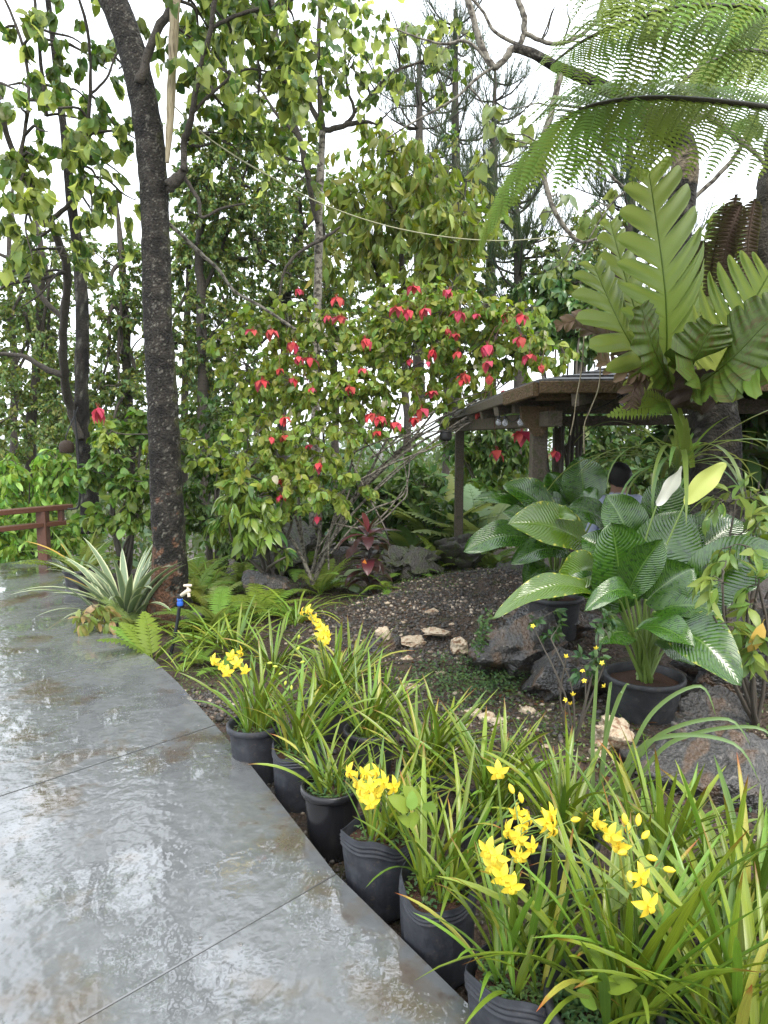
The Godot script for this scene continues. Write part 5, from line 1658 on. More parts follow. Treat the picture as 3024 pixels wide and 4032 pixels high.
func build_right_side():
	# ---- mossy tree carrying the basket fern
	var path := [Vector3(2.087, 0.588, -4.300), Vector3(2.049, 0.993, -4.300), Vector3(2.018, 1.334, -4.300), Vector3(1.990, 1.613, -4.300), Vector3(1.959, 1.838, -4.350), Vector3(1.843, 2.065, -4.400), Vector3(1.793, 2.332, -4.500), Vector3(1.830, 2.607, -4.600), Vector3(1.857, 2.860, -4.600), Vector3(1.875, 3.083, -4.600), Vector3(1.868, 3.248, -4.600), Vector3(1.817, 3.352, -4.600), Vector3(1.708, 3.423, -4.600), Vector3(1.604, 3.499, -4.600), Vector3(1.458, 3.581, -4.600), Vector3(1.258, 3.677, -4.600), Vector3(1.054, 3.755, -4.600), Vector3(0.910, 3.830, -4.600), Vector3(0.790, 3.865, -4.600)]
	var t := thing("mossy_tree", "thick mossy trunk at right bending up to a pale-banded curved bough", "tree", path[0])
	var g := Geo.new()
	var p := cr(path, 10)
	g.tube(p, radii(p.size(), [0.20, 0.17, 0.15, 0.14, 0.14, 0.12, 0.095, 0.085, 0.082, 0.08, 0.08, 0.078, 0.07, 0.05, 0.042, 0.036, 0.033, 0.030, 0.026]), 26, 0.16, noise, true, func(q, d):
		var c := trunk_tint(q, d, -99.0, 0.25 if q.y < 2.1 else -0.6)
		if q.y < 2.0:
			c = c * 1.3
		elif q.y > 3.05 and q.y < 3.62 and noise.get_noise_3d(q.x * 8.0, q.y * 60.0, q.z * 8.0) > -0.12:
			c = Color(0.30, 0.25, 0.18) * (0.8 + noise.get_noise_3dv(q * 200.0))
		elif q.y > 3.8:
			c = c * 1.9
		return c)
	part(t, "trunk", g.mesh(), M.bark)
	var gl := Geo.new()
	var limbs := []
	limbs.append(limb(gl, [Vector3(0.790, 3.865, -4.600), Vector3(0.740, 3.795, -4.600), Vector3(0.678, 3.753, -4.600), Vector3(0.611, 3.849, -4.600), Vector3(0.561, 3.976, -4.600), Vector3(0.503, 4.161, -4.600)], [0.026, 0.02, 0.02, 0.02, 0.018]))
	limbs.append(limb(gl, [Vector3(0.829, 3.875, -4.600), Vector3(0.856, 3.950, -4.600), Vector3(0.848, 4.055, -4.600), Vector3(0.784, 4.187, -4.600)], [0.02, 0.018, 0.016]))
	limbs.append(limb(gl, [Vector3(1.094, 3.731, -4.600), Vector3(1.058, 3.575, -4.600), Vector3(1.022, 3.434, -4.600), Vector3(0.981, 3.248, -4.600), Vector3(1.008, 3.069, -4.600), Vector3(1.086, 2.872, -4.600), Vector3(1.227, 2.720, -4.600), Vector3(1.343, 2.734, -4.600)], [0.024, 0.02, 0.018, 0.014, 0.008]))
	limbs.append(limb(gl, [Vector3(0.838, 3.875, -4.600), Vector3(0.681, 3.950, -4.600), Vector3(0.594, 4.082, -4.600), Vector3(0.480, 4.187, -4.600)], [0.012, 0.01, 0.008]))
	limbs.append(limb(gl, [Vector3(0.851, 3.950, -4.600), Vector3(0.993, 3.891, -4.600), Vector3(1.163, 3.910, -4.600), Vector3(1.301, 4.029, -4.600), Vector3(1.324, 4.187, -4.600)], [0.014, 0.012, 0.008]))
	limbs.append(limb(gl, [Vector3(0.678, 3.753, -4.600), Vector3(0.571, 3.683, -4.600), Vector3(0.430, 3.562, -4.600), Vector3(0.202, 3.440, -4.600), Vector3(0.016, 3.331, -4.600)], [0.010, 0.008, 0.004]))
	limbs.append(limb(gl, [Vector3(0.655, 3.763, -4.600), Vector3(0.512, 3.897, -4.600), Vector3(0.370, 3.883, -4.600), Vector3(0.200, 3.923, -4.600), Vector3(0.058, 3.976, -4.600)], [0.010, 0.008, 0.004]))
	limbs.append(limb(gl, [Vector3(1.851, 3.393, -4.700), Vector3(2.021, 3.510, -4.700), Vector3(2.203, 3.398, -4.700), Vector3(2.387, 3.258, -4.700), Vector3(2.544, 3.089, -4.700)], [0.03, 0.022, 0.016, 0.01]))
	limbs.append(limb(gl, [Vector3(1.988, 2.860, -4.900), Vector3(1.763, 3.038, -4.900), Vector3(1.542, 3.186, -4.900), Vector3(1.382, 3.362, -4.900)], [0.012, 0.01, 0.006]))
	limbs.append(limb(gl, [Vector3(1.997, 3.009, -4.900), Vector3(2.189, 3.186, -4.900), Vector3(2.362, 3.392, -4.900), Vector3(2.470, 3.653, -4.900)], [0.018, 0.014, 0.01]))
	limbs.append(limb(gl, [Vector3(1.992, 3.098, -4.900), Vector3(1.818, 3.216, -4.900), Vector3(1.546, 3.068, -4.900), Vector3(1.369, 2.800, -4.900)], [0.010, 0.008, 0.004]))
	parts(t, "limb", gl, M.bark_pale)
	gl = Geo.new()
	limb(gl, [Vector3(1.864, 1.889, -4.300), Vector3(1.640, 1.943, -4.300), Vector3(1.442, 2.039, -4.300), Vector3(1.272, 2.147, -4.300), Vector3(1.091, 2.188, -4.300)], [0.11, 0.075, 0.05, 0.03], 10, 5, 0.5)
	limb(gl, [Vector3(1.554, 1.998, -4.300), Vector3(1.492, 2.161, -4.300), Vector3(1.418, 2.322, -4.300), Vector3(1.369, 2.535, -4.300), Vector3(1.350, 2.693, -4.300)], [0.05, 0.04, 0.03, 0.02], 8, 5, 0.5)
	parts(t, "limb", gl, M.cane)
	crown(t, limbs, [reg(Vector3(0.746, 3.467, -4.600), 60, 60, 7), reg(Vector3(0.737, 3.286, -4.700), 50, 50, 5), reg(Vector3(1.040, 3.970, -4.400), 30, 20, 2), reg(Vector3(1.069, 2.976, -4.700), 50, 50, 5), reg(Vector3(1.223, 2.655, -4.800), 60, 30, 4), reg(Vector3(0.117, 4.003, -4.700), 60, 30, 5), reg(Vector3(0.378, 3.922, -4.700), 60, 30, 4), reg(Vector3(2.306, 3.496, -4.800), 60, 60, 8), reg(Vector3(1.485, 3.039, -5.000), 60, 60, 6)],
		{"leaf": L.heart, "size": 0.10, "per": 3, "droop": 1.2, "out": 0.2, "flat": 0.2, "mats": greens(0.11, 0.16, 0.04, 0.2), "cols": tints(0.11, 0.16, 0.04, 0.25), "pieces": 200, "subs": 3, "thick": 0.006, "twig": M.twig_grey, "bark": M.twig_grey})
	# ---- basket fern
	var nest: Vector3 = Vector3(1.666, 1.756, -3.950)
	var f := thing("basket_fern", "huge lobed olive-green fern perched on the mossy trunk", "fern", nest)
	var fr := [
		[Vector3(1.538, 1.765, -3.900), Vector3(1.420, 2.198, -3.650), Vector3(1.294, 2.778, -3.600), 0.32, 0.21, 10, Vector3(0.1, 0.25, 1), 0],
		[Vector3(1.771, 1.765, -3.900), Vector3(1.736, 2.001, -3.550), Vector3(1.804, 2.255, -3.400), 0.26, 0.26, 9, Vector3(-0.3, 0.3, 1), 0],
		[Vector3(1.506, 1.765, -3.900), Vector3(1.238, 2.022, -3.700), Vector3(1.083, 2.368, -3.750), 0.20, 0.20, 8, Vector3(0.4, 0.5, 1), 1],
		[Vector3(1.557, 1.772, -4.000), Vector3(1.382, 2.156, -3.950), Vector3(1.236, 2.659, -4.000), 0.16, 0.15, 9, Vector3(0.3, 0.3, 1), 1],
		[Vector3(1.609, 1.772, -4.000), Vector3(1.650, 2.014, -4.000), Vector3(1.801, 2.487, -4.100), 0.2, 0.2, 8, Vector3(-0.2, 0.2, 1), 1],
		[Vector3(1.750, 1.759, -3.800), Vector3(1.781, 1.829, -3.400), Vector3(1.876, 1.911, -3.200), 0.2, 0.2, 8, Vector3(-0.2, 0.6, 1), 0]]
	for a in fr:
		part(f, "frond", lobed_frond(a[0], a[1], a[2], a[3], a[4], a[5], a[6]).mesh(), M.lobed[a[7]])
	# broad veined nest fronds, shallow lobes
	for a in [[Vector3(1.533, 1.759, -3.800), Vector3(1.340, 1.911, -3.550), Vector3(1.245, 2.125, -3.500), 0.13, 0.11, 6, Vector3(0.3, 0.3, 1)], [Vector3(1.654, 1.762, -3.750), Vector3(1.671, 1.867, -3.450), Vector3(1.818, 2.090, -3.300), 0.20, 0.20, 7, Vector3(-0.2, 0.5, 1)], [Vector3(1.581, 1.767, -3.750), Vector3(1.515, 1.861, -3.500), Vector3(1.551, 2.022, -3.400), 0.15, 0.14, 6, Vector3(0, 0.5, 1)]]:
		part(f, "nest_frond", lobed_frond(a[0], a[1], a[2], a[3], a[4], a[5], a[6], 0.75, 0.45).mesh(), M.basket)
	# brown root mass and old stalks
	var rk := rock_geo(501, Vector3(0.20, 0.12, 0.16), 0.9, 30, 18)
	part(f, "root_mass", rk.mesh(), M.cane, Transform3D(Basis(), nest + Vector3(0.05, 0.02, 0.02)))
	for a in [[Vector3(1.438, 1.877, -3.900), Vector3(1.257, 2.001, -3.900), Vector3(1.028, 2.099, -3.900)], [Vector3(1.426, 1.844, -3.800), Vector3(1.245, 1.835, -3.700), Vector3(1.099, 1.905, -3.700)], [Vector3(1.402, 1.844, -3.800), Vector3(1.297, 1.740, -3.700), Vector3(1.288, 1.645, -3.700)], [Vector3(1.421, 1.938, -4.000), Vector3(1.182, 2.140, -4.000), Vector3(0.952, 2.102, -4.000)]]:
		part(f, "dead_frond", lobed_frond(a[0], a[1], a[2], 0.07, 0.07, 7, Vector3(0.2, 0.4, 1)).mesh(), pick(M.dead))
	# small fern below the nest
	var sf := thing("small_fern", "small light green fern sprouting from the mossy trunk under the basket fern", "fern", Vector3(1.609, 1.633, -4.050))
	for k in 6:
		var tips := [Vector3(1.294, 1.564, -3.850), Vector3(1.582, 1.741, -3.900), Vector3(1.722, 1.728, -3.900), Vector3(1.462, 1.590, -3.900), Vector3(1.344, 1.678, -3.900), Vector3(1.496, 1.539, -3.850)]
		var b: Vector3 = Vector3(1.614, 1.657, -4.000)
		var d: Vector3 = tips[k] - b
		part(sf, "frond", pick(L.fern_small), pick(M.fern), frame(d + Vector3(0, 0.12, 0), Vector3(0, 0.5, 1), b, Vector3.ONE * d.length() * 1.05))
	# ---- hanging dark root curtains at the right edge
	var rt := thing("hanging_roots", "curtain of dead brown fern stalks hanging by the right edge trunk", "dead fern", Vector3(1.916, 2.342, -3.900))
	for k in 5:
		var a: Vector3 = [Vector3(1.868, 2.772, -3.900), Vector3(1.845, 2.740, -3.950), Vector3(1.918, 2.716, -3.800), Vector3(1.796, 2.587, -4.100), Vector3(1.896, 2.724, -3.900)][k]
		var b: Vector3 = [Vector3(1.859, 2.245, -3.900), Vector3(1.757, 2.255, -3.950), Vector3(1.906, 2.274, -3.800), Vector3(1.732, 2.284, -4.100), Vector3(1.807, 2.294, -3.900)][k]
		part(rt, "dead_frond", lobed_frond(a, a.lerp(b, 0.5) + rv(0.03), b, 0.06, 0.06, 24, Vector3(rf(-0.3, 0.3), 0, 1), 0.1, 0.2).mesh(), M.dead[2])
	g = Geo.new()
	limb(g, [Vector3(2.516, 0.212, -4.000), Vector3(2.436, 0.814, -4.000), Vector3(2.320, 1.605, -4.000), Vector3(2.216, 2.014, -4.000), Vector3(2.122, 2.314, -4.000), Vector3(2.082, 2.561, -4.000), Vector3(2.102, 2.852, -4.000), Vector3(2.168, 3.210, -4.000)], [0.09, 0.085, 0.08, 0.07, 0.06], 12, 8, 0.4)
	part(rt, "stem", g.mesh(), M.bark_dark)
	# ---- tree fern: crown outside the frame, fronds reaching in
	var tf := thing("tree_fern", "giant feathery tree fern fronds arching in from the top right corner", "tree fern", on_ground(Vector3(2.555, 0.710, -3.300)))
	g = Geo.new()
	var top: Vector3 = Vector3(2.265, 2.716, -3.200)
	g.tube(cr([on_ground(Vector3(2.555, 0.710, -3.300)), Vector3(2.444, 1.798, -3.300), top], 24), radii(49, [0.12, 0.09, 0.085]), 22, 0.6, noise)
	part(tf, "trunk", g.mesh(), M.cane)
	var pin := [pinna_geo(22, 0.2, 0.4, 0.35).mesh(), pinna_geo(22, 0.2, 0.4, 1.1).mesh()]
	var rach := [
		[[Vector3(2.161, 2.734, -3.100), Vector3(1.875, 2.811, -3.100), Vector3(1.600, 2.857, -3.100), Vector3(1.330, 2.886, -3.100), Vector3(1.099, 2.895, -3.100), Vector3(0.926, 2.877, -3.100), Vector3(0.811, 2.842, -3.100), Vector3(0.700, 2.792, -3.200), Vector3(0.581, 2.671, -3.300), Vector3(0.499, 2.522, -3.400), Vector3(0.472, 2.415, -3.450)], 0.42],
		[[Vector3(2.010, 2.688, -2.900), Vector3(1.734, 3.011, -2.900), Vector3(1.476, 3.116, -2.900), Vector3(1.299, 3.138, -2.900), Vector3(1.104, 3.128, -2.900), Vector3(0.928, 3.078, -2.900), Vector3(0.769, 3.014, -2.900), Vector3(0.646, 2.927, -2.900)], 0.42],
		[[Vector3(2.367, 2.893, -3.400), Vector3(2.044, 3.113, -3.400), Vector3(1.785, 3.212, -3.400), Vector3(1.595, 3.228, -3.400), Vector3(1.431, 3.153, -3.400), Vector3(1.290, 3.024, -3.400), Vector3(1.191, 2.853, -3.400), Vector3(1.132, 2.711, -3.400)], 0.36],
		[[Vector3(1.807, 2.596, -2.600), Vector3(1.583, 2.900, -2.600), Vector3(1.381, 3.078, -2.600), Vector3(1.155, 3.151, -2.600), Vector3(0.934, 3.137, -2.600), Vector3(0.795, 3.048, -2.600), Vector3(0.735, 2.944, -2.600)], 0.42],
		[[Vector3(2.570, 3.082, -3.700), Vector3(2.215, 3.385, -3.700), Vector3(1.982, 3.470, -3.700), Vector3(1.798, 3.492, -3.700), Vector3(1.643, 3.417, -3.700), Vector3(1.536, 3.277, -3.700), Vector3(1.497, 3.126, -3.700)], 0.4],
		[[Vector3(2.056, 2.671, -2.900), Vector3(2.078, 2.961, -2.900), Vector3(2.073, 3.227, -2.900), Vector3(1.984, 3.455, -2.900)], 0.4], [[Vector3(1.860, 2.550, -2.600), Vector3(1.986, 2.688, -2.600), Vector3(2.134, 2.658, -2.600), Vector3(2.280, 2.488, -2.600)], 0.4]]
	for r in rach:
		var pts := cr(r[0], 8)
		var fg := Geo.new()
		fg.tube(pts, radii(pts.size(), [0.016, 0.012, 0.009, 0.004]), 6, 0.0, null, false)
		var fo := part(tf, "frond", fg.mesh(), M.rachis)
		var total := 0.0
		for k in range(1, pts.size()):
			total += pts[k].distance_to(pts[k - 1])
		var n := int(total / 0.068)
		for k in n:
			var u := 0.14 + 0.85 * (k + 0.5) / n
			var fi := u * (pts.size() - 1)
			var i := mini(int(fi), pts.size() - 2)
			var at: Vector3 = pts[i].lerp(pts[i + 1], fi - i)
			var y: Vector3 = (pts[i + 1] - pts[i]).normalized()
			var side := y.cross(Vector3(0, 1, 0.25).normalized()).normalized()
			var ln: float = r[1] * pow(maxf(0.05, sin(PI * pow(minf(1, 0.14 + 0.83 * u), 0.9))), 0.8)
			for s in [-1.0, 1.0]:
				var d: Vector3 = side * 0.6 + y * 0.6 + Vector3.UP * 0.42 if s > 0 else side * -0.45 + y * 0.55 + Vector3.DOWN * 0.8
				var face := (Vector3(0, 0.8, 0.5) if s > 0 else Vector3(0, 0.45, 0.9)) + rv(0.12)
				part(fo, "pinna", pin[1] if s > 0 else pin[0], pick(M.fern), frame(d + rv(0.06), face, at, Vector3.ONE * ln * rf(0.92, 1.06)))
	# ---- long arching leaves beside the mossy trunk
	var sp := thing("arching_grass_plant", "plant with long thin arching leaves against the mossy trunk", "plant", Vector3(1.703, 1.180, -4.100))
	fan_of(sp, "leaf", Vector3(1.710, 1.314, -4.100), 30, L.arch, greens(0.085, 0.145, 0.035, 0.3), 0.55, 1.05, 0.35, 1.2, 0.04)
	part(sp, "leaf", leaf_geo("sword", 9, 2, 0.3, 0.3, 0.1, 0.12).mesh(), M.fern[0], frame(Vector3(-0.25, 1, 0.1), Vector3(0, 0, 1), Vector3(1.747, 1.319, -4.000), Vector3.ONE * 0.42))
	fan_of(sp, "leaf", Vector3(1.683, 1.386, -3.950), 7, L.sword, M.fern, 0.3, 0.45, 0.3, 1.1, 0.03)
	# ---- leafy sprays at the right edge
	var rs := thing("narrow_leaved_shrub", "light green narrow-leaved shrub at the right edge beside the big glossy leaves", "shrub", on_ground(Vector3(1.860, 0.452, -3.400)))
	g = Geo.new()
	limbs = []
	for e in [Vector3(1.756, 1.180, -3.500), Vector3(1.919, 1.266, -3.600), Vector3(1.711, 0.978, -3.300), Vector3(1.558, 0.886, -3.200), Vector3(1.732, 0.843, -3.200), Vector3(1.479, 0.694, -3.100), Vector3(1.708, 0.694, -3.100)]:
		var b := on_ground(Vector3(1.871, 0.452, -3.400))
		limbs.append(limb(g, [b, b.lerp(e, 0.5) + rv(0.08), e], [0.012, 0.009, 0.004], 5, 5))
	parts(rs, "stem", g, M.twig)
	crown(rs, limbs, [reg(Vector3(1.780, 1.157, -3.500), 70, 45, 18), reg(Vector3(1.828, 1.008, -3.400), 40, 60, 14), reg(Vector3(1.670, 0.934, -3.300), 60, 40, 9), reg(Vector3(1.517, 0.810, -3.150), 40, 40, 6), reg(Vector3(1.715, 0.756, -3.200), 40, 50, 10), reg(Vector3(1.523, 0.652, -3.100), 50, 30, 5), reg(Vector3(1.695, 0.566, -3.100), 30, 40, 7)],
		{"leaf": L.lance, "size": 0.115, "per": 6, "droop": 0.45, "out": 0.8, "flat": 1.2, "mats": greens(0.125, 0.19, 0.035, 0.3, 6), "cols": tints(0.125, 0.19, 0.035, 0.3), "pieces": 290, "subs": 3, "thick": 0.004})
	var yl := rs
	part(yl, "leaf", L.oblong[0], M.silver_gold, frame(Vector3(-0.3, -1, 0.2), Vector3(0, 0.2, 1), Vector3(1.678, 0.676, -3.050), Vector3.ONE * 0.16))


# ---------------------------------------------------------------- peace lilies
func blade(base: Vector3, tip: Vector3, w: float, sag: float, roll: float, wave := 0.02, face_hint := Vector3(0, 0.6, 1)) -> Geo:
	var g := Geo.new()
	var len_ := base.distance_to(tip)
	var y0 := (tip - base).normalized()
	var x0 := y0.cross(face_hint).normalized()
	var z0 := x0.cross(y0)
	var ph := rf(0, 6)
	g.sheet(8, 26, func(u, t):
		var a: float = u * 2.0 - 1.0
		var ww: float = w * 0.5 * pow(maxf(sin(PI * pow(t, 0.88)), 0.0), 0.62) + 0.001
		var bow: float = 4.0 * t * (1.0 - t)
		var c: Vector3 = base.lerp(tip, t) + (Vector3.UP * 0.75 + z0 * 0.5) * sag * len_ * bow
		# droop past the middle
		var k: float = roll * (t - 0.3)
		var xx: Vector3 = x0.rotated(y0, k)
		var zz: Vector3 = z0.rotated(y0, k)
		return c + xx * a * ww + zz * (absf(a) * ww * 0.28 + wave * sin(t * 11.0 + ph + a) * absf(a) * absf(a)))
	return g


func lily_leaf(root: Node3D, crown_at: Vector3, base: Vector3, tip: Vector3, w: float, m: Material, sag := 0.12, roll := 0.0, hint := Vector3(0, 0.6, 1)):
	var g := Geo.new()
	var mid := crown_at.lerp(base, 0.55) + Vector3(0, 0.03, 0)
	var pts := cr([crown_at + rv(0.02), mid, base, base.lerp(tip, 0.06)], 5)
	g.tube(pts, radii(pts.size(), [0.012, 0.008, 0.006, 0.004]), 7, 0.0, null, false)
	var o := part(root, "leaf", blade(base, tip, w, sag, roll, 0.012, hint).mesh(), m)
	part(o, "stalk", g.mesh(), M.stem_green)


func pot_profile(h: float, rt: float, rb: float, rim := 0.012) -> Array:
	return [Vector2(0.001, 0.0), Vector2(rb * 0.96, 0.0), Vector2(rb, 0.008), Vector2(lerpf(rb, rt, 0.25), h * 0.25), Vector2(lerpf(rb, rt, 0.5), h * 0.5), Vector2(lerpf(rb, rt, 0.75), h * 0.75), Vector2(rt * 0.985, h - 0.036), Vector2(rt, h - 0.034), Vector2(rt + rim, h - 0.03), Vector2(rt + rim * 1.2, h - 0.016), Vector2(rt + rim, h - 0.003), Vector2(rt + rim * 0.4, h), Vector2(rt - 0.006, h - 0.006), Vector2(rt - 0.01, h - 0.05), Vector2(rt - 0.02, h * 0.55)]


func make_pot(root: Node3D, at: Vector3, h: float, rt: float, rb: float, m: Material, style := "rim", soil := 0.05):
	var g := Geo.new()
	if style == "rim":
		g.lathe(pot_profile(h, rt, rb), 44, Transform3D(Basis(), at))
	else:
		# soft nursery pot: thin wall, bent rim, bands near the top and upright ribs
		var prof := [Vector2(0.001, 0.0), Vector2(rb * 0.95, 0.0), Vector2(rb, 0.012)]
		for k in 10:
			prof.append(Vector2(lerpf(rb, rt, (k + 1) / 11.0), h * (k + 1) / 12.0))
		for b in 3:
			var y := h - 0.052 + b * 0.014
			prof.append(Vector2(rt * 0.995, y))
			prof.append(Vector2(rt + 0.0035, y + 0.003))
			prof.append(Vector2(rt + 0.0035, y + 0.008))
			prof.append(Vector2(rt * 0.995, y + 0.011))
		prof.append(Vector2(rt, h))
		prof.append(Vector2(rt - 0.003, h))
		prof.append(Vector2(rt - 0.006, h - 0.06))
		prof.append(Vector2(rt - 0.015, h * 0.6))
		var ph := rf(0, TAU)
		g.lathe(prof, 72, Transform3D(Basis(), at), func(q, k, a):
			var f: float = q.y / h
			var out := Vector3(cos(a), 0, sin(a))
			var rib := 0.0
			var ra := fposmod(a + ph, TAU / 9.0)
			if ra < TAU / 72.0 * 1.5 and f < 0.82 and f > 0.06:
				rib = 0.0035
			var bend: float = (0.045 * sin(2.0 * a + ph) + 0.02 * sin(3.0 * a + ph * 2.0)) * f * f * rt * 1.6
			return q + out * (rib + bend) + Vector3(0, (0.018 * sin(2.0 * a + ph * 1.7) + 0.008 * sin(5.0 * a)) * f * f, 0))
	part(root, "pot", g.mesh(), m)
	var s := Geo.new()
	var rr := rt - 0.012
	s.sheet(16, 5, func(u, w):
		var a: float = TAU * u
		var r: float = w * rr
		return at + Vector3(cos(a) * r, h - soil + 0.012 * noise.get_noise_2d(cos(a) * r * 300.0, sin(a) * r * 300.0) + 0.012 * (1.0 - w), sin(a) * r))
	part(root, "soil", s.mesh(), M.mulch)


func build_lilies():
	var c: Vector3 = Vector3(1.353, 0.270, -3.550)
	var gy := hgt(c.x, c.z)
	var t := thing("peace_lily", "large glossy ribbed-leaf plant in a black tub, nearest the camera", "potted plant", Vector3(c.x, gy, c.z), "big glossy-leaved potted plants")
	var ph := 0.30
	make_pot(t, Vector3(c.x, c.y - ph + 0.0, c.z), ph, 0.19, 0.15, M.pot, "rim", 0.045)
	var cr0 := c + Vector3(0, -0.03, 0)
	var lf := [
		[Vector3(1.218, 0.609, -3.520), Vector3(1.110, 1.078, -3.420), 115, 0, 0.05, 0.0, Vector3(0.1, 0.25, 1)],
		[Vector3(1.372, 0.633, -3.620), Vector3(1.575, 1.108, -3.700), 112, 0, 0.06, 0.0, Vector3(-0.3, 0.2, 1)],
		[Vector3(1.207, 0.698, -3.450), Vector3(1.319, 1.012, -3.300), 62, 0, 0.10, 0.5, Vector3(-0.5, 0.2, 1)],
		[Vector3(1.301, 0.669, -3.450), Vector3(1.497, 0.862, -3.350), 80, 0, 0.10, 0.0, Vector3(0.0, 0.6, 1)],
		[Vector3(1.569, 0.765, -3.700), Vector3(1.950, 1.032, -3.800), 100, 0, 0.10, 0.0, Vector3(-0.2, 0.5, 1)],
		[Vector3(1.325, 0.628, -3.400), Vector3(1.574, 0.668, -3.200), 60, 0, 0.14, 0.0, Vector3(0.0, 0.8, 1)],
		[Vector3(1.293, 0.579, -3.300), Vector3(1.547, 0.422, -2.950), 98, 2, 0.16, 0.3, Vector3(0.1, 0.8, 1)],
		[Vector3(1.482, 0.651, -3.450), Vector3(1.887, 0.967, -3.300), 100, 0, 0.10, 0.0, Vector3(0.0, 0.8, 1)],
		[Vector3(1.197, 0.662, -3.500), Vector3(0.820, 0.737, -3.400), 52, 0, 0.12, 0.0, Vector3(0.1, 0.9, 1)],
		[Vector3(1.063, 0.709, -3.450), Vector3(0.516, 0.644, -3.250), 44, 1, 0.16, 0.2, Vector3(0.0, 0.9, 1)],
		[Vector3(1.129, 0.805, -3.600), Vector3(0.825, 0.732, -3.400), 62, 1, 0.16, -0.3, Vector3(0.2, 0.7, 1)],
		[Vector3(1.217, 0.721, -3.350), Vector3(0.914, 0.698, -3.150), 40, 0, 0.18, 0.3, Vector3(0.1, 0.9, 1)],
		[Vector3(1.347, 0.882, -3.750), Vector3(1.183, 1.182, -3.750), 82, 0, 0.08, 0.0, Vector3(0.1, 0.4, 1)],
		[Vector3(1.460, 0.866, -3.850), Vector3(1.580, 1.272, -3.900), 100, 0, 0.06, 0.0, Vector3(0.3, 0.2, 1)],
		[Vector3(1.459, 0.705, -3.750), Vector3(1.672, 1.077, -3.800), 90, 0, 0.06, 0.0, Vector3(-0.3, 0.3, 1)],
		[Vector3(1.452, 0.564, -3.600), Vector3(1.809, 0.663, -3.600), 80, 0, 0.10, 0.0, Vector3(0.0, 0.9, 1)],
		[Vector3(1.211, 0.574, -3.300), Vector3(1.358, 0.575, -3.000), 60, 0, 0.12, 0.0, Vector3(0.0, 0.8, 0.7)],
		[Vector3(1.525, 0.360, -3.700), Vector3(1.871, 0.381, -3.800), 80, 0, 0.10, 0.0, Vector3(0.0, 0.9, 1)],
		[Vector3(1.507, 0.687, -3.600), Vector3(1.821, 0.867, -3.550), 84, 0, 0.10, 0.0, Vector3(-0.1, 0.7, 1)],
		[Vector3(1.286, 0.740, -3.700), Vector3(1.058, 0.958, -3.750), 80, 0, 0.10, 0.0, Vector3(0.2, 0.6, 1)],
		[Vector3(1.210, 0.564, -3.600), Vector3(0.987, 0.788, -3.650), 74, 2, 0.12, 0.0, Vector3(0.2, 0.7, 1)],
		[Vector3(1.373, 0.484, -3.450), Vector3(1.498, 0.391, -3.300), 66, 0, 0.12, 0.0, Vector3(0.1, 0.9, 0.8)],
		[Vector3(1.250, 0.494, -3.500), Vector3(1.040, 0.491, -3.350), 60, 0, 0.12, 0.0, Vector3(0.1, 0.9, 0.8)],
		[Vector3(1.629, 0.730, -3.750), Vector3(2.004, 0.715, -3.700), 80, 0, 0.10, 0.0, Vector3(0.0, 0.8, 1)]]
	for a in lf:
		lily_leaf(t, cr0 + rv(0.03) * Vector3(1, 0, 1), a[0], a[1], a[2] * -a[0].z / 1522.0 * 1.3, M.lily[a[3]], a[4], a[5], a[6])
	# spathes on tall stalks
	for a in [[Vector3(1.399, 1.142, -3.600), Vector3(1.522, 1.342, -3.600), 34, M.white, Vector3(1.341, 0.907, -3.600), Vector3(0.4, 0.2, 1)], [Vector3(1.498, 1.157, -3.500), Vector3(1.695, 1.365, -3.500), 42, M.spathe, Vector3(1.346, 0.746, -3.500), Vector3(0.2, 0.5, 1)]]:
		var g := Geo.new()
		var pts := cr([cr0, cr0.lerp(a[4], 0.6) + Vector3(0.01, 0, 0), a[4], a[0]], 6)
		g.tube(pts, radii(pts.size(), [0.007, 0.005, 0.0045]), 6, 0.0, null, false)
		var st := part(t, "flower_stalk", g.mesh(), M.stem_green)
		part(st, "spathe", blade(a[0], a[1], a[2] * 3.6 / 1522.0, 0.08, 0.5, 0.008, a[5]).mesh(), a[3])
	# rear plant
	c = Vector3(1.110, 0.469, -4.500)
	t = thing("peace_lily", "second glossy ribbed-leaf potted plant standing behind against the shelter post", "potted plant", Vector3(c.x, c.y - 0.28, c.z), "big glossy-leaved potted plants")
	make_pot(t, Vector3(c.x, c.y - 0.28, c.z), 0.28, 0.17, 0.14, M.pot, "rim", 0.04)
	cr0 = c + Vector3(0, -0.03, 0)
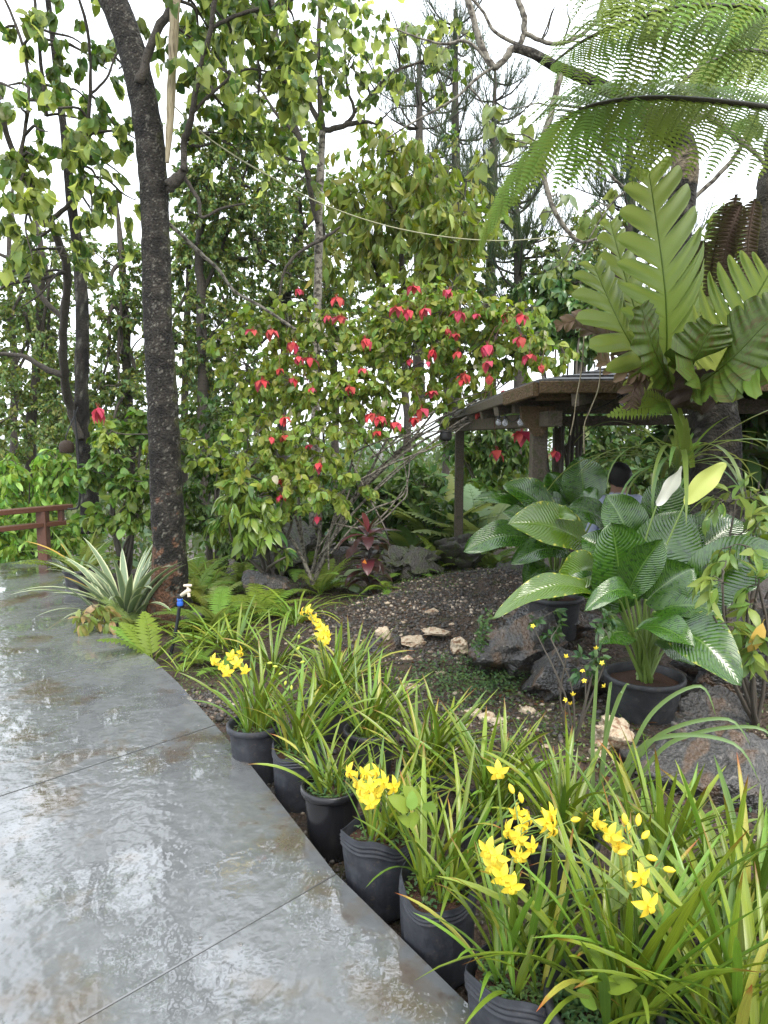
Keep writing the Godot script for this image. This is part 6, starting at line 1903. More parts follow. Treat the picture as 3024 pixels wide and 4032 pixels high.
	lf = [
		[Vector3(0.893, 0.878, -4.200), Vector3(0.456, 0.835, -4.000), 54, 0, 0.10, 0.0, Vector3(0, 0.9, 1)],
		[Vector3(1.185, 0.860, -4.050), Vector3(0.693, 1.009, -3.900), 82, 1, 0.10, 0.0, Vector3(0.1, 0.7, 1)],
		[Vector3(1.119, 0.794, -4.200), Vector3(0.726, 0.765, -4.000), 48, 0, 0.12, 0.0, Vector3(0, 0.9, 1)],
		[Vector3(1.079, 0.958, -4.400), Vector3(0.731, 1.198, -4.300), 60, 2, 0.10, 0.0, Vector3(0.2, 0.6, 1)],
		[Vector3(0.903, 1.010, -4.400), Vector3(0.546, 1.107, -4.300), 26, 0, 0.12, 0.2, Vector3(0, 0.9, 1)],
		[Vector3(1.285, 1.044, -4.500), Vector3(1.246, 1.370, -4.500), 76, 0, 0.05, 0.0, Vector3(0, 0.3, 1)],
		[Vector3(0.965, 0.975, -4.100), Vector3(1.074, 1.040, -3.900), 30, 1, 0.2, 0.3, Vector3(0, 0.6, 1)],
		[Vector3(1.331, 0.954, -4.200), Vector3(1.074, 1.076, -4.100), 52, 0, 0.12, 0.0, Vector3(0, 0.7, 1)],
		[Vector3(0.985, 0.892, -4.300), Vector3(0.712, 1.047, -4.200), 44, 0, 0.10, 0.0, Vector3(0.1, 0.8, 1)],
		[Vector3(1.172, 0.988, -4.600), Vector3(1.074, 1.262, -4.600), 60, 0, 0.06, 0.0, Vector3(0.2, 0.4, 1)],
		[Vector3(1.211, 1.064, -4.300), Vector3(1.304, 1.178, -4.300), 26, 0, 0.06, 0.0, Vector3(-0.3, 0.3, 1)],
		[Vector3(1.371, 0.942, -4.600), Vector3(1.723, 1.033, -4.700), 36, 0, 0.08, 0.0, Vector3(0, 0.9, 0.8)],
		[Vector3(1.033, 0.675, -4.300), Vector3(0.823, 0.616, -4.100), 50, 0, 0.14, 0.0, Vector3(0, 0.9, 1)],
		[Vector3(1.150, 0.666, -4.200), Vector3(1.257, 0.651, -4.000), 60, 0, 0.12, 0.0, Vector3(0, 0.9, 1)],
		[Vector3(1.178, 0.939, -4.500), Vector3(0.972, 1.095, -4.600), 54, 0, 0.08, 0.0, Vector3(0.2, 0.6, 1)]]
	for a in lf:
		lily_leaf(t, cr0 + rv(0.03) * Vector3(1, 0, 1), a[0], a[1], a[2] * -a[0].z / 1522.0 * 1.3, M.lily[a[3]], a[4], a[5], a[6])


# ---------------------------------------------------------------- potted orchids along the deck
func orchid_flower_geo() -> Geo:
	var g := Geo.new()
	var pt := leaf_geo("lance", 4, 1, 0.3, 0.75, 0.0, 1.9)
	for k in 5:
		var a := TAU * k / 5.0 + 0.1
		var d := Vector3(sin(a), cos(a), 0.22 if k % 2 else 0.05)
		g.add(pt, frame(d, Vector3(0, 0, 1), Vector3.ZERO, Vector3.ONE * (1.0 if k != 2 and k != 3 else 0.95)))
	var lip := leaf_geo("ovate", 4, 1, 0.9, 1.6, 0.0, 1.3)
	g.add(lip, frame(Vector3(0, -0.5, 0.8), Vector3(0, 0.8, 0.5), Vector3(0, 0, 0.05), Vector3.ONE * 0.6))
	g.tube([Vector3(0, 0, 0), Vector3(0, 0.02, 0.25)], [0.09, 0.06], 5)
	g.tube([Vector3(0, 0, 0), Vector3(0, -0.1, -0.3), Vector3(0, -0.1, -0.6)], [0.05, 0.035, 0.03], 4, 0.0, null, false)
	return g


func bud_geo() -> Geo:
	var g := Geo.new()
	g.lathe([Vector2(0.01, 0.0), Vector2(0.18, 0.15), Vector2(0.27, 0.42), Vector2(0.22, 0.75), Vector2(0.08, 0.95), Vector2(0.005, 1.02)], 8)
	return g


func spray(root: Node3D, base: Vector3, spots: Array, buds: Array, size := 0.034):
	var c := Vector3.ZERO
	for s in spots + buds:
		c += s
	c /= spots.size() + buds.size()
	var top := c
	for s in spots + buds:
		if s.y > top.y:
			top = s
	var pts := cr([base, base.lerp(c, 0.55) + Vector3(0, 0.03, 0), c - Vector3(0, 0.02, 0), top], 6)
	var g := Geo.new()
	g.tube(pts, radii(pts.size(), [0.004, 0.0035, 0.003, 0.0015]), 6, 0.0, null, false)
	for s in spots + buds:
		var n := closest(pts.slice(6), s + Vector3(0, -0.02, -0.01))
		g.tube([n, n.lerp(s, 0.6) + Vector3(0, 0.008, 0), s], [0.0018, 0.0014, 0.0012], 4, 0.0, null, false)
	var st := part(root, "flower_stem", g.mesh(), M.stem_green)
	for s in spots:
		var fdir: Vector3 = (s - c).normalized() * 0.7 + Vector3(0, -0.15, 0.75) + rv(0.35)
		var x := frame(Vector3(rf(-0.3, 0.3), 1, 0), fdir, s, Vector3.ONE * size * rf(0.85, 1.15))
		part(st, "flower", M.flower_mesh, pick(M.yellow), x)
	for s in buds:
		var d: Vector3 = (s - c).normalized() + rv(0.4) + Vector3(0, 0.2, 0)
		part(st, "bud", M.bud_mesh, M.bud if size < 0.03 else pick(M.yellow), frame(d, rv(), s, Vector3.ONE * size * 0.8))


func potted(at: Vector3, h: float, rt: float, m: Material, style: String, n: int, l0: float, l1: float, label: String, lean := Vector3.ZERO, soil := 0.04, weeds := 60) -> Node3D:
	var ground := Vector3(at.x, at.y - h, at.z)
	var t := thing("potted_orchid", label, "potted plant", ground, "orchid pots lined up along the deck")
	make_pot(t, ground, h, rt, rt * 0.84, m, style, soil)
	var base := at - Vector3(0, soil, 0)
	# several fans of strap leaves
	var fans := maxi(3, n / 8)
	for k in fans:
		var a := TAU * k / fans + rf(-0.4, 0.4)
		var o := base + Vector3(cos(a), 0, sin(a)) * rt * rf(0.15, 0.5)
		fan_of(t, "leaf", o, n / fans, L.strap, M.strap, l0 * 0.85, l1 * 0.88, 0.08, 0.62, 0.02, lean + Vector3(cos(a), 0, sin(a)) * 0.15 + Vector3(0.12, 0, -0.14))
	if weeds > 0:
		var xs := []
		for k in weeds * 3:
			var a := rf(0, TAU)
			var r := sqrt(rf(0.1, 1.0)) * (rt - 0.02)
			xs.append(frame(Vector3(rf(-1, 1), rf(-0.1, 0.5), rf(-1, 1)), Vector3.UP, base + Vector3(cos(a) * r, rf(0.012, 0.03), sin(a) * r), Vector3.ONE * rf(0.014, 0.026)))
		multi(t, "clover", L.small[0], M.leaf_any, xs, tints(0.11, 0.20, 0.07, 0.3))
	return t


func build_orchids():
	M.flower_mesh = orchid_flower_geo().mesh()
	M.bud_mesh = bud_geo().mesh()
	var t: Node3D
	# front row, far to near
	t = potted(Vector3(-0.617, 0.150, -3.210), 0.29, 0.115, M.pot_grey, "rim", 54, 0.34, 0.52, "round rimmed grey pot of strap leaves, farthest of the front row")
	spray(t, Vector3(-0.600, 0.130, -3.258), [Vector3(-0.758, 0.501, -3.050), Vector3(-0.726, 0.475, -3.050), Vector3(-0.690, 0.467, -3.000), Vector3(-0.690, 0.506, -3.100), Vector3(-0.648, 0.523, -3.100), Vector3(-0.655, 0.492, -3.050), Vector3(-0.619, 0.458, -3.050)], [])
	t = potted(Vector3(-0.383, 0.150, -2.978), 0.29, 0.115, M.pot_grey, "soft", 54, 0.34, 0.54, "soft ribbed grey pot with green budding stems, second from far end")
	spray(t, Vector3(-0.392, 0.130, -3.023), [], [Vector3(-0.435, 0.559, -2.800), Vector3(-0.413, 0.536, -2.800), Vector3(-0.402, 0.500, -2.800), Vector3(-0.457, 0.575, -2.800), Vector3(-0.379, 0.481, -2.800), Vector3(-0.348, 0.676, -2.800), Vector3(-0.358, 0.627, -2.800), Vector3(-0.344, 0.575, -2.800)], 0.026)
	t = potted(Vector3(-0.205, 0.150, -2.621), 0.28, 0.108, M.pot_gloss, "rim", 40, 0.26, 0.42, "shiny black pot with low outspread strap leaves, third from far end", Vector3(-0.25, 0, 0))
	t = potted(Vector3(-0.018, 0.150, -2.307), 0.29, 0.122, M.pot_grey, "soft", 45, 0.30, 0.48, "soft ribbed grey pot with yellow blooms hanging over its bare rim", Vector3(0.2, 0, -0.15), 0.05, 30)
	spray(t, Vector3(0.033, 0.120, -2.323), [Vector3(-0.105, 0.480, -2.050), Vector3(-0.084, 0.447, -2.050), Vector3(-0.056, 0.474, -2.050), Vector3(-0.025, 0.480, -2.050), Vector3(-0.002, 0.447, -2.050), Vector3(-0.041, 0.448, -2.020), Vector3(-0.062, 0.415, -2.020), Vector3(-0.038, 0.407, -2.000), Vector3(0.030, 0.406, -2.100), Vector3(-0.072, 0.435, -2.030), Vector3(-0.021, 0.414, -2.050)], [])
	t = potted(Vector3(0.165, 0.150, -2.021), 0.29, 0.124, M.pot_grey, "soft", 56, 0.32, 0.54, "soft ribbed grey pot with round weed leaves beside tall strap leaves", Vector3(0.05, 0, -0.1))
	for k in 6:
		part(t, "weed_leaf", pick(L.round), M.fern[k % 4], frame(rv() + Vector3.UP * 0.3, Vector3(0, 1, 0.6), Vector3(0.082, 0.399, -1.950) + rv(0.04), Vector3.ONE * rf(0.04, 0.07)))
	t = potted(Vector3(0.349, 0.150, -1.659), 0.30, 0.130, M.pot_grey, "soft", 62, 0.30, 0.52, "soft ribbed grey pot carrying the largest cluster of yellow blooms", Vector3.ZERO, 0.04, 160)
	spray(t, Vector3(0.415, 0.120, -1.716), [Vector3(0.255, 0.492, -1.620), Vector3(0.267, 0.452, -1.620), Vector3(0.271, 0.491, -1.600), Vector3(0.310, 0.520, -1.660), Vector3(0.329, 0.511, -1.640), Vector3(0.351, 0.519, -1.680), Vector3(0.364, 0.490, -1.640), Vector3(0.286, 0.437, -1.600), Vector3(0.309, 0.413, -1.600), Vector3(0.366, 0.528, -1.700), Vector3(0.425, 0.540, -1.700), Vector3(0.427, 0.515, -1.680), Vector3(0.331, 0.478, -1.620), Vector3(0.340, 0.543, -1.700), Vector3(0.409, 0.533, -1.680)], [Vector3(0.475, 0.525, -1.700), Vector3(0.333, 0.585, -1.720), Vector3(0.351, 0.571, -1.700)])
	spray(t, Vector3(0.335, 0.120, -1.749), [Vector3(0.297, 0.629, -1.750)], [])
	t = potted(Vector3(0.564, 0.160, -1.547), 0.30, 0.165, M.pot, "rim", 81, 0.40, 0.66, "wide round black pot full of clover at the bottom edge", Vector3.ZERO, 0.05, 420)
	spray(t, Vector3(0.642, 0.120, -1.637), [Vector3(0.510, 0.604, -1.500), Vector3(0.528, 0.581, -1.500), Vector3(0.568, 0.530, -1.460), Vector3(0.578, 0.479, -1.440), Vector3(0.486, 0.625, -1.520)], [Vector3(0.544, 0.629, -1.500), Vector3(0.571, 0.626, -1.500), Vector3(0.549, 0.607, -1.500), Vector3(0.581, 0.596, -1.500), Vector3(0.542, 0.579, -1.480), Vector3(0.542, 0.546, -1.460), Vector3(0.619, 0.544, -1.470), Vector3(0.584, 0.566, -1.480)])
	for k in 5:
		part(t, "weed_leaf", pick(L.round), M.fern[k % 4], frame(rv() + Vector3.UP * 0.2, Vector3(0, 1, 0.3), Vector3(0.446, 0.314, -1.420) + rv(0.05), Vector3.ONE * rf(0.05, 0.08)))
	t = potted(Vector3(0.790, 0.160, -1.455), 0.30, 0.15, M.pot, "rim", 75, 0.40, 0.66, "black pot of long arching leaves cut off by the bottom right corner", Vector3(-0.1, 0, -0.1))
	# second row, pots hidden behind the leaves
	var back := [[Vector3(-0.289, 0.130, -3.623), 64, 0.36, 0.56, "tall strap leaves with yellow blooms behind the farthest pots"], [Vector3(-0.065, 0.120, -3.217), 61, 0.34, 0.52, "dense strap leaves behind the shiny black pot"], [Vector3(0.177, 0.120, -2.846), 64, 0.34, 0.52, "upright strap leaves behind the pot with overhanging yellow blooms"], [Vector3(0.403, 0.120, -2.526), 64, 0.34, 0.54, "strap leaves behind the pot with round weed leaves"], [Vector3(0.623, 0.120, -2.323), 64, 0.34, 0.56, "strap leaves behind the largest cluster of yellow blooms"], [Vector3(0.844, 0.130, -2.039), 64, 0.36, 0.60, "strap leaves between the bottom pots and the dark rock"], [Vector3(1.012, 0.130, -1.862), 46, 0.40, 0.62, "arching leaves at the right edge below the dark rock"]]
	for k in back.size():
		var b = back[k]
		var q := potted(b[0], 0.22, 0.115, M.pot, "rim", b[1], b[2], b[3], b[4])
		if k == 0:
			spray(q, b[0], [Vector3(-0.393, 0.660, -3.300), Vector3(-0.364, 0.669, -3.300), Vector3(-0.349, 0.638, -3.300), Vector3(-0.330, 0.625, -3.280), Vector3(-0.306, 0.603, -3.260), Vector3(-0.283, 0.588, -3.250), Vector3(-0.266, 0.561, -3.250), Vector3(-0.296, 0.564, -3.240), Vector3(-0.270, 0.541, -3.220)], [])
	# tall grass clump beside the rocks
	var gc := on_ground(Vector3(0.794, 0.198, -2.500))
	var tg := thing("tall_grass_clump", "tall blue-green grass with long bent blades near the dark rock", "grass clump", gc)
	for a in [[Vector3(0.769, 0.198, -2.500), Vector3(0.748, 0.693, -2.400), 0.0], [Vector3(0.803, 0.198, -2.500), Vector3(0.841, 0.593, -2.400), 0.0], [Vector3(0.829, 0.250, -2.400), Vector3(1.123, 0.557, -2.300), 0.3], [Vector3(0.829, 0.232, -2.400), Vector3(1.192, 0.497, -2.200), 0.2], [Vector3(0.863, 0.232, -2.400), Vector3(1.299, 0.481, -2.200), 0.15], [Vector3(0.812, 0.198, -2.500), Vector3(0.833, 0.572, -2.500), 0.1], [Vector3(0.796, 0.250, -2.400), Vector3(1.174, 0.421, -2.100), 0.25], [Vector3(0.794, 0.198, -2.500), Vector3(0.882, 0.608, -2.450), 0.0]]:
		var m1: Vector3 = a[0].lerp(a[1], 0.45) + Vector3(0, 0.10 + a[2] * 0.3, 0)
		var pts := cr([gc.lerp(a[0], 0.3), a[0].lerp(m1, 0.4) + Vector3(0, 0.04, 0), m1, a[1].lerp(m1, 0.3) + Vector3(0, 0.03 + a[2] * 0.2, 0), a[1]], 5)
		var g := Geo.new()
		g.sheet(2, pts.size() - 1, func(u, w):
			var i := int(round(w * (pts.size() - 1)))
			var y: Vector3 = (pts[mini(i + 1, pts.size() - 1)] - pts[maxi(i - 1, 0)]).normalized()
			var x := y.cross(Vector3(0.2, 0.3, 1)).normalized()
			var s: float = (u - 0.5) * 2.0
			return pts[i] + x * s * 0.0085 * (1.0 - pow(w, 3.0)) + x.cross(y) * absf(s) * 0.003)
		part(tg, "blade", g.mesh(), leafy(lin(0.12, 0.20, 0.075), 0.4, 0.5))


# ---------------------------------------------------------------- bed at the left and round the trunk
func fern_clump(called: String, label: String, base: Vector3, n: int, l0: float, l1: float, t0: float, t1: float, mats: Array, sector := TAU, turn := 0.0, meshes := []):
	var t := thing(called, label, "fern", base, "ferns in the beds")
	fan_of(t, "frond", base, n, meshes if meshes.size() else L.fern, mats, l0, l1, t0, t1, 0.02, Vector3.ZERO, sector, turn)
	return t


func strap_clump(called: String, label: String, base: Vector3, n: int, l0: float, l1: float, mats: Array, meshes: Array, t0 := 0.15, t1 := 0.9, group := "strap-leaved clumps in the bed"):
	var t := thing(called, label, "plant", base, group)
	fan_of(t, "leaf", base, n, meshes, mats, l0, l1, t0, t1, 0.06)
	return t


func build_left_bed():
	var t: Node3D
	# silver-striped clump
	var b := on_ground(Vector3(-2.241, 0.064, -6.000))
	t = thing("silver_striped_plant", "clump of long silver-green striped sword leaves left of the leaning trunk", "plant", b)
	fan_of(t, "leaf", b + Vector3(0, 0.05, 0), 36, L.sword, [M.silver], 0.55, 0.88, 0.05, 0.72, 0.2)
	fan_of(t, "leaf", b + Vector3(-0.1, 0.03, 0.1), 6, L.sword, [M.silver], 0.45, 0.6, 0.5, 0.9, 0.08, Vector3.ZERO, 2.2, 2.9)
	fan_of(t, "leaf", b + Vector3(-0.05, 0.05, 0.05), 2, L.sword, [M.silver_gold], 0.5, 0.6, 0.3, 0.6, 0.1)
	# potted neighbour
	var pp: Vector3 = Vector3(-3.068, 0.167, -7.000)
	t = thing("potted_sword_plant", "striped sword-leaf plant in a dark pot at the deck edge", "potted plant", pp - Vector3(0, 0.3, 0))
	make_pot(t, pp - Vector3(0, 0.3, 0), 0.3, 0.15, 0.12, M.pot, "rim")
	fan_of(t, "leaf", pp - Vector3(0, 0.04, 0), 14, L.sword, greens(0.13, 0.20, 0.06, 0.2) + [M.silver_gold], 0.35, 0.6, 0.15, 0.9, 0.06)
	# brownish low plant hanging over the deck edge
	b = Vector3(-2.270, 0.070, -5.500)
	t = thing("bronze_leaved_plant", "low bronze and green leafy plant spilling over the deck edge", "plant", on_ground(b))
	var gl := Geo.new()
	var limbs := []
	for e in [Vector3(-2.237, 0.195, -5.300), Vector3(-2.113, 0.095, -5.200), Vector3(-2.296, 0.068, -5.300), Vector3(-2.136, 0.133, -5.400)]:
		limbs.append(limb(gl, [on_ground(Vector3(-2.203, -0.100, -5.500)), Vector3(-2.193, 0.078, -5.400), e], [0.008, 0.006, 0.004], 5, 4))
	parts(t, "stem", gl, M.twig)
	crown(t, limbs, [reg(Vector3(-2.221, 0.159, -5.300), 45, 30, 12), reg(Vector3(-2.258, 0.063, -5.250), 35, 25, 7), reg(Vector3(-2.100, 0.068, -5.300), 30, 30, 8)], {"leaf": L.oblong, "size": 0.12, "per": 6, "droop": 0.5, "out": 0.8, "flat": 1.0, "mats": [leafy(lin(0.17, 0.15, 0.04)), leafy(lin(0.22, 0.14, 0.06)), leafy(lin(0.11, 0.17, 0.03)), leafy(lin(0.14, 0.18, 0.04))], "cols": tints(0.15, 0.16, 0.04, 0.3), "pieces": 120, "subs": 2, "thick": 0.004})
	# bright fern at the deck edge
	b = on_ground(Vector3(-1.639, -0.096, -4.850))
	t = fern_clump("edge_fern", "bright green fern leaning over the deck edge beside the trunk", b, 4, 0.36, 0.48, 0.35, 0.8, M.fern, 2.0, 3.3, [frond_geo(13, 0.24, 0.7, 0.55, 1.25, 0.40).mesh(), frond_geo(12, 0.26, 1.0, 0.55, 1.25, 0.40).mesh()])
	fan_of(t, "frond", b, 2, [frond_geo(11, 0.26, 0.8, 0.55, 1.25, 0.42).mesh()], M.fern, 0.28, 0.36, 0.3, 0.7, 0.02, Vector3.ZERO, 1.2, 0.2)
	# ferns and strap clumps right of the trunk
	fern_clump("bed_fern", "olive arching fern frond clump in front of the dark boulder", on_ground(Vector3(-1.602, -0.008, -6.300)), 11, 0.39, 0.66, 0.5, 1.1, greens(0.14, 0.18, 0.03, 0.2))
	fern_clump("bed_fern", "green ladder fern between tap and dark boulder", on_ground(Vector3(-1.377, -0.021, -5.700)), 15, 0.33, 0.60, 0.3, 1.1, M.fern)
	fern_clump("bed_fern", "fern with ladder fronds beside the arching strap clump", on_ground(Vector3(-1.068, -0.034, -5.900)), 13, 0.39, 0.66, 0.6, 1.2, M.fern)
	fern_clump("bed_fern", "fern fronds at the foot of the red shrub", on_ground(Vector3(-0.615, 0.078, -6.600)), 13, 0.33, 0.60, 0.4, 1.2, M.fern)
	fern_clump("bed_fern", "fern growing in the dark behind the leaning trunk base", on_ground(Vector3(-2.070, 0.196, -7.600)), 15, 0.44, 0.78, 0.3, 1.0, M.fern)
	fern_clump("bed_fern", "pale fern fronds under the silver striped leaves", on_ground(Vector3(-2.063, 0.057, -5.700)), 15, 0.28, 0.54, 0.5, 1.2, greens(0.12, 0.19, 0.06, 0.2))
	fern_clump("bed_fern", "fern fronds standing behind the silver striped clump", on_ground(Vector3(-3.478, 0.235, -8.000)), 11, 0.55, 0.84, 0.2, 0.9, M.fern)
	fern_clump("bed_fern", "broad pale fern behind the thin shelter post", on_ground(Vector3(1.102, 0.463, -7.900)), 17, 0.77, 1.14, 0.25, 0.9, greens(0.14, 0.21, 0.08, 0.2), TAU, 0.0, [frond_geo(16, 0.24, 0.9, 0.5, 1.2, 0.44).mesh()])
	fern_clump("bed_fern", "yellowish fern left of the thin shelter post", on_ground(Vector3(0.626, 0.587, -8.200)), 15, 0.77, 1.20, 0.2, 0.9, greens(0.12, 0.17, 0.03, 0.2), TAU, 0.0, [frond_geo(16, 0.2, 0.9, 0.5, 1.2, 0.44).mesh()])
	fern_clump("bed_fern", "small fern under the cordyline at the gravel edge", on_ground(Vector3(0.023, 0.227, -6.200)), 13, 0.17, 0.34, 0.5, 1.2, M.fern)
	fern_clump("bed_fern", "tiny fern tuft among tap hose and strap leaves", on_ground(Vector3(-1.112, -0.079, -4.700)), 13, 0.15, 0.31, 0.4, 1.2, M.fern)
	fern_clump("bed_fern", "short fern fronds in front of the tap hose", on_ground(Vector3(-1.296, -0.046, -4.800)), 13, 0.13, 0.26, 0.5, 1.2, M.fern)
	fern_clump("bed_fern", "fern mound right behind the tap", on_ground(Vector3(-1.406, -0.081, -5.500)), 14, 0.30, 0.50, 0.3, 1.1, M.fern)
	fern_clump("bed_fern", "leafy fern directly right of the leaning trunk", on_ground(Vector3(-1.806, 0.100, -6.600)), 14, 0.40, 0.65, 0.2, 1.0, M.fern)
	fern_clump("bed_fern", "fern between the dark grey boulder and the willow-leaved shrub", on_ground(Vector3(-1.445, 0.110, -7.000)), 14, 0.40, 0.60, 0.3, 1.1, M.fern)
	fern_clump("bed_fern", "ferns banked against the shaded boulder", on_ground(Vector3(-0.959, 0.119, -7.600)), 14, 0.4, 0.6, 0.3, 1.1, M.fern)
	fern_clump("bed_fern", "fern in front of the mossy boulders left of the thin post", on_ground(Vector3(0.189, 0.228, -7.000)), 14, 0.35, 0.55, 0.3, 1.1, M.fern)
	fern_clump("bed_fern", "fern at the foot of the thin shelter post", on_ground(Vector3(0.625, 0.265, -7.200)), 14, 0.4, 0.6, 0.3, 1.1, M.fern)
	fern_clump("bed_fern", "fern hanging over the mossy footing right of the thin post", on_ground(Vector3(1.103, 0.313, -7.200)), 14, 0.4, 0.6, 0.3, 1.1, M.fern)
	strap_clump("strap_leaf_clump", "long grassy clump in the shade right of the leaning trunk", on_ground(Vector3(-1.772, 0.110, -7.000)), 40, 0.40, 0.7, M.fern, L.arch, 0.2, 0.95)
	strap_clump("strap_leaf_clump", "thin-leaved clump just right of the blue tap coupling", on_ground(Vector3(-1.261, -0.067, -5.200)), 40, 0.35, 0.6, M.strap, L.arch, 0.2, 0.95)
	strap_clump("strap_leaf_clump", "arching light green strap clump with long thin leaves before the red shrub", on_ground(Vector3(-0.713, 0.006, -5.600)), 42, 0.40, 0.75, M.strap, L.arch, 0.2, 0.95)
	strap_clump("strap_leaf_clump", "strap clump with yellowing leaves right of the tap hose", on_ground(Vector3(-1.080, -0.111, -5.000)), 36, 0.30, 0.50, M.strap, L.strap, 0.2, 0.9)
	strap_clump("strap_leaf_clump", "grassy strap clump beneath the tap beside the trunk", on_ground(Vector3(-1.410, -0.072, -5.100)), 30, 0.22, 0.42, M.strap, L.strap, 0.3, 1.1)
	strap_clump("strap_leaf_clump", "strap clump between tap and flowering orchids", on_ground(Vector3(-0.761, -0.014, -4.700)), 36, 0.32, 0.52, M.strap, L.strap, 0.2, 0.9)
	strap_clump("strap_leaf_clump", "strap clump behind the second orchid row by the gravel", on_ground(Vector3(-0.193, 0.065, -4.100)), 34, 0.30, 0.48, M.strap, L.strap, 0.2, 0.8)
	strap_clump("strap_leaf_clump", "grassy tuft with striped leaves at the trunk foot", on_ground(Vector3(-1.354, -0.078, -4.600)), 16, 0.16, 0.30, M.strap, L.strap, 0.4, 1.2)
	# bird-nest style upright leaf and broad dark leaves
	t = strap_clump("broad_leaf_plant", "broad-leaved plant in the shade left of the cordyline", on_ground(Vector3(-0.435, 0.083, -6.900)), 9, 0.25, 0.4, M.broad, [leaf_geo("oblong", 8, 2, 0.2, 0.8, 0.2, 1.0, 0.05).mesh()], 0.3, 1.1, "")
	t = strap_clump("broad_leaf_plant", "broad leaves rising in the shade right of the cordyline", on_ground(Vector3(0.268, 0.289, -8.000)), 14, 0.4, 0.6, M.broad, [leaf_geo("oblong", 8, 2, 0.2, 0.9, 0.2, 0.9, 0.05).mesh()], 0.2, 1.0, "")
	# red cordyline
	b = on_ground(Vector3(-0.148, 0.134, -6.400))
	t = thing("cordyline", "dark maroon cordyline with pink-tinged top leaves at the gravel edge", "plant", b)
	var g := Geo.new()
	var top: Vector3 = Vector3(-0.146, 0.617, -6.400)
	limb(g, [b, b.lerp(top, 0.5) + Vector3(0.01, 0, 0), top], [0.012, 0.01, 0.008], 6, 5)
	part(t, "stem", g.mesh(), M.twig_dark)
	var cm := [leaf_geo("oblong", 7, 1, 0.25, 0.9, 0.1, 0.75).mesh(), leaf_geo("oblong", 7, 1, 0.25, 1.5, -0.1, 0.8).mesh()]
	for k in 5:
		fan_of(t, "leaf", b.lerp(top, 0.2 + 0.18 * k), 10, cm, M.maroon, 0.22, 0.34, 0.7, 1.25, 0.01)
	fan_of(t, "leaf", top, 4, [leaf_geo("oblong", 7, 1, 0.3, 0.4, 0.1, 0.75).mesh()], [M.maroon_pink, M.maroon[1]], 0.2, 0.27, 0.2, 0.6, 0.01)
	part(t, "old_leaf", L.oblong[1], M.orange, frame(Vector3(-0.1, -1, 0.2), Vector3(0, 0.2, 1), Vector3(-0.171, 0.403, -6.200), Vector3.ONE * 0.12))
	# creeping small-leaved cover and weeds
	var xs := []
	for s in [[Vector3(0.500, 0.179, -4.100), 0.28, 500], [Vector3(0.638, 0.236, -4.100), 0.2, 300], [Vector3(0.408, 0.128, -4.000), 0.3, 350], [Vector3(0.543, 0.143, -3.800), 0.25, 260]]:
		for k in s[2]:
			var a := rf(0, TAU)
			var r: float = s[1] * sqrt(rng.randf())
			var p := on_ground(s[0] + Vector3(cos(a) * r * 1.2, 0, sin(a) * r))
			xs.append(frame(Vector3(rf(-1, 1), rf(-0.2, 0.6), rf(-1, 1)), Vector3.UP, p + Vector3(0, rf(0.005, 0.09), 0), Vector3.ONE * rf(0.018, 0.034)))
	for k in 160:
		var u := rng.randf()
		var p: Vector3 = Vector3(0.548, 0.224, -4.050).lerp(Vector3(0.595, 0.465, -3.980), u) + rv(0.03)
		xs.append(frame(rv() + Vector3.UP * 0.3, Vector3(0, 0.5, 1), p, Vector3.ONE * rf(0.022, 0.036)))
	multi(self, "ground_cover", L.small[0], M.leaf_any, xs, tints(0.08, 0.15, 0.05, 0.3), "small-leaved creeping cover spreading before the big dark rock", "ground cover")
	xs = []
	for s in [[Vector3(0.700, 0.112, -3.300), 0.55, 700], [Vector3(0.824, 0.132, -3.000), 0.5, 500], [Vector3(0.273, 0.100, -4.000), 0.6, 350], [Vector3(-1.162, -0.040, -4.400), 0.25, 260], [Vector3(-0.040, 0.164, -6.300), 0.7, 500], [Vector3(0.749, 0.368, -6.600), 0.7, 500], [Vector3(-1.583, 0.070, -7.200), 0.9, 900], [Vector3(-0.526, 0.119, -7.200), 0.9, 600], [Vector3(2.2, 0, -2.3), 0.9, 1500], [Vector3(2.6, 0, -3.4), 0.9, 1200], [Vector3(2.0, 0, -1.5), 0.7, 900]]:
		for k in s[2]:
			var a := rf(0, TAU)
			var r: float = s[1] * sqrt(rng.randf())
			var p := on_ground(s[0] + Vector3(cos(a) * r, 0, sin(a) * r))
			xs.append(frame(Vector3(rf(-1, 1), rf(0.0, 0.9), rf(-1, 1)), Vector3.UP, p + Vector3(0, rf(0.0, 0.03), 0), Vector3.ONE * rf(0.012, 0.034)))
	multi(self, "weeds", L.small[1], M.leaf_any, xs, tints(0.11, 0.18, 0.05, 0.35), "tiny green weeds sprinkled over the damp soil", "weeds")
	# small yellow-flowered shrub
	b = on_ground(Vector3(0.872, 0.108, -3.100))
	t = thing("yellow_flowered_shrub", "spindly small-leaved shrub with little yellow flowers before the black tub", "shrub", b)
	gl = Geo.new()
	limbs = []
	for e in [Vector3(0.979, 0.694, -3.100), Vector3(0.893, 0.475, -3.050), Vector3(0.828, 0.512, -3.100), Vector3(0.711, 0.597, -3.300), Vector3(0.807, 0.345, -3.000), Vector3(0.991, 0.518, -3.050), Vector3(0.777, 0.558, -3.200)]:
		limbs.append(limb(gl, [b, b.lerp(e, 0.5) + rv(0.05), e], [0.006, 0.005, 0.003], 5, 5))
	parts(t, "stem", gl, M.twig)
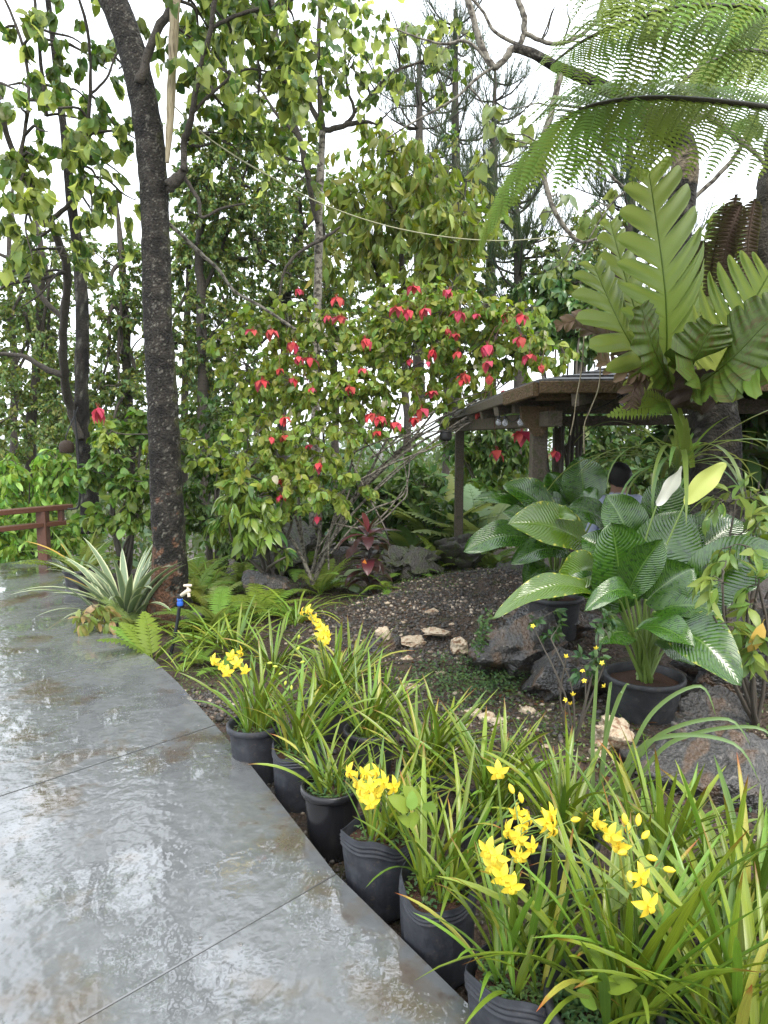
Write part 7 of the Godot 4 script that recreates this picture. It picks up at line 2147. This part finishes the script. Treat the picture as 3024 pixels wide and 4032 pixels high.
	crown(t, limbs, [reg(Vector3(0.968, 0.581, -3.050), 30, 60, 16), reg(Vector3(0.909, 0.475, -3.050), 35, 30, 14), reg(Vector3(0.766, 0.611, -3.250), 40, 40, 12), reg(Vector3(0.829, 0.480, -3.100), 30, 30, 6), reg(Vector3(1.001, 0.673, -3.100), 20, 40, 8)], {"leaf": L.ovate, "size": 0.04, "per": 13, "droop": 0.2, "out": 0.6, "flat": 1.0, "mats": greens(0.06, 0.12, 0.04, 0.2), "cols": tints(0.06, 0.12, 0.04, 0.3), "pieces": 0, "subs": 2, "thick": 0.003, "twig_r": 0.0015})
	for p in [Vector3(0.692, 0.620, -3.200), Vector3(0.811, 0.522, -3.050), Vector3(0.871, 0.475, -3.000), Vector3(0.880, 0.429, -3.000), Vector3(0.955, 0.509, -3.000), Vector3(0.952, 0.422, -2.950), Vector3(0.819, 0.385, -2.950), Vector3(0.788, 0.360, -2.950), Vector3(0.808, 0.343, -2.950), Vector3(0.928, 0.575, -3.000)]:
		part(t, "flower", M.flower_mesh, pick(M.yellow), frame(rv() + Vector3.UP, Vector3(0, 0.3, 1) + rv(0.4), p, Vector3.ONE * 0.014))


func build_stones():
	var rocks := [
		["big dark weathered rock between gravel path and black tub", Vector3(0.862, 0.190, -4.250), 0.31, 0.22, "dark", 0.6], ["dark rock ridge right of the big weathered rock under the tub", Vector3(1.033, 0.139, -3.850), 0.24, 0.18, "dark", 0.6], ["cream boulder with hollow beside the big dark rock", Vector3(0.502, 0.138, -4.500), 0.068, 0.064, "pale", 0.3], ["white pointed stone set on a dark block behind the orchids", Vector3(0.002, 0.184, -4.600), 0.052, 0.045, "pale", 0.25], ["dark upright block under the white pointed stone", Vector3(0.008, 0.044, -4.620), 0.12, 0.13, "dark", 0.3],
		["flat reddish slab half sunk in the soil", Vector3(0.159, 0.033, -4.000), 0.056, 0.022, "pale", 0.3], ["broad flat tan slab in the gravel beside the pointed stone", Vector3(0.178, 0.085, -4.750), 0.112, 0.030, "pale", 0.35], ["low tan slab by the cream boulder", Vector3(0.381, 0.108, -4.900), 0.096, 0.030, "pale", 0.35],
		["dark grey boulder behind the tap ferns", Vector3(-1.088, 0.134, -6.400), 0.24, 0.15, "dark", 0.4], ["large mossy boulder in the shade behind the red shrub base", Vector3(-1.210, 0.247, -7.600), 0.40, 0.34, "moss", 0.7], ["mossy boulder left of the thin shelter post", Vector3(0.255, 0.247, -6.900), 0.28, 0.18, "moss", 0.8], ["mossy rock footing under the thin shelter post", Vector3(0.805, 0.330, -7.100), 0.30, 0.18, "moss", 0.8],
		["flat grey stone leaning on the trunk foot by the tap", Vector3(-1.548, 0.033, -5.600), 0.09, 0.035, "dark", 0.3], ["large dark jagged rock at the right below the black tub", Vector3(1.415, 0.057, -2.850), 0.34, 0.20, "dark", 0.5], ["tan rock beside the tall grass clump", Vector3(1.051, 0.130, -3.100), 0.104, 0.075, "pale", 0.4], ["brown ledge rock under the drooping glossy leaf", Vector3(1.674, 0.028, -3.500), 0.28, 0.16, "dark", 0.45], ["dark rock bank behind the drooping glossy leaf at the right edge", Vector3(2.087, 0.189, -3.900), 0.36, 0.32, "dark", 0.5], ["dark rock holding up the rear glossy plant", Vector3(1.145, 0.273, -4.600), 0.26, 0.14, "dark", 0.5], ["mossy boulder behind the rear glossy plant", Vector3(1.235, 0.190, -6.600), 0.24, 0.12, "moss", 0.8]]
	var k := 0
	for r in rocks:
		k += 1
		var m: Material = {"dark": M.stone_dark, "pale": M.stone_pale, "moss": M.stone_moss}[r[4]]
		var o := solo("rock", rock_geo(300 + k, Vector3(r[2], r[3], r[2] * 0.8), r[5] + (0.35 if r[4] == "pale" else 0.1), 40, 24, 0.95).mesh(), m, r[0], "rock", "rocks in the garden", "", r[1])
	# loose fist-sized pale stones on soil and gravel
	var loose := [Vector3(0.527, 0.058, -3.500), Vector3(0.585, 0.062, -3.450), Vector3(0.461, 0.045, -3.550), Vector3(0.733, 0.109, -3.050), Vector3(0.598, 0.099, -3.000), Vector3(0.142, 0.095, -5.200), Vector3(0.032, 0.129, -5.600), Vector3(0.358, 0.122, -5.300), Vector3(0.499, 0.122, -5.100), Vector3(0.658, 0.148, -5.200), Vector3(-0.118, 0.166, -6.000), Vector3(-0.215, 0.160, -5.900), Vector3(0.761, 0.088, -3.600), Vector3(0.150, 0.052, -4.400), Vector3(0.342, 0.118, -4.200), Vector3(-0.175, -0.050, -2.400), Vector3(0.226, -0.002, -1.750), Vector3(0.193, -0.003, -1.800), Vector3(-0.495, -0.041, -3.000), Vector3(0.948, 0.110, -3.000), Vector3(0.771, 0.143, -2.800), Vector3(1.118, 0.092, -2.400)]
	for q in loose:
		k += 1
		var s := rf(0.015, 0.045)
		solo("loose_stone", rock_geo(700 + k, Vector3(s * 1.3, s * 0.75, s), 0.8, 14, 9, 1.0).mesh(), M.stone_pale, "fist-sized pale stone lying loose on the dark soil", "stone", "loose pale stones", "", on_ground(q) + Vector3(0, s * 0.1, 0))


func build_small_things():
	# ---- garden tap on a riser hose
	var b := on_ground(Vector3(-1.583, -0.198, -5.000))
	var t := thing("garden_tap", "cream plastic tap with blue coupling on a black riser hose", "tap", b)
	var g := Geo.new()
	var pts := cr([b, Vector3(-1.565, -0.100, -5.020), Vector3(-1.520, 0.118, -5.050), Vector3(-1.495, 0.263, -5.050)], 6)
	g.tube(pts, radii(pts.size(), [0.013, 0.013]), 10)
	part(t, "hose", g.mesh(), M.hose)
	var c: Vector3 = Vector3(-1.491, 0.291, -5.050)
	g = Geo.new()
	g.lathe([Vector2(0.001, -0.03), Vector2(0.020, -0.03), Vector2(0.023, -0.024), Vector2(0.023, -0.002), Vector2(0.019, 0.0), Vector2(0.019, 0.010), Vector2(0.021, 0.012), Vector2(0.021, 0.024), Vector2(0.001, 0.026)], 14, Transform3D(Basis(), c))
	part(t, "coupling", g.mesh(), M.blue)
	g = Geo.new()
	g.lathe([Vector2(0.015, 0.02), Vector2(0.017, 0.03), Vector2(0.017, 0.055), Vector2(0.001, 0.06)], 10, Transform3D(Basis(), c))
	limb(g, [c + Vector3(-0.012, 0.045, 0), c + Vector3(0.02, 0.05, 0.01)], [0.012, 0.012], 8, 3, 0.0)
	part(t, "elbow", g.mesh(), M.black)
	g = Geo.new()
	var e: Vector3 = c + Vector3(0.015, 0.05, 0.008)
	g.tube([e, e + Vector3(0.03, 0.022, 0.02), e + Vector3(0.06, 0.042, 0.04), e + Vector3(0.075, 0.05, 0.05)], [0.014, 0.015, 0.017, 0.014], 10)
	g.tube([e + Vector3(0.055, 0.04, 0.037), e + Vector3(0.066, 0.022, 0.045), e + Vector3(0.068, 0.0, 0.05)], [0.011, 0.011, 0.012], 10)
	part(t, "spout", g.mesh(), M.cream)
	g = Geo.new()
	g.tube([e + Vector3(0.06, 0.045, 0.04), e + Vector3(0.058, 0.075, 0.04)], [0.009, 0.008], 8)
	g.tube([e + Vector3(0.028, 0.078, 0.03), e + Vector3(0.058, 0.082, 0.04), e + Vector3(0.09, 0.084, 0.05)], [0.009, 0.011, 0.009], 8)
	part(t, "handle", g.mesh(), M.cream)
	# ---- woven lantern on a bracket at the forked tree
	c = Vector3(-3.633, 1.366, -8.100)
	t = thing("woven_lantern", "small dark woven lantern hanging beside the forked trunk", "lantern", c + Vector3(0, -0.07, 0))
	g = Geo.new()
	var prof := [Vector2(0.001, -0.065)]
	for k in 9:
		var y := -0.065 + 0.115 * k / 8.0
		prof.append(Vector2(0.072 + 0.012 * sin(PI * k / 8.0) + (0.004 if k % 2 else -0.003), y))
	prof += [Vector2(0.06, 0.062), Vector2(0.03, 0.078), Vector2(0.001, 0.082)]
	g.lathe(prof, 20, Transform3D(Basis(), c))
	part(t, "basket", g.mesh(), M.cane)
	g = Geo.new()
	g.tube(cr([c + Vector3(0, 0.08, 0), c + Vector3(0.0, 0.13, 0), Vector3(-3.631, 1.692, -8.300), Vector3(-3.656, 1.833, -8.500)], 4), radii(13, [0.007, 0.010]), 6)
	part(t, "hanger", g.mesh(), M.black)
	# ---- cable running down the forked trunk to the railing
	g = Geo.new()
	pts = cr([Vector3(-3.637, 1.800, -8.350), Vector3(-3.618, 1.503, -8.350), Vector3(-3.606, 1.177, -8.350), Vector3(-3.618, 0.792, -8.350), Vector3(-3.641, 0.659, -8.350), Vector3(-3.692, 0.632, -8.350), Vector3(-3.769, 0.632, -8.350)], 6)
	g.tube(pts, radii(pts.size(), [0.012, 0.012]), 8)
	solo("black_cable", g.mesh(), M.black, "black cable drooping from the forked trunk to the railing end", "cable")
	# ---- small black lantern by the thin shelter post
	c = Vector3(0.567, 1.494, -6.500)
	t = thing("black_lantern", "small round black lantern hanging among the bare grey branches", "lantern", c)
	g = Geo.new()
	g.lathe([Vector2(0.001, -0.045), Vector2(0.045, -0.042), Vector2(0.056, -0.02), Vector2(0.056, 0.02), Vector2(0.05, 0.034), Vector2(0.058, 0.038), Vector2(0.05, 0.046), Vector2(0.02, 0.055), Vector2(0.001, 0.058)], 16, Transform3D(Basis(), c))
	part(t, "body", g.mesh(), M.black)
	g = Geo.new()
	g.tube([c + Vector3(0, 0.055, 0), c + Vector3(0.02, 0.12, 0), c + Vector3(0.05, 0.17, -0.02)], [0.004, 0.004, 0.004], 5)
	part(t, "hanger", g.mesh(), M.black)
	# ---- two thin hanging vines before the shelter
	for a in [[[Vector3(1.168, 2.092, -4.200), Vector3(1.158, 1.880, -4.200), Vector3(1.133, 1.719, -4.200), Vector3(1.123, 1.610, -4.200), Vector3(1.104, 1.502, -4.200)], "thin bare vine hanging in front of the shelter post, left of two"], [[Vector3(1.231, 2.066, -4.200), Vector3(1.266, 1.906, -4.200), Vector3(1.260, 1.772, -4.200), Vector3(1.217, 1.651, -4.200), Vector3(1.185, 1.556, -4.200), Vector3(1.190, 1.392, -4.200)], "thin bare vine hanging before the shelter roof, right of two"]]:
		g = Geo.new()
		pts = cr(a[0], 6)
		g.tube(pts, radii(pts.size(), [0.004, 0.004]), 5)
		solo("hanging_vine", g.mesh(), M.pole, a[1], "vine", "vines before the shelter")
	build_person()


# ---------------------------------------------------------------- person, one continuous skin from tapered bones
func build_person():
	var hd: Vector3 = Vector3(2.106, 1.120, -6.300)
	var J := {}
	J.head = hd
	J.neck = hd + Vector3(-0.01, -0.14, 0.01)
	J.chest = hd + Vector3(-0.02, -0.32, 0.02)
	J.hip = hd + Vector3(-0.02, -0.74, 0.06)
	var bones := [[J.head + Vector3(0, 0.03, 0), J.head + Vector3(0, -0.04, -0.01), 0.088, 0.075], [J.head, J.neck, 0.05, 0.052], [J.neck, J.chest, 0.07, 0.135], [J.chest, J.hip, 0.14, 0.15]]
	for s in [-1.0, 1.0]:
		var sh: Vector3 = J.neck + Vector3(s * 0.17, -0.07, 0)
		var el: Vector3 = sh + Vector3(s * 0.05, -0.28, -0.06)
		var wr: Vector3 = el + Vector3(-s * 0.08, -0.02, -0.25)
		bones += [[J.chest + Vector3(s * 0.06, 0.08, 0), sh, 0.09, 0.065], [sh, el, 0.055, 0.042], [el, wr, 0.042, 0.03], [wr, wr + Vector3(-s * 0.02, -0.01, -0.10), 0.036, 0.026]]
		var hp: Vector3 = J.hip + Vector3(s * 0.09, 0, 0)
		var kn: Vector3 = hp + Vector3(s * 0.04, 0.0, -0.42)
		var an: Vector3 = kn + Vector3(0, -0.42, 0.02)
		bones += [[hp, kn, 0.095, 0.06], [kn, an, 0.058, 0.04], [an, an + Vector3(0, -0.04, -0.17), 0.045, 0.032]]
	var cell := 0.024
	var lo: Vector3 = hd - Vector3(0.42, 1.35, 0.85)
	var n := Vector3i(35, 62, 48)
	var field := PackedFloat32Array()
	field.resize(n.x * n.y * n.z)
	field.fill(1.0)
	for bo in bones:
		var a: Vector3 = bo[0]
		var b: Vector3 = bo[1]
		var ab := b - a
		var l2 := ab.length_squared()
		var rm: float = maxf(bo[2], bo[3]) + 0.07
		var i0 := Vector3i(((a.min(b) - Vector3.ONE * rm - lo) / cell).floor()).clamp(Vector3i.ZERO, n - Vector3i.ONE)
		var i1 := Vector3i(((a.max(b) + Vector3.ONE * rm - lo) / cell).ceil()).clamp(Vector3i.ZERO, n - Vector3i.ONE)
		for z in range(i0.z, i1.z + 1):
			for y in range(i0.y, i1.y + 1):
				for x in range(i0.x, i1.x + 1):
					var p := lo + Vector3(x, y, z) * cell
					var h := clampf((p - a).dot(ab) / l2, 0, 1)
					var d := p.distance_to(a + ab * h) - lerpf(bo[2], bo[3], h)
					var i := (z * n.y + y) * n.x + x
					var o := field[i]
					var k := 0.035
					var m := clampf(0.5 + 0.5 * (o - d) / k, 0, 1)
					field[i] = lerpf(o, d, m) - k * m * (1 - m)
	var g := Geo.new()
	var ids := {}
	for z in n.z - 1:
		for y in n.y - 1:
			for x in n.x - 1:
				var c := Vector3.ZERO
				var cnt := 0
				var v := []
				for q in 8:
					v.append(field[((z + (q >> 2)) * n.y + y + ((q >> 1) & 1)) * n.x + x + (q & 1)])
				if (v[0] < 0) == (v[1] < 0) and (v[0] < 0) == (v[2] < 0) and (v[0] < 0) == (v[3] < 0) and (v[0] < 0) == (v[4] < 0) and (v[0] < 0) == (v[5] < 0) and (v[0] < 0) == (v[6] < 0) and (v[0] < 0) == (v[7] < 0):
					continue
				for e in [[0, 1], [2, 3], [4, 5], [6, 7], [0, 2], [1, 3], [4, 6], [5, 7], [0, 4], [1, 5], [2, 6], [3, 7]]:
					var a: float = v[e[0]]
					var b: float = v[e[1]]
					if (a < 0) != (b < 0):
						var w := a / (a - b)
						c += Vector3(e[0] & 1, (e[0] >> 1) & 1, e[0] >> 2).lerp(Vector3(e[1] & 1, (e[1] >> 1) & 1, e[1] >> 2), w)
						cnt += 1
				var p := lo + (Vector3(x, y, z) + c / cnt) * cell
				# shirt, trousers, skin
				if p.y > J.neck.y + 0.01:
					g.col = Color(0.30, 0.17, 0.11)
				elif p.y > J.hip.y + 0.02:
					g.col = Color(0.42, 0.47, 0.62)
				else:
					g.col = Color(0.05, 0.055, 0.08)
				ids[(z * n.y + y) * n.x + x] = g.vert(p)
	for z in range(1, n.z - 1):
		for y in range(1, n.y - 1):
			for x in range(1, n.x - 1):
				var i := (z * n.y + y) * n.x + x
				var s := field[i] < 0
				for ax in 3:
					var j: int = i + [1, n.x, n.x * n.y][ax]
					if s == (field[j] < 0):
						continue
					var u: int = [n.x, n.x * n.y, 1][ax]
					var w: int = [n.x * n.y, 1, n.x][ax]
					var q := [i, i - u, i - u - w, i - w]
					if not (ids.has(q[0]) and ids.has(q[1]) and ids.has(q[2]) and ids.has(q[3])):
						continue
					if s:
						g.quad(ids[q[0]], ids[q[3]], ids[q[2]], ids[q[1]])
					else:
						g.quad(ids[q[0]], ids[q[1]], ids[q[2]], ids[q[3]])
	var t := thing("person", "person in a pale blue shirt seated under the shelter, dark hair", "person", Vector3(hd.x, J.hip.y - 0.45, hd.z))
	var sk := plain(Color.WHITE, 0.75)
	sk.vertex_color_use_as_albedo = true
	part(t, "body", g.mesh(), sk)
	var h := rock_geo(77, Vector3(0.108, 0.118, 0.118), 0.12, 26, 16)
	part(t, "hair", h.mesh(), plain(lin(0.012, 0.010, 0.009), 0.6), Transform3D(Basis(), hd + Vector3(0, 0.03, 0.022)))
	# bench
	var bc: Vector3 = J.hip + Vector3(0.1, -0.16, 0.0)
	var bn := thing("bench", "plain timber bench under the shelter below the seated person", "bench", bc)
	part(bn, "seat", beam_mesh(bc + Vector3(-0.7, -0.02, 0), bc + Vector3(0.7, -0.02, 0), 0.04, 0.36), M.wood)
	for s in [-0.6, 0.6]:
		var gy := hgt(bc.x + s, bc.z)
		part(bn, "leg", beam_mesh(Vector3(bc.x + s, gy - 0.02, bc.z), Vector3(bc.x + s, bc.y - 0.041, bc.z), 0.06, 0.30), M.wood)
